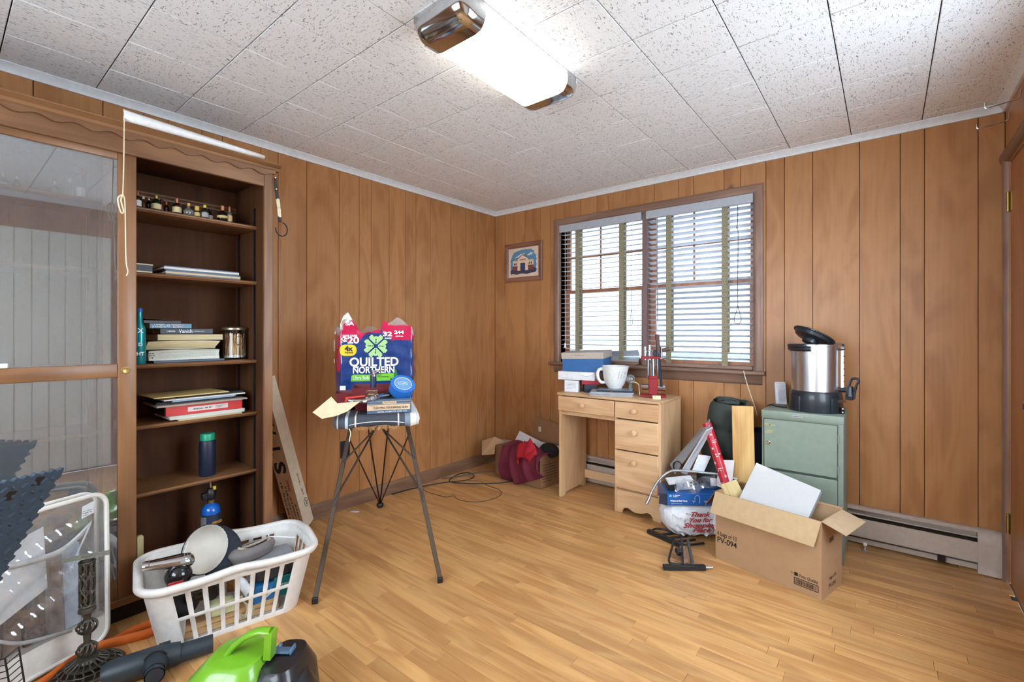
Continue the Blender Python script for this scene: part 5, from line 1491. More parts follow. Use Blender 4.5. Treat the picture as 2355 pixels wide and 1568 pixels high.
MB().tube([tq_(a, b) for a, b in path], .009, 8, True).build('edging', wp, tt, smooth=True)
MB().tube([tq_(a, b, -.062) for a, b in path], .007, 8, True).build('rear_edging', wp, tt, smooth=True)
low = [(a, min(b, .095)) for a, b in path]
mb = MB(); n = len(path)
mb.add([tq_(a, b, .001) for a, b in low] + [tq_(a, b, -.062) for a, b in low], [tuple(range(n)), tuple(range(2 * n - 1, n - 1, -1))] + [(i, (i + 1) % n, n + (i + 1) % n, n + i) for i in range(n)])
mb.build('white_panel', wp, tt)
film = sheet_glass('clear_vinyl', (.95, .95, .95), .10, .10, .10, (220, 220, 222))
rgf = random.Random(4)
def filmf(u, v):
    a, b = .008 + .344 * u, .09 + .465 * v
    d = .006 * math.sin(9 * u + 14 * v) + .004 * math.sin(31 * u - 22 * v) + .004 * math.sin(40 * v + 13 * u * u)
    d *= math.sin(PI * min(1, max(0, u))) ** .3 * math.sin(PI * v) ** .3
    return tq_(a, b, d)
mb = MB(); mb.grid(filmf, 40, 40); mb.build('clear_film', film, tt, smooth=True)
mb = MB(); mb.grid(lambda u, v: tq_(.008 + .344 * u, .09 + .465 * v, -.060), 12, 12); mb.build('rear_film', film, tt, smooth=True)
mb = MB(); mb.grid(lambda u, v: tq_(.0 + .0 * u, .09 + .44 * v, -.058 * u), 4, 6); mb.build('side_film', film, tt, smooth=True)
MB().add([tq_(.045, .545, .010), tq_(.085, .535, .010), tq_(.088, .490, .010), tq_(.048, .500, .010)], [(0, 1, 2, 3)]).build('sticker', plain('sticker_paper', (214, 216, 218), .6), tt, solid=.0006)
scribble(.03, .022, bi, tt, frame(tq_(.068, .508, .0108), -u_, w_), 3, 7, local=False, ink=.4)
# folded seam strips of the vinyl
for (p0, p1, p2, wd) in (((.06, .46), (.16, .40), (.30, .41), .022), ((.055, .47), (.10, .38), (.13, .30), .018), ((.34, .20), (.26, .14), (.12, .10), .014)):
    pts_ = spline([tq_(*p0, .012), tq_(*p1, .016), tq_(*p2, .012)], 8); mb = MB()
    mb.grid(lambda u, v: pts_[int(round(u * (len(pts_) - 1)))] + w_ * (v - .5) * wd, len(pts_), 3); mb.build('folded_seam', sheet_glass('seam_%d' % int(wd * 1000), (.9, .9, .9), .12, .15, .35, (226, 226, 226)), tt, smooth=True, solid=.0008)
def inside(nm, lb, cat, quad, d, th, mat):
    o = MB().add([tq_(a, b, d) for a, b in quad], [tuple(range(len(quad)))]).build(nm, mat, solid=th)
    return tag(o, lb, cat)
inside('white_papers_in_bag', 'white paper sheets slipped inside the clear bag', 'papers', [(.19, .50), (.34, .46), (.35, .20), (.18, .28)], -.012, .002, MT['white'])
t = thing('pale_carton', 'pale grey and white carton standing inside the clear bag', 'carton', tuple(tq_(.13, .10, -.06)))
mb = MB(); q = [(.165, .10), (.165, .37), (.135, .385), (.125, .10)]
mb.add([tq_(a, b, -.02) for a, b in q] + [tq_(a, b, -.055) for a, b in q], [(0, 1, 2, 3), (7, 6, 5, 4), (0, 4, 5, 1), (1, 5, 6, 2), (2, 6, 7, 3), (3, 7, 4, 0)]); mb.build('side', plain('carton_grey', (176, 162, 156), .7), t)
mb = MB(); q = [(.124, .10), (.134, .385), (.080, .40), (.075, .10)]
mb.add([tq_(a, b, -.02) for a, b in q] + [tq_(a, b, -.055) for a, b in q], [(0, 1, 2, 3), (7, 6, 5, 4), (0, 4, 5, 1), (1, 5, 6, 2), (2, 6, 7, 3), (3, 7, 4, 0)]); mb.build('front', plain('carton_bluewhite', (198, 208, 222), .6), t)
for k, (a0, b0, ww, hh, c) in enumerate(((.24, .10, .05, .16, (116, 86, 66)), (.295, .10, .05, .22, (138, 104, 82)), (.185, .10, .05, .10, (96, 70, 56)))):
    t = thing('brown_parcel', ('brown paper parcel low inside the clear bag', 'tallest brown parcel inside the clear bag near the photo edge', 'smallest dark brown parcel inside the clear bag')[k], 'parcel', tuple(tq_(a0, b0, -.06)), group='parcels in the clear bag')
    mb = MB(); q = [(a0, b0), (a0 + ww, b0), (a0 + ww * .96, b0 + hh), (a0 + .01, b0 + hh * .95)]
    mb.add([tq_(a, b, -.03) for a, b in q] + [tq_(a, b, -.055) for a, b in q], [(0, 1, 2, 3), (7, 6, 5, 4), (0, 4, 5, 1), (1, 5, 6, 2), (2, 6, 7, 3), (3, 7, 4, 0)]); mb.build('parcel', plain('parcel_%d' % k, c, .7), t)

# ================================================================== cast iron lamp stand
ls = thing('lamp_stand', 'cast iron lamp stand with pierced round base and flat plate on top', 'lamp stand', (.662, -2.985, .0005))
iron = plain('cast_iron', (84, 80, 72), .45, .5, noise=.2, nscale=60)
mb = MB(); mb.lathe([(.102, 0), (.106, .003), (.106, .008), (.100, .012), (.094, .010), (.094, .004)], 40); mb.lathe([(.056, .026), (.062, .026), (.062, .032), (.056, .032), (.056, .026)], 32)
for k in range(18):
    a = 2 * PI * k / 18; c, s = math.cos(a), math.sin(a)
    mb.tube(spline([(.097 * c, .097 * s, .009), (.080 * math.cos(a + .10), .080 * math.sin(a + .10), .018), (.060 * c, .060 * s, .029)], 3), .0028, 6)
    mb.tube(spline([(.060 * c, .060 * s, .029), (.044 * c, .044 * s, .036), (.030 * c, .030 * s, .044)], 3), .0026, 6)
mb.tube([(.078 * math.cos(2 * PI * i / 36), .078 * math.sin(2 * PI * i / 36), .019 + .002 * (i % 2)) for i in range(36)], .0024, 6, True)
mb.build('pierced_base', iron, ls, local=True, smooth=True)
MB().lathe([(.034, .036), (.032, .042), (.026, .046), (.026, .050), (.014, .054)], 24).build('base_cap', iron, ls, local=True, smooth=True)
def knop(z0, z1, r, nm):
    mb = MB(); h = z1 - z0
    mb.lathe([(.011, z0), (.014, z0 + h * .12), (.012, z0 + h * .2), (.010, z0 + h * .5), (.012, z0 + h * .8), (.014, z0 + h * .88), (.010, z1)], 18)
    for k in range(9):
        a = 2 * PI * k / 9
        mb.tube(spline([(.012 * math.cos(a), .012 * math.sin(a), z0 + h * .08), (r * math.cos(a + .25), r * math.sin(a + .25), z0 + h * .38), (r * math.cos(a + .5), r * math.sin(a + .5), z0 + h * .65), (.012 * math.cos(a + .75), .012 * math.sin(a + .75), z0 + h * .93)], 4), .0036, 6)
    mb.build(nm, iron, ls, local=True, smooth=True)
knop(.050, .100, .027, 'pierced_knop')
MB().lathe([(.011, .098), (.010, .110), (.0115, .124), (.010, .132)], 18).build('stem', iron, ls, local=True, smooth=True)
knop(.130, .182, .027, 'pierced_knop')
MB().lathe([(.010, .180), (.011, .196), (.017, .206), (.025, .212), (.025, .222), (.021, .226), (.022, .232), (.014, .234)], 22).build('socket_cup', iron, ls, local=True, smooth=True)
mb = MB(); mb.cyl((0, 0, .232), (0, 0, .392), .006, n=12)
for z_ in (.234, .388): mb.tube([(.0215 * math.cos(2 * PI * i / 24), .0215 * math.sin(2 * PI * i / 24), z_) for i in range(24)], .0035, 6, True)
for k in range(8):
    a = 2 * PI * k / 8
    for d_ in (1, -1):
        mb.tube([(.0215 * math.cos(a + d_ * .55 * math.sin(3 * PI * t / 12)), .0215 * math.sin(a + d_ * .55 * math.sin(3 * PI * t / 12)), .234 + .154 * t / 12) for t in range(13)], .0026, 5)
mb.build('lattice_column', iron, ls, local=True, smooth=True)
MB().lathe([(.010, .388), (.017, .390), (.017, .398), (.008, .400)], 18).build('neck', iron, ls, local=True, smooth=True)
pm_ = plain('galvanised', (150, 152, 138), .5, .5, noise=.25, nscale=90)
PMx = Matrix.Translation((0, 0, .406)) @ Euler((0, 0, R(78))).to_matrix().to_4x4() @ Euler((0, R(3), 0)).to_matrix().to_4x4()
mb = MB(PMx); ring_o = [(-.062, -.022), (.062, -.022), (.062, .022), (-.062, .022)]
no = 16; circ = [(.015 * math.cos(2 * PI * i / no), .015 * math.sin(2 * PI * i / no)) for i in range(no)]
outr = []
for i in range(no):
    a = 2 * PI * i / no; c, s = math.cos(a), math.sin(a); k = min(.062 / max(abs(c), 1e-6), .022 / max(abs(s), 1e-6)); outr.append((k * c, k * s))
# square the corners by snapping the nearest samples
for cx, cy in ring_o: i = min(range(no), key=lambda q: (outr[q][0] - cx) ** 2 + (outr[q][1] - cy) ** 2); outr[i] = (cx, cy)
V = [(p[0], p[1], -.001) for p in circ] + [(p[0], p[1], -.001) for p in outr] + [(p[0], p[1], .001) for p in circ] + [(p[0], p[1], .001) for p in outr]; F_ = []
for i in range(no):
    j = (i + 1) % no
    F_ += [(i, no + i, no + j, j), (2 * no + i, 2 * no + j, 3 * no + j, 3 * no + i), (i, j, 2 * no + j, 2 * no + i), (no + i, 3 * no + i, 3 * no + j, no + j)]
mb.add(V, F_); mb.box(-.060, -.062, -.022, .022, -.016, .001)
mb.build('top_plate', pm_, ls, local=True)

# ================================================================== foam mat leaning at the photo's left edge
fm_ = plain('foam_blue_grey', (60, 76, 92), .7, noise=.08)
A0 = Vector((.70, -3.052, .738)); uu = Vector((.12, -.152, .015)).normalized(); vv_ = (Vector((.72, -3.198, .428)) - A0).normalized()
nn = vv_.cross(uu).normalized(); nn = nn if nn.x > 0 else -nn
ft = thing('foam_mat', 'blue grey interlocking foam floor mat with raised lozenges, leaning upright', 'foam mat', tuple(A0 + vv_ * .78 + uu * .2))
W_m, H_m = .46, .80
outl = []
nt_ = 16
for i in range(nt_ * 4 + 1):                       # toothed top edge
    t = i / (nt_ * 4); outl.append((W_m * t, (-.006 if (i // 2) % 2 == 0 else .005)))
outl.append((W_m, H_m)); outl.append((0, H_m))
for i in range(24 * 4, -1, -1):                    # toothed side
    t = i / (24 * 4); outl.append((-.006 if (i // 2) % 2 == 0 else .005, .02 + (H_m - .04) * t))
V = [A0 + uu * a + vv_ * b for a, b in outl]; n = len(V)
mb = MB(); mb.add(V + [p - nn * .012 for p in V], [tuple(range(n)), tuple(range(2 * n - 1, n - 1, -1))] + [(i, (i + 1) % n, n + (i + 1) % n, n + i) for i in range(n)])
mb.build('mat', fm_, ft)
mb = MB()
for i in range(16):
    for j in range(24):
        a = .022 + i * .030 + (.015 if j % 2 else 0); b = .025 + j * .031
        if a > W_m - .02: continue
        th_ = R(40 if (i + j) % 2 else -50)
        d1 = (uu * math.cos(th_) + vv_ * math.sin(th_)); d2 = (uu * -math.sin(th_) + vv_ * math.cos(th_)); c_ = A0 + uu * a + vv_ * b
        ring = [c_ + d1 * (.011 * math.cos(2 * PI * k / 8)) + d2 * (.0055 * math.sin(2 * PI * k / 8)) for k in range(8)]
        top_ = [c_ + d1 * (.007 * math.cos(2 * PI * k / 8)) + d2 * (.003 * math.sin(2 * PI * k / 8)) + nn * .007 for k in range(8)]
        mb.add(ring + top_, [tuple(range(8, 16))] + [(k, (k + 1) % 8, 8 + (k + 1) % 8, 8 + k) for k in range(8)])
o = mb.build('lozenges', fm_, ft, smooth=True, angle=60); o['kind'] = 'stuff'
for (a, b) in ((.34, .045), (.14, .05), (.07, .022)):
    MB().add([A0 + uu * (a + x) + vv_ * (b + y) + nn * .0006 for x, y in ((-.016, -.012), (.012, -.016), (.018, .010), (-.012, .016))], [(0, 1, 2, 3)]).build('torn_hole', MT['dark'], ft, solid=.0008)

# wire rack at the edge of the photo
wr_ = thing('wire_rack', 'black wire shelf rack standing at the lower left photo edge', 'wire rack', (.66, -3.18, 0))
mb = MB()
P0 = Vector((.66, -3.153, .172)); P1 = Vector((.67, -3.136, .004))
L0 = Vector((.62, -3.33, .150)); L1 = Vector((.63, -3.315, .004))
mb.tube([P0, P1], .0025, 6); mb.tube([L0, L1], .0025, 6); mb.tube([P0.lerp(L0, .18) + Vector((.02, 0, -.01)), P1.lerp(L1, .18) + Vector((.02, 0, 0))], .0025, 6)
for k in range(8):
    t = k / 8; mb.tube([P0.lerp(P1, t), P0.lerp(L0, .18).lerp(P1.lerp(L1, .18), t) + Vector((.02, 0, -.012)), L0.lerp(L1, t)], .0018, 6)
mb.build('wires', MT['black'], wr_, smooth=True)

# orange strap looping over the floor
om = plain('strap_orange', (214, 104, 34), .75)
def ribbon(pts, w, mat, parent, nm):
    P_ = spline(pts, 10); mb = MB()
    def g(u, v):
        i = int(round(u * (len(P_) - 1))); p = P_[i]; q = (P_[min(i + 1, len(P_) - 1)] - P_[max(i - 1, 0)]).normalized()
        return p + Vector((0, 0, 1)) * (v * w)
    mb.grid(g, len(P_), 2); return mb.build(nm, mat, parent, smooth=True, solid=.0025)
st_ = thing('orange_strap', 'orange webbing strap lying on edge across the floor in a loop', 'strap', (.60, -2.9, 0))
ribbon([(.70, -3.16, .002), (.66, -3.10, .002), (.60, -3.02, .002), (.565, -2.95, .002), (.590, -2.87, .002), (.615, -2.80, .002), (.600, -2.748, .002), (.560, -2.755, .002), (.548, -2.80, .002), (.560, -2.86, .002), (.575, -2.895, .002)], .036, om, st_, 'webbing')

# ================================================================== black vacuum floor head
vh = thing('vacuum_head', 'black plastic vacuum floor tool with a round neck lying on the floor', 'vacuum tool', (.87, -2.815, .0005), R(74))
vb = plain('vacuum_black', (40, 50, 58), .45)
mb = MB(); mb.tube([(-.165, 0, .044), (-.14, 0, .046), (-.02, 0, .046), (.02, 0, .044), (.05, 0, .042)], [.034, .042, .044, .040, .036], 20); mb.build('body', vb, vh, local=True, smooth=True)
MB().tube([(.045, .0, .040), (.150, .0, .038)], .031, 24).build('tube', vb, vh, local=True, smooth=True, angle=50)
MB().lathe([(.0315, 0), (.0335, .002), (.0335, .012), (.0315, .014)], 24, Matrix.Translation((.038, 0, .040)) @ Euler((0, R(90), 0)).to_matrix().to_4x4()).build('tube_ring', vb, vh, local=True, smooth=True)
mb = MB(); mb.tube([(-.02, -.01, .050), (-.02, -.052, .052), (-.02, -.082, .050)], [.040, .034, .030], 20, caps=False); mb.tube([(-.02, -.075, .050), (-.02, -.105, .049)], [.028, .029], 20, caps=False); mb.tube([(-.02, -.105, .049), (-.02, -.07, .050)], [.0255, .0245], 20)
mb.build('neck', vb, vh, local=True, smooth=True)
MB().tube([(-.02 + .034 * math.cos(a), -.028 - .012 * math.sin(a), .054 + .046 * math.sin(a) * .9) for a in [PI * i / 12 for i in range(13)]], .0028, 6).build('hood_edge', MT['black'], vh, local=True, smooth=True)
MB().box(-.012, .022, .006, .020, .083, .0885).build('latch', MT['black'], vh, local=True, bevel=.002)

# ================================================================== green carpet spot cleaner, cut by the photo's lower edge
gc = thing('spot_cleaner', 'lime green and black portable carpet cleaner at the lower edge of the photo', 'carpet cleaner', (1.35, -2.703, .0005), R(38.8))
lime = plain('lime_plastic', (118, 176, 40), .3, coat=.3, noise=.03); smoke = plain('smoke_plastic', (86, 72, 66), .2, coat=.5); gb = plain('machine_black', (30, 30, 34), .35, coat=.3)
def loft(secs, mat, nm, parent, n=28, **k):
    """stack of superellipse sections (cx, cy, z, rx, ry, p)"""
    mb = MB(); v = []; f = []
    for (cx, cy, z, rx, ry, p) in secs:
        for i in range(n):
            a = 2 * PI * i / n; c, s = math.cos(a), math.sin(a)
            v.append((cx + rx * math.copysign(abs(c) ** (2 / p), c), cy + ry * math.copysign(abs(s) ** (2 / p), s), z))
    for j in range(len(secs) - 1):
        for i in range(n): f.append((j * n + i, j * n + (i + 1) % n, (j + 1) * n + (i + 1) % n, (j + 1) * n + i))
    f.append(tuple(range(n - 1, -1, -1))); f.append(tuple((len(secs) - 1) * n + i for i in range(n)))
    mb.add(v, f); return mb.build(nm, mat, parent, local=True, smooth=True, **k)
loft([(-.050, .0, .0, .135, .13, 4), (-.055, .0, .10, .130, .125, 4), (-.060, .0, .150, .112, .11, 3.4)], smoke, 'tank', gc)
loft([(-.062, .0, .150, .116, .112, 3.2), (-.060, .0, .160, .114, .110, 3.2), (-.052, .004, .195, .086, .088, 3), (-.050, .005, .205, .080, .080, 3), (-.050, .005, .208, .072, .072, 3)], lime, 'lid', gc)
loft([(-.06, .0, .150, .117, .113, 3.2), (-.058, 0, .135, .121, .117, 3.2)], lime, 'lid_skirt', gc)
HP = [(-.085, .0, .200), (-.060, .0, .232), (-.020, .0, .262), (.020, .0, .276), (.055, .0, .274)]
mb = MB(); hp = spline(HP, 5)
def hsw(u, v):
    i = int(round(u * (len(hp) - 1))); p = hp[i]; a = 2 * PI * v
    return Vector((p.x + .009 * math.sin(a) * -.5, p.y + .018 * math.cos(a), p.z + .009 * math.sin(a)))
mb.grid(hsw, len(hp), 14, cv=True); mb.bar((.052, 0, .277), (.047, 0, .196), .036, .022, (1, 0, 0)); mb.build('handle', lime, gc, local=True, smooth=True, angle=50)
loft([(.075, .01, .0, .10, .12, 4), (.078, .01, .13, .085, .11, 4), (.085, .02, .175, .055, .085, 3), (.085, .02, .185, .050, .080, 3)], gb, 'motor_housing', gc)
loft([(.125, -.03, .0, .075, .09, 3), (.130, -.03, .10, .065, .085, 3), (.122, -.02, .150, .04, .06, 2.6), (.118, -.02, .158, .03, .05, 2.6)], gb, 'front_pod', gc)
mb = MB(); mb.cbox((0, 0, 0), (.075, .028, .012), Matrix.Translation((.112, -.075, .135)) @ Euler((R(35), R(-42), R(0))).to_matrix().to_4x4()); mb.build('release_button', lime, gc, local=True, bevel=.005, seg=2)
mb = MB(); mb.box(.03, .10, .02, .05, .186, .196); mb.box(.098, .106, .015, .055, .186, .206); mb.box(.05, .06, .04, .06, .186, .204); mb.build('clear_lip', plain('smoky_lip', (90, 120, 150), .2), gc, local=True, bevel=.004)
text('BISSELL', .016, MT['whiteink'], gc, frame((-.128, -.131, .105), (1, 0, 0), (0, .0, 1)), width=.06, bold=.0003)
MB().prism([(-.012, 0), (.012, 0), (.0, .024)], 'y', -.1315, -.120, Matrix.Translation((-.120, 0, .115))).build('red_mark', plain('brand_red', (190, 30, 40), .4), gc, local=True)
# ================================================================== framed picture on the window wall
pc = thing('framed_picture', 'small wooden framed picture of a painted building on the window wall', 'picture', (.34, -.001, 1.83))
fw = wood('frame_wood', (150, 104, 84), (118, 78, 62), 'X', 2, .4, .05, 6, .6)
PX0, PX1, PZ0, PZ1 = .128, .552, 1.660, 2.010
prf = [(0, .001), (0, .012), (.010, .020), (.030, .016), (.044, .008), (.044, .001)]
cor = [((PX0, PZ0), (1, 1)), ((PX1, PZ0), (-1, 1)), ((PX1, PZ1), (-1, -1)), ((PX0, PZ1), (1, -1))]
for i in range(4):
    (a, sa), (b, sb_) = cor[i], cor[(i + 1) % 4]; v = []; n = len(prf)
    for (p, s) in ((a, sa), (b, sb_)):
        for (u, t) in prf: v.append((p[0] + s[0] * u, -t, p[1] + s[1] * u))
    mb = MB(); mb.add(v, [tuple(range(n)), tuple(range(2 * n - 1, n - 1, -1))] + [(j, (j + 1) % n, n + (j + 1) % n, n + j) for j in range(n)]); mb.build('frame_rail', fw, pc)
MB().box(PX0 + .04, PX1 - .04, -.006, -.002, PZ0 + .04, PZ1 - .04).build('mat_board', plain('mat_cream', (224, 202, 180), .8), pc)
cx, cz = (PX0 + PX1) / 2, (PZ0 + PZ1) / 2
def pflat(nm, pts, c, k): return MB().prism([(cx + x, cz + z) for x, z in pts], 'y', -.0066 - k * .0003, -.006).build(nm, plain('paint_' + nm, c, .7, noise=.12, nscale=60), pc)
rgp = random.Random(1)
sky = [(-.14, .03), (-.135, .05), (-.125, .055), (-.13, .07), (-.11, .08), (-.118, .09), (-.06, .105), (-.02, .112), (.03, .114), (.10, .108), (.098, .096), (.125, .094), (.115, .08), (.13, .06), (.145, .05), (.14, .035), (.15, .02), (.14, 0), (.148, -.03), (.14, -.06), (-.14, -.06), (-.146, -.03), (-.14, 0), (-.148, .015)]
pflat('painted_sky', sky, (92, 140, 170), 0)
pflat('painted_cloud', [(-.10, .045), (-.06, .06), (-.03, .075), (.02, .08), (.0, .06), (-.05, .045)], (214, 214, 216), 1)
pflat('painted_cloud', [(.04, .06), (.08, .08), (.11, .075), (.10, .062), (.06, .055)], (214, 214, 216), 1)
pflat('painted_ground', [(-.14, -.105), (-.12, -.098), (-.08, -.108), (-.02, -.100), (.04, -.108), (.09, -.102), (.14, -.095), (.15, -.07), (.13, -.055), (-.13, -.055), (-.148, -.075)], (64, 62, 88), 1)
pflat('painted_wings', [(-.12, -.07), (.115, -.07), (.115, .012), (.112, .018), (.05, .018), (-.06, .018), (-.118, .018), (-.12, .012)], (226, 196, 168), 2)
pflat('painted_brick', [(-.12, -.07), (.115, -.07), (.115, -.03), (-.12, -.03)], (132, 66, 70), 3)
pflat('painted_gable', [(-.065, -.075), (.055, -.075), (.055, .03), (-.005, .062), (-.065, .03)], (234, 206, 176), 4)
pflat('painted_roof', [(-.072, .026), (-.005, .066), (.062, .026), (.062, .032), (-.005, .073), (-.072, .032)], (96, 84, 80), 5)
pflat('painted_door', [(-.032, -.075), (.022, -.075), (.022, -.006), (-.032, -.006)], (44, 68, 110), 5)
pflat('painted_sign', [(-.04, .018), (.03, .018), (.03, .03), (-.04, .03)], (178, 128, 112), 5)
for x in (-.10, -.082, .07, .092): pflat('painted_window', [(x - .006, -.022), (x + .006, -.022), (x + .006, -.004), (x - .006, -.004)], (70, 74, 90), 5)

# ================================================================== pine desk
dk = thing('pine_desk', 'small pine desk with four knobbed drawers under the window', 'desk', (1.39, -.26, 0))
def pinew(nm, ax, c1=(222, 186, 144), c2=(192, 148, 106)): return wood(nm, c1, c2, ax, 1.6, .42, .06, 6, .62, knots=3.0)
pz, px_ = pinew('pine_z', 'Z'), pinew('pine_x', 'X'); pzl = pinew('pine_pale', 'Z', (230, 194, 152), (204, 160, 116))
FY_, BY_ = -.455, -.082
MB().box(.998, 1.775, FY_ - .006, BY_, .747, .766).build('top', px_, dk, bevel=.005, seg=2)
def side(x0, x1, nm, mat, notch=True):
    p = [(FY_ + .012, 0), (FY_ + .06, 0), (FY_ + .085, .022), (FY_ + .28, .022), (BY_ - .05, 0), (BY_, 0), (BY_, .747), (FY_ + .012, .747)]
    MB().prism(p, 'x', x0, x1).build(nm, mat, dk)
side(1.006, 1.026, 'side_panel', pz); side(1.752, 1.772, 'side_panel', pzl); side(1.452, 1.468, 'middle_panel', pz)
def drawer(x0, x1, z0, z1, kz, kx):
    d_ = MB().box(x0, x1, FY_, FY_ + .018, z0, z1).build('drawer_front', px_, dk, bevel=.003)
    kn = MB(Matrix.Translation((kx, FY_, kz)) @ Euler((R(90), 0, 0)).to_matrix().to_4x4()).lathe([(.010, 0), (.008, .006), (.009, .010), (.017, .016), (.019, .022), (.016, .028), (.008, .031), (0, .0315)], 18)
    kn.build('knob', pzl, d_, smooth=True)
    MB().box(x0 + .012, x1 - .012, FY_ + .018, BY_ - .03, z0 + .012, z1 - .012).build('drawer_box', pz, d_)
drawer(1.004, 1.450, .634, .741, .691, 1.217)
drawer(1.458, 1.756, .632, .742, .690, 1.603)
drawer(1.458, 1.756, .424, .624, .550, 1.604)
drawer(1.458, 1.756, .168, .416, .352, 1.602)
MB().box(1.026, 1.452, FY_ + .02, FY_ + .036, .605, .634).build('front_rail', px_, dk)
kp_ = [(1.468, 0), (1.503, 0), (1.509, .020), (1.520, .034), (1.545, .040), (1.565, .030), (1.590, .022), (1.632, .022), (1.657, .030), (1.677, .040), (1.702, .034), (1.713, .020), (1.719, 0), (1.752, 0), (1.752, .152), (1.468, .152)]
MB().prism(kp_, 'y', FY_ + .014, FY_ + .030).build('scalloped_base', px_, dk)
MB().box(1.468, 1.752, FY_ + .03, BY_, .150, .160).build('bottom_board', pz, dk)
MB().box(1.026, 1.452, BY_ - .022, BY_ - .004, .060, .125).build('back_stretcher', px_, dk, bevel=.002)
MB().box(1.468, 1.752, BY_ - .008, BY_, .16, .747).build('back_board', pz, dk)
DZ_ = .7665

# ---- things on the desk
def dthing(nm, lb, cat, x, y, z=DZ_, rz=0, group=None): return thing(nm, lb, cat, (x, y, z), rz, group)
wc = plain('white_carton', (226, 226, 228), .5)
t = dthing('white_carton', 'small plain white carton at the left end of the desk', 'carton', 1.058, -.335, rz=R(18))
MB().box(-.052, .052, -.05, .05, 0, .083).build('carton', wc, t, local=True, bevel=.001)
gi = plain('grey_ink', (150, 150, 154), .6)
scribble(.075, .05, gi, t, FL(.0, .045, -.0504), 5, 1)
t = dthing('navy_carton', 'dark navy carton beside the small white carton', 'carton', 1.172, -.285, rz=R(38))
MB().box(-.045, .045, -.05, .055, 0, .056).build('carton', plain('navy_card', (34, 42, 60), .4), t, local=True, bevel=.001)
MB().box(-.046, -.0452, -.05, .05, .006, .05).build('label_panel', plain('navy_panel', (56, 66, 86), .4), t, local=True)
t = dthing('red_carton', 'flat red carton lying on the navy carton', 'carton', 1.170, -.275, DZ_ + .0565, rz=R(30))
MB().box(-.060, .062, -.050, .055, 0, .030).build('carton', plain('red_card', (176, 40, 54), .4), t, local=True, bevel=.001)
t = dthing('flat_white_box', 'flat white box with torn flap carrying the blue shoebox', 'box', 1.075, -.255, DZ_ + .0870, rz=R(14))
MB().box(-.14, .14, -.11, .11, 0, .060).build('box', wc, t, local=True, bevel=.001)
mb = MB(); mb.grid(lambda u, v: (.02 + .12 * u, -.1105 - .006 * math.sin(PI * u) * v, .058 - .03 * v * math.sin(PI * u)), 10, 5); mb.build('torn_flap', MT['white'], t, local=True, smooth=True, solid=.001)
scribble(.09, .008, gi, t, FL(-.07, .012, -.1104), 1, 2)
sbx = dthing('shoebox', 'blue shoebox with a tan lid on top of the white box', 'shoebox', 1.108, -.215, DZ_ + .1475, rz=R(10))
MB().box(-.160, .160, -.10, .10, 0, .108).build('box', plain('shoebox_blue', (44, 100, 158), .5), sbx, local=True, bevel=.002)
LM = Matrix.Translation((0, 0, .100)) @ Euler((R(3), R(-2), 0)).to_matrix().to_4x4()
mb = MB(LM); e = .165; g = .105; tl = .002
mb.box(-e, e, -g, g, .045, .047); mb.box(-e, e, -g, -g + tl, .0, .046); mb.box(-e, e, g - tl, g, .0, .046); mb.box(-e, -e + tl, -g, g, .0, .046); mb.box(e - tl, e, -g, g, .0, .046)
mb.build('lid', plain('lid_tan', (190, 178, 166), .7), sbx, local=True)
scribble(.10, .016, plain('pencil', (150, 134, 124), .7), sbx, LM @ FL(-.03, .026, -.1054), 1, 3)
# folio and magazines
t = dthing('magazine_stack', 'grey magazines stacked at the front edge of the desk', 'magazines', 1.385, -.345, rz=R(24))
mb = MB(); rg = random.Random(3)
for k in range(7): a = rg.uniform(-.006, .006); b = rg.uniform(-.006, .006); mb.box(-.15 + a, .14 + a, -.085 + b, .12 + b, .004 * k, .004 * k + .0036)
mb.build('magazines', plain('magazine_grey', (172, 174, 180), .4, noise=.15, nscale=20), t, local=True)
t = dthing('tablet_folio', 'black tablet folio with a brown strap on the magazines', 'folio', 1.40, -.32, DZ_ + .0290, rz=R(22))
MB().box(-.125, .12, -.085, .085, 0, .009).build('lower_cover', plain('folio_navy', (36, 46, 66), .5), t, local=True, bevel=.002)
MB().box(-.12, .115, -.08, .08, .0095, .0125).build('upper_cover', plain('folio_grey', (120, 128, 142), .35), t, local=True, bevel=.001)
MB().box(-.035, -.012, -.088, -.0855, -.002, .014).build('strap', plain('strap_brown', (96, 66, 54), .7), t, local=True)
# pitcher
pt = dthing('mixing_pitcher', 'white translucent plastic batter pitcher with a loop handle', 'pitcher', 1.375, -.285, DZ_ + .042, rz=R(20))
mm = plain('milky_plastic', (228, 230, 228), .35, coat=.2)
mb = MB(); mb.lathe([(0, 0), (.048, 0), (.050, .006), (.068, .035), (.080, .070), (.085, .105), (.089, .150), (.091, .158), (.087, .158), (.083, .150), (.079, .105), (.074, .070), (.062, .036), (.046, .010), (0, .008)], 32)
mb.v = [Vector((p.x + (.012 * max(0, (p.z - .12) / .04) * max(0, p.x / .09) ** 3 if p.z > .12 else 0), p.y, p.z)) for p in mb.v]
mb.build('bowl', mm, pt, local=True, smooth=True)
MB().tube(spline([(-.080, -.02, .135), (-.105, -.026, .132), (-.118, -.028, .105), (-.112, -.027, .065), (-.092, -.022, .040), (-.066, -.016, .042)], 5), .0115, 10).build('handle', mm, pt, local=True, smooth=True)
for k in range(3): scribble(.05, .012, gi, pt, frame((.036 + .018 * k, -.0815 + .010 * k, .10), (.25, .1, 1), (-1, -.5, .0)), 1, 10 + k)
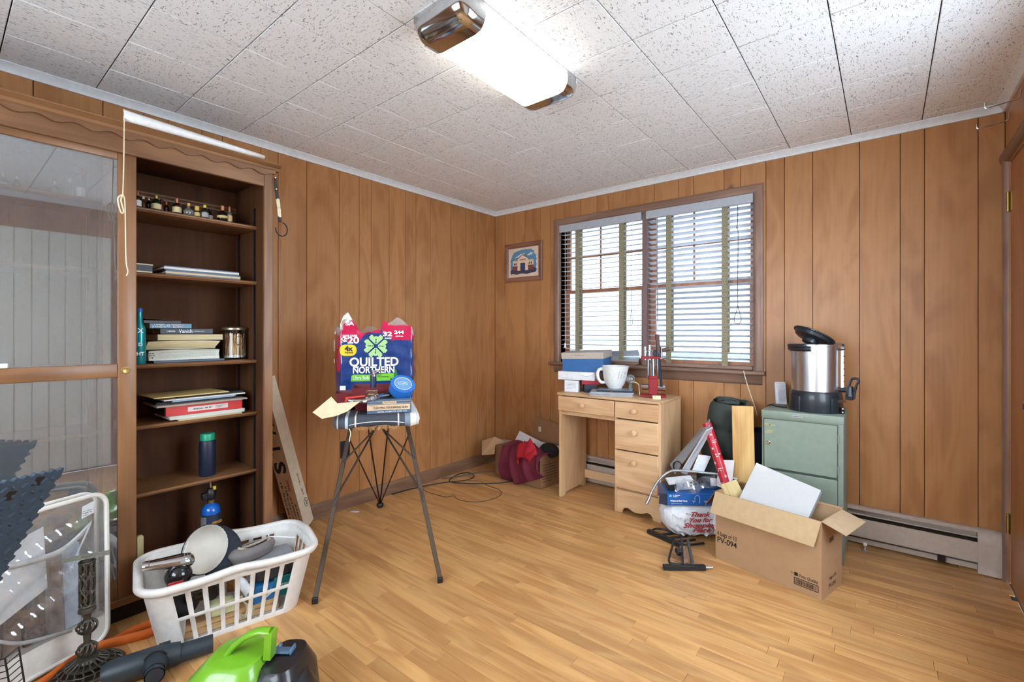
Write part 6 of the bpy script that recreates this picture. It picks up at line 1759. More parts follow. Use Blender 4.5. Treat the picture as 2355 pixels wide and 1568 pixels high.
# glass stopper behind the pitcher
t = dthing('glass_globe', 'small clear glass globe with a cord behind the pitcher', 'glass globe', 1.462, -.215, DZ_ + .040)
MB().sphere((0, 0, .065), .034, 18, 12).build('globe', sheet_glass('globe_glass', (.82, .86, .9), .16, .03, .12), t, local=True, smooth=True)
MB().lathe([(.012, 0), (.014, .01), (.010, .03), (.012, .036)], 14).build('stem', sheet_glass('stem_glass', (.8, .84, .88), .16, .03, .2), t, local=True, smooth=True)
MB().tube(spline([(.01, -.02, .045), (.04, -.03, .05), (.075, -.035, .035), (.085, -.05, .005), (.10, -.07, -.035)], 5), .003, 6).build('cord', CP['cream'], t, local=True, smooth=True)
# reloading press
rp_ = dthing('reloading_press', 'red and chrome bench press tool with a long wooden lever on the desk', 'press', 1.640, -.250, rz=R(22))
pr_ = plain('press_red', (150, 30, 42), .4)
MB().box(-.085, .085, -.055, .055, 0, .016).build('base', pr_, rp_, local=True, bevel=.003)
MB().prism([(-.030, .016), (.030, .016), (.034, .05), (.030, .11), (.024, .125), (-.024, .125), (-.030, .11), (-.026, .05)], 'y', -.035, .035).build('frame', pr_, rp_, local=True, bevel=.004)
MB().cyl((-.075, -.005, .065), (-.028, -.005, .065), .020).build('linkage', MT['chrome'], rp_, local=True, smooth=True, bevel=.003)
MB().cyl((.026, -.012, .062), (.082, -.012, .062), .021).build('linkage', MT['chrome'], rp_, local=True, smooth=True, bevel=.003)
MB().box(-.030, .030, -.028, .028, .118, .142).build('carriage', pr_, rp_, local=True, bevel=.004)
MB().cyl((0, 0, .14), (0, 0, .262), .0165).build('ram', MT['chrome'], rp_, local=True, smooth=True)
for sx in (-.032, .030): MB().cyl((sx, .010, .12), (sx, .010, .262), .006, n=12).build('guide_rod', MT['chrome'], rp_, local=True, smooth=True)
MB().box(-.078, .050, -.030, .030, .258, .276).build('turret', pr_, rp_, local=True, bevel=.004)
MB().cyl((.055, 0, .262), (.098, .0, .272), .010, .006).build('turret_arm', MT['chrome'], rp_, local=True, smooth=True)
for k, sx in enumerate((-.052, -.022)):
    mb = MB(); mb.lathe([(.010, .250), (.010, .30), (.013, .302), (.013, .312), (.008, .316), (.008, .330 + .012 * k), (.011, .332 + .012 * k), (.011, .340 + .012 * k), (0, .342 + .012 * k)], 14, Matrix.Translation((sx, 0, 0))); mb.build('die', MT['chrome'], rp_, local=True, smooth=True)
MB().box(.002, .028, -.015, .015, .276, .318).build('block', plain('press_navy', (36, 52, 70), .4), rp_, local=True, bevel=.003)
MB().cyl((.055, .02, .27), (.055, .02, .34), .008, n=12).build('rod', MT['steel'], rp_, local=True, smooth=True)
mb = MB(); mb.cyl((.06, .02, .315), (.105, .03, .325), .012, .015, n=14); mb.build('side_handle', plain('handle_brown', (96, 70, 62), .5), rp_, local=True, smooth=True)
MB().bar((.056, -.028, .075), (.036, -.022, .30), .016, .012, (0, 1, 0)).build('lever', plain('lever_navy', (34, 48, 66), .35, .4), rp_, local=True, bevel=.003)
mb = MB(); mb.tube([(.036, -.022, .298), (.034, -.021, .33), (.030, -.020, .38), (.027, -.019, .415), (.026, -.019, .425)], [.012, .014, .013, .015, .010], 14); mb.build('lever_grip', plain('grip_brown', (100, 66, 62), .5), rp_, local=True, smooth=True)
t = dthing('cream_block', 'small cream block with four dots on the desk beside the red press', 'block', 1.705, -.352, rz=R(30))
MB().box(-.026, .026, -.016, .016, 0, .024).build('block', plain('block_cream', (216, 208, 172), .5), t, local=True, bevel=.002)
mb = MB()
for a in (-.010, .008):
    for b in (.008, .016): mb.cyl((a, -.0165, b), (a, -.0155, b), .0016, n=8)
mb.build('dots', bi, t, local=True)

# ================================================================== carton in the corner with a maroon cloth
cbx = thing('corner_carton', 'open brown carton in the room corner beside the desk', 'carton', (.57, -.25, .0005), R(-8))
kr2 = plain('kraft_brown', (150, 110, 78), .8, noise=.05); kr3 = plain('kraft_flap', (186, 148, 110), .8, noise=.05)
cl_, cw_, ch_ = .26, .125, .25
for (x0, x1, y0, y1) in ((-cl_, cl_, -cw_, -cw_ + .004), (-cl_, cl_, cw_ - .004, cw_), (-cl_, -cl_ + .004, -cw_, cw_), (cl_ - .004, cl_, -cw_, cw_)):
    MB().box(x0, x1, y0, y1, 0, ch_).build('wall', kr2, cbx, local=True)
MB().box(-cl_, cl_, -cw_, cw_, 0, .004).build('bottom', kr2, cbx, local=True)
MB().add([(-cl_, -cw_, ch_), (-cl_, .0, ch_), (-cl_ - .06, -.08, ch_ + .052), (-cl_ - .17, -.13, ch_ + .005), (-cl_ - .04, -.24, ch_ - .075), (-.06 - .12, -.205, ch_ - .05)], [(0, 1, 2, 3, 4, 5)]).build('side_flap', kr3, cbx, local=True, solid=.003)
MB().add([(-.06, cw_, ch_), (.27, cw_, ch_), (.255, cw_ + .008, ch_ + .20), (-.05, cw_ + .008, ch_ + .245)], [(0, 1, 2, 3)]).build('back_flap', kr2, cbx, local=True, solid=.003)
scribble(.17, .15, bi, cbx, frame((cl_ + .0004, -.01, .11), (0, 1, 0), (0, 0, 1)), 7, 4, ink=.35)
MB().box(.005, .035, cw_ + .001, cw_ + .003, ch_ + .12, ch_ + .16).build('tape', CP['cream'], cbx, local=True)
t = thing('white_game_box', 'white electronics box with black dots sticking out of the corner carton', 'box', (.56, -.24, .255), 0, None, (R(62), R(8), R(-14)))
MB().box(-.17, .17, -.06, .09, -.035, .0).build('box', wc, t, local=True, bevel=.002)
mb = MB(); mb.lathe([(0, 0), (.024, 0), (.024, .001), (0, .001)], 20, Matrix.Translation((-.115, -.01, 0)) @ Matrix.Diagonal((1, .8, 1, 1)))
for (a, b) in ((-.045, .012), (-.030, .024), (-.030, -.004), (-.055, .028)): mb.lathe([(0, 0), (.007, 0), (.007, .001), (0, .001)], 12, Matrix.Translation((a, b, 0)))
mb.build('printed_dots', bi, t, local=True)
t = thing('white_case', 'white flat case behind the electronics box in the corner carton', 'case', (.67, -.155, .26), 0, None, (R(58), R(10), R(-14)))
MB().box(-.13, .15, -.05, .10, -.010, .0).build('case', MT['white'], t, local=True, bevel=.002)
t = thing('black_bundle', 'black cloth bundle at the right end of the corner carton', 'bundle', (.80, -.27, .225))
MB().sphere((0, 0, .045), (.085, .06, .06), 16, 10).build('bundle', plain('bundle_black', (26, 25, 28), .9, bump=.6, nscale=24), t, local=True, smooth=True)
# maroon cloth draped over the near edge
mc = plain('maroon_cloth', (108, 30, 50), .85, noise=.10, nscale=14, bump=.1); mr_ = plain('red_cloth', (176, 24, 40), .85)
t = thing('maroon_jacket', 'maroon cloth jacket with red lining draped over the corner carton', 'jacket', (.68, -.43, .0))
A4 = Vector((.57, -.25, 0)); RM = Euler((0, 0, R(-8))).to_matrix()
def drape(u, v):
    edge = .272 + .030 * math.sin(u * 4.2 + .4) + .05 * max(0, u - .6)
    fold = .024 * math.sin(u * 19 + 1.6 * math.sin(v * 3)) + .010 * math.sin(u * 37 - v * 5)
    x = -.105 + .40 * u + .06 * (u - .35) * v
    if v < .25:
        k = v / .25; y = .03 - .165 * k; z = edge + .018 * math.sin(PI * k) - .02 * (1 - k) + fold * .3
    else:
        k = (v - .25) / .75
        y = -.140 - .055 * math.sin(PI * min(1, .15 + .75 * k)) - fold * k ** .6
        low = .006 + .19 * max(0, u - .42) + .05 * max(0, .12 - u)
        z = edge * (1 - k) + low * k + .010 * math.sin(9 * u) * k * (1 - k)
    return RM @ Vector((x, y, z)) + A4
mb = MB(); mb.grid(drape, 60, 34); mb.build('cloth', mc, t, smooth=True, solid=.006)
def lining(u, v):
    a = PI * (u * 1.1 + .05); r = .095 * (1 - .45 * v)
    p = Vector((.165 + r * math.cos(a) * 1.15, -.175 - .040 * v + .012 * math.sin(a * 2), .262 + r * math.sin(a) * .95 - .07 * v * v))
    return RM @ p + A4
mb = MB(); mb.grid(lining, 24, 10); mb.build('lining', mr_, t, smooth=True, solid=.004)
mb = MB(); mb.add([RM @ Vector(p) + A4 for p in ((.205, -.175, .395), (.255, -.165, .325), (.225, -.215, .285), (.185, -.235, .255), (.180, -.20, .34))], [(0, 1, 4), (1, 2, 4), (2, 3, 4)]); mb.build('collar', mr_, t, smooth=True, solid=.004)
# ================================================================== green steel cabinet with the coffee urn
gcab = thing('steel_cabinet', 'grey green steel cabinet with a locked door under the coffee urn', 'cabinet', (2.52, -.235, 0))
gm = plain('cabinet_green', (130, 142, 128), .45, .0, noise=.04); gmd = plain('cabinet_seam', (60, 70, 64), .6)
CX0, CX1, CY0, CY1, CZ = 2.332, 2.710, -.39, -.078, .768
MB().box(CX0, CX1, CY0 + .004, CY1, .0, CZ - .035).build('body', gm, gcab, bevel=.002)
MB().box(CX0 - .002, CX1 + .002, CY0 - .002, CY1, CZ - .040, CZ).build('top', gm, gcab, bevel=.004, seg=2)
d1 = MB().box(CX0 + .012, CX1 - .026, CY0 - .006, CY0 + .006, .448, CZ - .048).build('door', gm, gcab, bevel=.003)
MB().box(CX0 + .009, CX1 - .023, CY0 + .0, CY0 + .0045, .05, CZ - .045).build('seam', gmd, gcab)
d2 = MB().box(CX0 + .012, CX1 - .026, CY0 - .006, CY0 + .006, .055, .436).build('drawer', gm, gcab, bevel=.003)
LKM = Matrix.Translation((2.366, CY0 - .006, .588)) @ Euler((R(90), 0, 0)).to_matrix().to_4x4()
MB(LKM).lathe([(.011, 0), (.011, .003), (.007, .006), (.006, .008), (0, .008)], 16).build('lock', MT['chrome'], d1, smooth=True)
for z in (.49, .65): MB().cyl((CX1 - .022, CY0 - .006, z - .022), (CX1 - .022, CY0 - .006, z + .022), .0035, n=8).build('hinge', gm, d1, smooth=True)
MB().prism(rrect(.052, .012, .003, 3, 2.505, .748), 'y', CY0 - .0035, CY0 - .002).build('name_plate', MT['steel'], gcab)
scribble(.042, .007, bi, gcab, frame((2.505 - 2.52, CY0 - .0036 + .235, .748), (1, 0, 0), (0, 0, 1)), 1, 6)
for (x, z) in ((2.36, .69), (2.385, .688), (2.365, .645), (2.372, .655)): MB().box(x - .014, x + .016, CY0 - .0066, CY0 - .0058, z - .004, z + .005).build('tape_residue', plain('residue', (164, 160, 112), .7), d1)

ur = thing('coffee_urn', 'stainless steel coffee urn with black base standing on the cabinet', 'coffee urn', (2.573, -.228, CZ + .0005), R(20))
ub = plain('urn_black', (30, 36, 44), .4, coat=.2)
def brushed():
    m, nt, b = new_mat('urn_steel'); L = nt.links.new
    b.inputs['Metallic'].default_value = 1; b.inputs['Base Color'].default_value = (.72, .72, .73, 1); b.inputs['Roughness'].default_value = .3
    tc = N(nt, 'ShaderNodeTexCoord'); mp = N(nt, 'ShaderNodeMapping'); mp.inputs['Scale'].default_value = (2, 2, 500)
    nz = N(nt, 'ShaderNodeTexNoise'); nz.inputs['Scale'].default_value = 1; L(tc.outputs['Object'], mp.inputs['Vector']); L(mp.outputs[0], nz.inputs['Vector'])
    bp = N(nt, 'ShaderNodeBump'); bp.inputs['Strength'].default_value = .15; bp.inputs['Distance'].default_value = .001; L(nz.outputs['Fac'], bp.inputs['Height']); L(bp.outputs['Normal'], b.inputs['Normal'])
    return m
MB().lathe([(0, 0), (.126, 0), (.129, .006), (.126, .08), (.122, .105), (.119, .112), (.116, .114)], 40).build('base', ub, ur, local=True, smooth=True)
MB().lathe([(.116, .112), (.1165, .362), (.120, .364), (.120, .370), (.113, .370), (.113, .30)], 48).build('tank', brushed(), ur, local=True, smooth=True)
for a in (-150, -62): 
    MA = Euler((0, 0, R(a))).to_matrix().to_4x4(); MB(MA).box(.108, .134, -.026, .026, .0, .088).build('base_lug', ub, ur, local=True, bevel=.008, seg=2)
for a in (R(-148), R(32)):
    MA = Matrix.Rotation(a, 4, 'Z'); mb = MB(MA); mb.tube([(.121 * math.cos(R(q)), .121 * math.sin(R(q)), .346) for q in range(-38, 39, 6)], .015, 10); mb.tube([(.132 * math.cos(R(q)), .132 * math.sin(R(q)), .362) for q in range(-26, 27, 6)], .012, 10); mb.build('handle', ub, ur, local=True, smooth=True)
# sight tube and spigot on the right-hand side
ga = R(-38)
gx, gy = math.cos(ga), math.sin(ga)
MB().tube([(.131 * gx, .131 * gy, .125), (.131 * gx, .131 * gy, .352)], .0075, 12).build('sight_tube', MT['white'], ur, local=True, smooth=True)
MB(Matrix.Rotation(ga, 4, 'Z')).box(.112, .140, -.016, .016, .340, .350).build('tube_clip', ub, ur, local=True, bevel=.003)
mb = MB()
for k in range(5): mb.box(.138, .1395, -.004, .012, .17 + .034 * k, .174 + .034 * k, Matrix.Rotation(ga, 4, 'Z'))
mb.build('level_marks', MT['black'], ur, local=True)
SG = Matrix.Rotation(ga, 4, 'Z')
mb = MB(SG); mb.cyl((.112, 0, .128), (.168, 0, .128), .013, n=16); mb.cyl((.166, 0, .095), (.166, 0, .150), .019, .015, n=16); mb.box(.150, .182, -.014, .014, .078, .104); mb.build('spigot', ub, ur, local=True, smooth=True, bevel=.002)
MB(SG).tube(spline([(.160, 0, .145), (.166, 0, .168), (.176, 0, .190), (.200, 0, .192), (.206, 0, .178), (.196, 0, .160), (.188, 0, .120), (.184, 0, .085)], 4), .0065, 8).build('spigot_lever', ub, ur, local=True, smooth=True)
PB = frame((.1285 * math.cos(R(-62)), .1285 * math.sin(R(-62)), .058), (-math.sin(R(-62)), math.cos(R(-62)), 0), (0, 0, 1))
MB(PB @ Matrix.Translation((.035, .01, .0))).prism(rrect(.046, .012, .004), 'z', -.004, .006).build('badge', MT['steel'], ur, local=True)
MB(PB @ Matrix.Translation((.040, -.040, .0))).prism(rrect(.022, .034, .004), 'z', -.006, .007).build('switch_panel', MT['black'], ur, local=True)
for dy in (-.030, -.048): MB(PB @ Matrix.Translation((.040, dy, .007))).lathe([(.004, 0), (.004, .002), (0, .003)], 12).build('indicator', MT['white'], ur, local=True, smooth=True)
# lid tipped on edge
LDM = Matrix.Translation((-.022, -.01, .398)) @ Euler((R(-8), R(28), R(0))).to_matrix().to_4x4()
ul = MB(LDM).lathe([(0, -.004), (.075, -.004), (.090, .004), (.096, .020), (.106, .022), (.108, .028), (.104, .030), (.094, .026), (.086, .012), (.07, .006), (0, .006)], 36).build('lid', ub, ur, local=True, smooth=True)
MB(LDM).lathe([(.030, -.030), (.040, -.026), (.040, -.004), (.030, -.004)], 20).build('lid_knob', ub, ul, local=True, smooth=True)
# white plug-in device, cords
t = thing('weather_receiver', 'white plastic receiver propped on the cabinet beside the urn', 'receiver', (2.388, -.125, CZ + .0005), 0, None, (R(-10), 0, R(28)))
MB().prism(rrect(.060, .135, .008, 4, 0, .070), 'y', -.008, .008).build('case', plain('device_white', (222, 224, 230), .4), t, local=True, bevel=.002)
MB().prism(rrect(.040, .070, .004, 3, .004, .055), 'y', -.0095, -.008).build('battery_door', plain('device_grey', (206, 208, 216), .4), t, local=True)
MB().tube(spline([(-.02, -.01, .012), (-.01, -.03, .004), (.02, -.032, .004), (.028, -.012, .008)], 4), .0025, 6).build('stand_loop', MT['white'], t, local=True, smooth=True)
cable('power_cable', 'black cable running from the urn base over the left edge of the steel cabinet', [(2.440, -.28, CZ + .010), (2.42, -.27, CZ + .008), (2.38, -.24, CZ + .006), (2.345, -.20, CZ + .006), (2.322, -.185, CZ - .02), (2.318, -.18, .64), (2.318, -.175, .45), (2.316, -.16, .3)], .0042, MT['black'])
cable('hanging_cable', 'thin white cable hanging from the window stool down behind the board', [(2.165, -.058, .958), (2.172, -.062, .93), (2.185, -.05, .87), (2.205, -.045, .80), (2.226, -.05, .74), (2.245, -.06, .68)], .0026, CP['cream'])

# ================================================================== big open carton with a white shelf in it
QA = math.atan2(-.123, .484)
bx = thing('big_carton', 'large open cardboard carton marked PV-094 on the floor', 'carton', (2.443, -.655, .0005), QA)
kb = plain('kraft_big', (178, 142, 106), .8, noise=.04, nscale=20); kbi = plain('kraft_big_inside', (196, 168, 128), .8)
hl, hw, hh_, tk = .250, .120, .355, .004
def wallq(nm, x0, x1, y0, y1, hole=None): return MB().box(x0, x1, y0, y1, 0, hh_).build(nm, kb, bx, local=True)
wallq('front_wall', -hl, hl, -hw, -hw + tk); wallq('back_wall', -hl, hl, hw - tk, hw); wallq('left_wall', -hl, -hl + tk, -hw + tk, hw - tk)
# right wall with a punched hand hole
mb = MB(); oc = rrect(.056, .028, .012, 4, 0, .245); y0, y1 = -hw + tk, hw - tk
mb.box(hl - tk, hl, y0, y1, 0, .231); mb.box(hl - tk, hl, y0, y1, .259, hh_); mb.box(hl - tk, hl, y0, -.030, .231, .259); mb.box(hl - tk, hl, .030, y1, .231, .259)
mb.build('right_wall', kb, bx, local=True)
MB().box(-hl + tk, hl - tk, -hw + tk, hw - tk, 0, tk).build('bottom', kbi, bx, local=True)
def flap(pts, nm, m): return MB().add(pts, [tuple(range(len(pts)))]).build(nm, m, bx, local=True, solid=.0035)
flap([(-hl, -hw - .002, hh_), (hl, -hw - .002, hh_), (hl - .020, -hw - .032, hh_ - .112), (-hl - .012, -hw - .032, hh_ - .108)], 'front_flap', kbi)
flap([(hl + .002, -hw, hh_), (hl + .002, hw, hh_), (hl + .098, hw - .002, hh_ - .028), (hl + .098, -hw - .006, hh_ - .028)], 'right_flap', plain('kraft_shiny', (196, 170, 138), .22, coat=.6))
flap([(-hl, hw + .002, hh_), (hl, hw + .002, hh_), (hl, hw + .02, hh_ + .004), (-hl, hw + .02, hh_ + .004)], 'back_flap', kb)
flap([(-hl - .002, -hw, hh_), (-hl - .002, hw, hh_), (-hl - .06, hw, hh_ - .09), (-hl - .06, -hw, hh_ - .09)], 'left_flap', plain('kraft_dark', (120, 92, 72), .8))
TF = lambda x, z: frame((x, -hw - .0006, z), (1, 0, 0), (0, 0, 1))
text('4 bags of 10', .032, bi, bx, TF(-.188, .138), width=.106)
text('PV-094', .040, bi, bx, TF(-.188, .104), width=.104, bold=.0005)
text('by', .009, bi, bx, TF(.128, .080), width=.010); text('First Quality.', .020, bi, bx, TF(.199, .076), width=.078)
MB().prism(rrect(.016, .016, .003, 3, .145, .078), 'y', -hw - .0007, -hw).build('logo_square', bi, bx, local=True)
mb = MB(); X0, X1, Z0, Z1 = .136, .238, .030, .062
for (a, b, c, d) in ((X0, X1, Z1 - .003, Z1), (X0, X1, Z0, Z0 + .003), (X0, X0 + .003, Z0, Z1), (X1 - .003, X1, Z0, Z1)): mb.box(a, b, -hw - .0007, -hw, c, d)
rg = random.Random(9); x = X0 + .008
while x < X1 - .010: w = rg.choice((.0012, .002, .0032)); mb.box(x, x + w, -hw - .0007, -hw, Z0 + .006, Z1 - .006); x += w + rg.choice((.0015, .0025))
mb.build('barcode', bi, bx, local=True)
TR_ = lambda y, z: frame((hl + .0006, y, z), (0, 1, 0), (0, 0, 1))
text('4 bags of 10', .022, plain('faint_ink', (96, 70, 52), .7), bx, TR_(.006, .072), width=.085); text('PV-094', .032, plain('faint_ink2', (96, 70, 52), .7), bx, TR_(.004, .036), width=.08)
# white slab
WM = Matrix.Translation((2.455, -.640, .385)) @ Matrix.Rotation(QA + R(3), 4, 'Z') @ Euler((R(58), R(13), 0)).to_matrix().to_4x4()
wsb = bpy.data.objects.new('white_shelf_box', None); col.objects.link(wsb); wsb.matrix_world = WM; PM[wsb.name] = WM; tag(wsb, 'glossy white flat box sticking out of the big carton', 'box')
MB().box(-.155, .155, -.13, .105, -.042, 0).build('box', plain('gloss_white', (196, 195, 194), .12, coat=.4, noise=.02), wsb, local=True, bevel=.002)
MB().box(.1552, .1556, -.125, .10, -.040, -.030).build('edge_groove', LB['grey'], wsb, local=True)
t = thing('wood_offcut', 'pale wood offcut leaning in the left end of the big carton', 'wood', (2.252, -.622, .31), 0, None, (R(-18), R(-24), R(24)))
MB().box(-.045, .045, -.012, .012, -.08, .09).build('offcut', wood('offcut_wood', (206, 182, 128), (176, 148, 92), 'Z', 2, .6, .03, 12, .5), t, local=True, bevel=.001)
t = thing('pipe_parts', 'white pipe fittings down inside the big carton', 'pipe', (2.30, -.64, .20))
MB().cyl((-.05, -.02, .0), (.04, .03, .125), .014).build('pipe', MT['white'], t, local=True, smooth=True)
MB().cyl((-.01, -.04, .02), (.06, -.01, .13), .011).build('pipe', CP['cream'], t, local=True, smooth=True)

# ================================================================== the heap between desk and cabinet
# dark green sleeping bag rolled against the wall
sl = thing('sleeping_bag', 'rolled dark green padded sleeping bag standing against the wall', 'sleeping bag', (2.09, -.20, .0005))
sg = plain('bag_green_cloth', (58, 66, 62), .8, noise=.12, nscale=16, bump=.15)
mb = MB()
def roll(u, v):
    a = 2 * PI * u; z = .775 * v; tuck = abs(math.sin(v * PI * 4 + .5 * math.sin(2 * PI * u))) ** .4
    cxr = -.085 + .11 * v; r = .092 + .030 * tuck - .006
    w = 1 + .04 * math.sin(a * 3 + v * 8)
    if v > .97: r *= .93
    return (cxr + (r + .012 * (1 - v)) * w * math.cos(a), r * w * .95 * math.sin(a), z + .010 * math.sin(a) - .012 * math.cos(a))
mb.grid(roll, 40, 56, cu=True); mb.build('padded_cover', sg, sl, local=True, smooth=True)
mb = MB(); mb.tube([(.03 + (.10 - .006 * i / 3) * math.cos(i * .35) * (1 - i / 60), (.10 - .006 * i / 3) * math.sin(i * .35) * (1 - i / 60) * .9, .768 + .004 * math.sin(i)) for i in range(45)], .011, 8); mb.build('rolled_end', sg, sl, local=True, smooth=True)
# navy jacket behind the board
t = thing('navy_jacket', 'dark navy jacket bunched between the plank and the steel cabinet', 'jacket', (2.276, -.23, .0005))
mb = MB(); mb.grid(lambda u, v: ((.036 + .012 * math.sin(9 * v)) * math.cos(2 * PI * u) * (1 + .15 * math.sin(5 * v)), .085 * math.sin(2 * PI * u) * (1 + .1 * math.sin(7 * v + 4 * u)), .62 * v), 24, 20, cu=True); mb.build('cloth', plain('jacket_navy', (30, 38, 58), .9, bump=.3, nscale=30), t, local=True, smooth=True)
# plank
pk = thing('pine_plank', 'upright pine plank leaning behind the big carton', 'plank', (2.262, -.452, .0005), 0, None, (R(-8), R(-1), R(14)))
MB().box(-.057, .057, -.010, .010, 0, .78).build('plank', wood('plank_pine', (222, 182, 116), (182, 132, 70), 'Z', 1.4, .5, .03, 7, .6), pk, local=True, bevel=.002)
# red wrapping paper roll
WR0, WR1 = Vector((2.035, -.395, .655)), Vector((2.165, -.445, .30))
wx = (WR1 - WR0).normalized()
wm = frame(WR0, wx, Vector((0, -1, .2)))
gw = bpy.data.objects.new('gift_wrap_roll', None); col.objects.link(gw); gw.matrix_world = wm; PM[gw.name] = wm; tag(gw, 'roll of red wrapping paper with white snowflakes and script', 'gift wrap')
L_ = (WR1 - WR0).length
MB().cyl((0, 0, 0), (L_, 0, 0), .027, n=28).build('roll', plain('wrap_red', (186, 28, 46), .35), gw, local=True, smooth=True)
rg = random.Random(6)
for k in range(9):
    xx = .03 + k * (L_ - .06) / 8; an = R(90 + (-32, 20, 42, -10, 30, -40, 8, 38, -20)[k]); c, s = math.cos(an), math.sin(an)
    Mf = frame((xx, .0275 * s, -.0275 * c * -1 if False else .0275 * c), (1, 0, 0), (0, c, -s))
    Mf = frame((xx, .0276 * s, .0276 * c), (0, c, -s), (-1, 0, 0))
    if k % 2:
        mb = MB(Mf)
        for q in range(3): a = R(60 * q); mb.bar((-.009 * math.cos(a), -.009 * math.sin(a), 0), (.009 * math.cos(a), .009 * math.sin(a), 0), .0016, .0008)
        mb.build('snowflake', MT['whiteink'], gw, local=True)
    else: scribble(.030, .022, MT['whiteink'], gw, Mf, 2, 20 + k, ink=.6)
# grey folded trays / panels tipped up
tg = plain('tray_grey', (196, 200, 206), .35); tg2 = plain('tray_shade', (150, 156, 164), .4)
def panel(nm, lb, quad, th, mat, cat='panel', grp=None):
    o = MB().add(quad, [tuple(range(len(quad)))]).build(nm, mat, solid=th); return tag(o, lb, cat, grp)
panel('grey_tray', 'larger pale grey plastic tray tipped against the desk side', [(1.80, -.36, .355), (1.86, -.45, .330), (2.065, -.44, .655), (2.03, -.32, .668)], .006, tg2, 'tray', 'grey trays in the heap')
panel('grey_board', 'pale grey plastic board standing in front of the tipped tray', [(1.905, -.47, .350), (1.925, -.43, .335), (2.075, -.42, .640), (2.055, -.475, .625)], .010, tg, 'tray', 'grey trays in the heap')
panel('folded_leaflet', 'white folded leaflet standing behind the grey board', [(1.96, -.44, .36), (2.02, -.40, .36), (2.06, -.40, .46), (2.0, -.44, .47)], .002, MT['white'], 'paper')
panel('white_sheet', 'white sheet behind the foot of the wrapping paper roll', [(2.10, -.43, .30), (2.19, -.46, .29), (2.20, -.44, .47), (2.11, -.41, .45)], .002, MT['white'], 'paper')
t = thing('coiled_wire', 'coil of dark wire inside the tipped grey tray', 'wire', (1.88, -.44, .37))
MB().tube([(.03 * math.cos(a) * (1 - a / 60), -.02 + .004 * a / 6, .03 * math.sin(a) + .01) for a in [i * .4 for i in range(40)]], .0025, 5).build('coil', MT['black'], t, local=True, smooth=True)
# blue faucet carton, lying square to the room's middle
BBZ = .200
bb = thing('faucet_carton', 'flat blue faucet carton lying on the plastic bag', 'carton', (1.985, -.475, BBZ), R(37), None)
MB().box(-.185, .165, -.085, .115, 0, .068).build('carton', plain('faucet_blue', (22, 88, 160), .35, coat=.3), bb, local=True, bevel=.002)
MB().add([(-.185, -.086, 0), (-.185, -.086, .066), (-.222, -.06, .06), (-.225, -.06, .0)], [(0, 1, 2, 3)]).build('end_flap', plain('flap_navy', (30, 40, 60), .6), bb, local=True, solid=.002)
BF = lambda x, z: frame((x, -.0856, z), (1, 0, 0), (0, 0, 1))
scribble(.042, .016, MT['whiteink'], bb, BF(-.130, .054), 2, 3, ink=.6)
text('Widespread Bath Faucet', .012, MT['whiteink'], bb, BF(-.118, .026), width=.098, bold=.0004)
scribble(.06, .006, MT['whiteink'], bb, BF(-.130, .010), 1, 5)
MB().prism(rrect(.014, .014, .003, 3, -.166, .054), 'y', -.0858, -.085).build('logo_square', plain('logo_cyan', (90, 190, 220), .5), bb, local=True)
fc = plain('faucet_print', (150, 172, 196), .5); mb = MB()
mb.tube([(-.012 + .014 * math.cos(a), -.0856, .044 + .014 * math.sin(a)) for a in [PI * i / 10 for i in range(11)]], .0016, 5); mb.bar((.002, -.0856, .044), (.002, -.0856, .014), .0008, .004)
for dx in (-.032, .036): mb.bar((dx, -.0856, .016), (dx, -.0856, .026), .0008, .006); mb.bar((dx - .010, -.0856, .026), (dx + .010, -.0856, .026), .0008, .003)
mb.bar((-.012 - .014, -.0856, .034), (-.026, -.0856, .046), .0008, .003); mb.build('faucet_print', fc, bb, local=True)
mb = MB(); mb.tube([(.090 + .009 * math.cos(a), -.0857, .038 + .010 * math.sin(a)) for a in [2 * PI * i / 16 for i in range(16)]], .0008, 4, True); mb.build('round_mark', MT['whiteink'], bb, local=True)
scribble(.06, .014, MT['whiteink'], bb, frame((.115, -.03, .0682), (1, 0, 0), (0, 1, 0)), 1, 8)
# packaged fittings and hose on the carton
t = thing('packaged_fitting', 'clear plastic package of white and black plumbing fittings', 'package', (1.965, -.50, BBZ + .084), 0, None, (R(14), R(-6), R(37)))
MB().box(-.13, .02, -.030, .035, 0, .055).build('card', plain('fit_white', (214, 216, 220), .4), t, local=True, bevel=.003)
MB().box(-.132, -.085, -.032, .036, .001, .045).build('black_label', MT['black'], t, local=True, bevel=.002)
mb = MB()
for k in range(6): mb.cyl((.0 + .016 * k, -.032, .022 + .004 * k), (.0 + .016 * k, -.028, .030 + .004 * k), .005, n=10); mb.cyl((.0 + .016 * k, -.032, .042 + .004 * k), (.0 + .016 * k, -.028, .050 + .004 * k), .005, n=10)
mb.build('vents', bi, t, local=True)
text('5', .03, bi, t, FL(-.045, .030, -.031))
mb = MB(); mb.grid(lambda u, v: (-.10 + .24 * u, -.050 + .015 * math.sin(9 * u + 5 * v) - .01 * math.sin(17 * u) , .0 + .085 * v + .012 * math.sin(8 * u + 2)), 22, 12); mb.build('clear_wrap', sheet_glass('pack_film', (.94, .95, .96), .14, .08, .14, (220, 224, 228)), t, local=True, smooth=True)
t = thing('green_tag', 'small white and green carded fitting at the end of the package', 'card', (2.105, -.415, BBZ + .118), 0, None, (R(80), 0, R(37)))
MB().box(-.045, .03, -.022, .022, -.002, .002).build('card', MT['white'], t, local=True)
MB().box(.018, .036, -.022, .022, -.0024, .0028).build('green_end', plain('tag_green', (40, 140, 110), .5), t, local=True)
br = thing('braided_hose', 'braided steel faucet hose arching over the blue carton', 'hose', (1.80, -.56, .25))
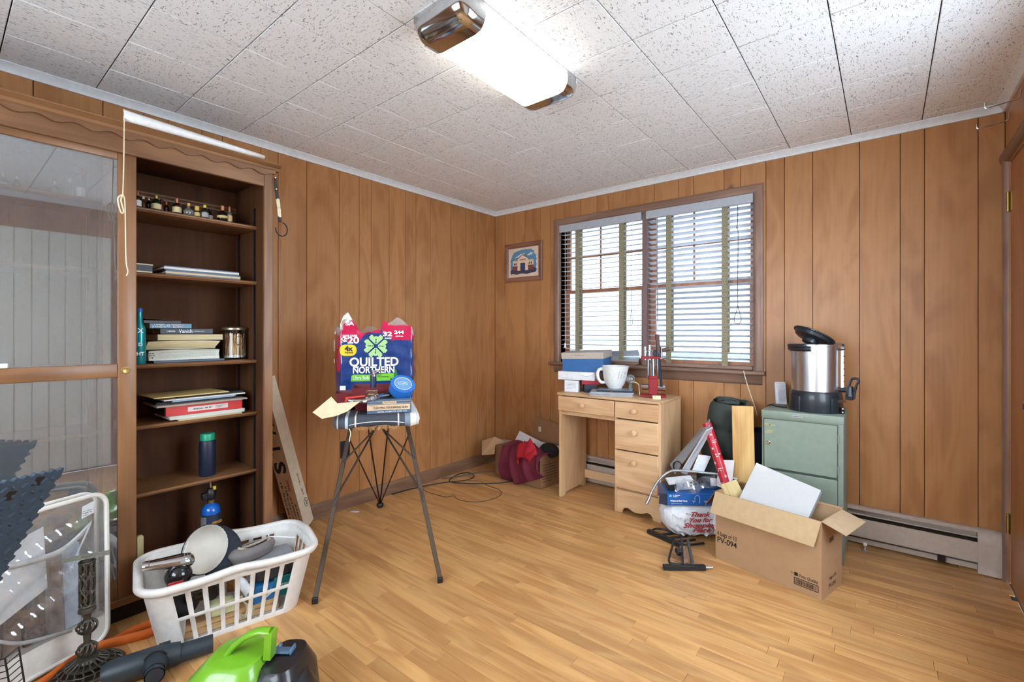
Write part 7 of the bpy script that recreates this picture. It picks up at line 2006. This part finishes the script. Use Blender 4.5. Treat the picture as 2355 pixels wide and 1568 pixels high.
MB().tube(spline([(1.772, -.635, .205), (1.785, -.615, .255), (1.815, -.575, .320), (1.865, -.53, .365), (1.93, -.51, .375), (2.02, -.47, .372), (2.12, -.43, .370), (2.19, -.43, .362)], 6), .0072, 10).build('braid', plain('braid_steel', (176, 178, 180), .4, .8, noise=.3, nscale=400), br, smooth=True)
MB().cyl((1.774, -.632, .212), (1.762, -.652, .178), .0095, n=12).build('end_nut', MT['steel'], br, smooth=True)
MB().cyl((2.185, -.43, .363), (2.215, -.425, .358), .010, n=6).build('end_nut', MT['steel'], br)
# white shopping bag with red script
sp_ = thing('shopping_bag', 'crumpled white plastic shopping bag with red script under the blue carton', 'plastic bag', (1.985, -.50, .022), R(37))
sb_m = plain('bag_white_film', (216, 218, 222), .3, coat=.3, bump=.6, nscale=22)
mb = MB()
def bagf(u, v):
    a = 2 * PI * u; p = PI * v - PI / 2; c = max(0, math.cos(p)) ** .55
    x = .175 * c * math.copysign(abs(math.cos(a)) ** .7, math.cos(a)); y = .095 * c * math.copysign(abs(math.sin(a)) ** .7, math.sin(a)); z = .086 + .086 * math.copysign(abs(math.sin(p)) ** .8, math.sin(p))
    k = .006 * math.sin(13 * a + 9 * v) + .005 * math.sin(23 * a - 17 * v) + .004 * math.sin(41 * v + 7 * a)
    return (x * (1 + k * 4) - .02 * (z / .17) * (x < 0), y + k, max(.0, z + k * .6))
mb.grid(bagf, 64, 32, cu=True); mb.build('bag', sb_m, sp_, local=True, smooth=True)
ri = plain('script_red', (170, 40, 52), .5)
for k, (s, w, x) in enumerate((('Thank', .11, .0), ('You for', .13, .0), ('Shopping', .20, .0), ('Here', .10, .01))): text(s, .036, ri, sp_, frame((x, -.112 + .006 * abs(k - 1.5), .140 - .030 * k), (1, 0, .03), (0, .06, 1)), width=w, shear=.45, bold=.0008)
t = thing('red_white_carton', 'white carton with dark red edge pushed behind the shopping bag', 'carton', (2.125, -.42, .062), 0, None, (R(8), R(14), R(37)))
MB().box(-.085, .09, -.115, .02, .02, .095).build('carton', MT['white'], t, local=True, bevel=.002)
MB().box(-.086, .091, -.1165, -.1150, .02, .052).build('red_edge', plain('edge_red', (140, 30, 40), .4), t, local=True)
mb = MB()
for (x, z) in ((-.03, .075), (.0, .082), (.035, .072)): mb.lathe([(.010, 0), (.012, .001), (0, .0012)], 14, Matrix.Translation((x, -.1152, z)) @ Euler((R(90), 0, 0)).to_matrix().to_4x4())
mb.build('printed_parts', LB['grey'], t, local=True)
# black steel folding rack pieces on the floor
rk = thing('bed_rail', 'black steel rail frame with cross bars lying on the floor by the heap', 'metal frame', (1.93, -.64, 0))
bkm = plain('rail_black', (40, 41, 44), .45, .3)
r0, r1 = Vector((1.768, -.640, .014)), Vector((2.035, -.72, .014)); rd = (r1 - r0).normalized(); rp2 = Vector((-rd.y, rd.x, 0))
MB().bar(r0, r1, .026, .022).build('side_rail', bkm, rk, bevel=.002)
q0 = r0 + rp2 * .085 + rd * .02
MB().tube(spline([r0 + rd * .02 + Vector((0, 0, .004)), r0 + rd * .005 + rp2 * .06, q0 + rp2 * .01 + rd * .02, q0 + rd * .10 + rp2 * .035, r1 + rp2 * .17 - rd * .08], 5), .006, 8).build('hoop', bkm, rk, smooth=True)
for k in range(4):
    s = r0 + rd * (.07 + .055 * k); MB().bar(s, s + rp2 * .13 + rd * .05, .012, .010).build('cross_bar', bkm, rk, bevel=.001)
rk2 = thing('folding_bracket', 'black folding steel bracket with a square foot bar and loop on the floor', 'metal frame', (2.08, -.9, 0))
b0, b1 = Vector((2.0, -1.010, .016)), Vector((2.168, -.880, .016)); bd = (b1 - b0).normalized(); bp2 = Vector((-bd.y, bd.x, 0))
MB().bar(b0, b1, .024, .024).build('foot_bar', bkm, rk2, bevel=.002)
MB().cyl(b1, b1 + bd * .036, .006, n=12).build('pin', MT['chrome'], rk2, smooth=True)
c0 = b0 + bd * .085 + Vector((0, 0, .012))
MB().tube(spline([c0 + bd * .005, c0 - bd * .025 + bp2 * .006, c0 - bd * .045 + bp2 * .03, c0 - bd * .02 + bp2 * .10, c0 + bd * .05 + bp2 * .24 + Vector((0, 0, .02))], 5), .006, 8).build('loop_rod', bkm, rk2, smooth=True)
MB().bar(c0 + bd * .015, c0 + bd * .10 + bp2 * .27 + Vector((0, 0, .02)), .011, .011).build('arm', bkm, rk2, bevel=.001)
MB().bar(c0 + bd * .065 - bp2 * .0, c0 + bd * .125 + bp2 * .24 + Vector((0, 0, .015)), .014, .020).build('arm', plain('rail_grey', (92, 90, 90), .4, .4), rk2, bevel=.002)
mb = MB(); mb.cbox((0, 0, 0), (.032, .045, .030), frame(c0 + bd * .035 + bp2 * .12 + Vector((0, 0, .010)), bd, bp2)); mb.build('hinge_block', MT['black'], rk2, bevel=.006)
wdm = wood('slat_wood', (190, 150, 118), (140, 104, 80), 'Y', 3, .6, .1, 10, .5)
for k in range(3):
    a = c0 + bd * (.035 + .016 * k) + bp2 * .045 + Vector((0, 0, -.012)); t = thing('wood_strip', 'short wood strip bundled in the black bracket, number-free end %s' % ('nearest the loop', 'in the middle', 'nearest the big carton')[k], 'wood strip', tuple(a - Vector((0, 0, .0))), group='wood strips in the bracket')
    t['label'] = ('short wood strip nearest the loop of the black bracket', 'middle short wood strip held in the black bracket', 'short wood strip of the bracket nearest the big carton')[k]
    MB().bar(a, a + bp2 * .16 + bd * .04 + Vector((0, 0, .008)), .015, .014).build('strip', wdm, t, bevel=.001)
# white rubber doorstop by the heater
t = thing('door_stop', 'small doorstop with a white rubber tip on the floor by the heater', 'door stop', (2.79, -.105, .0005))
MB().lathe([(0, 0), (.018, 0), (.018, .003), (.008, .006), (.005, .012), (.005, .030)], 16).build('foot', MT['steel'], t, local=True, smooth=True)
MB().lathe([(.005, .028), (.009, .030), (.010, .038), (.006, .045), (0, .046)], 16).build('rubber_tip', MT['white'], t, local=True, smooth=True)
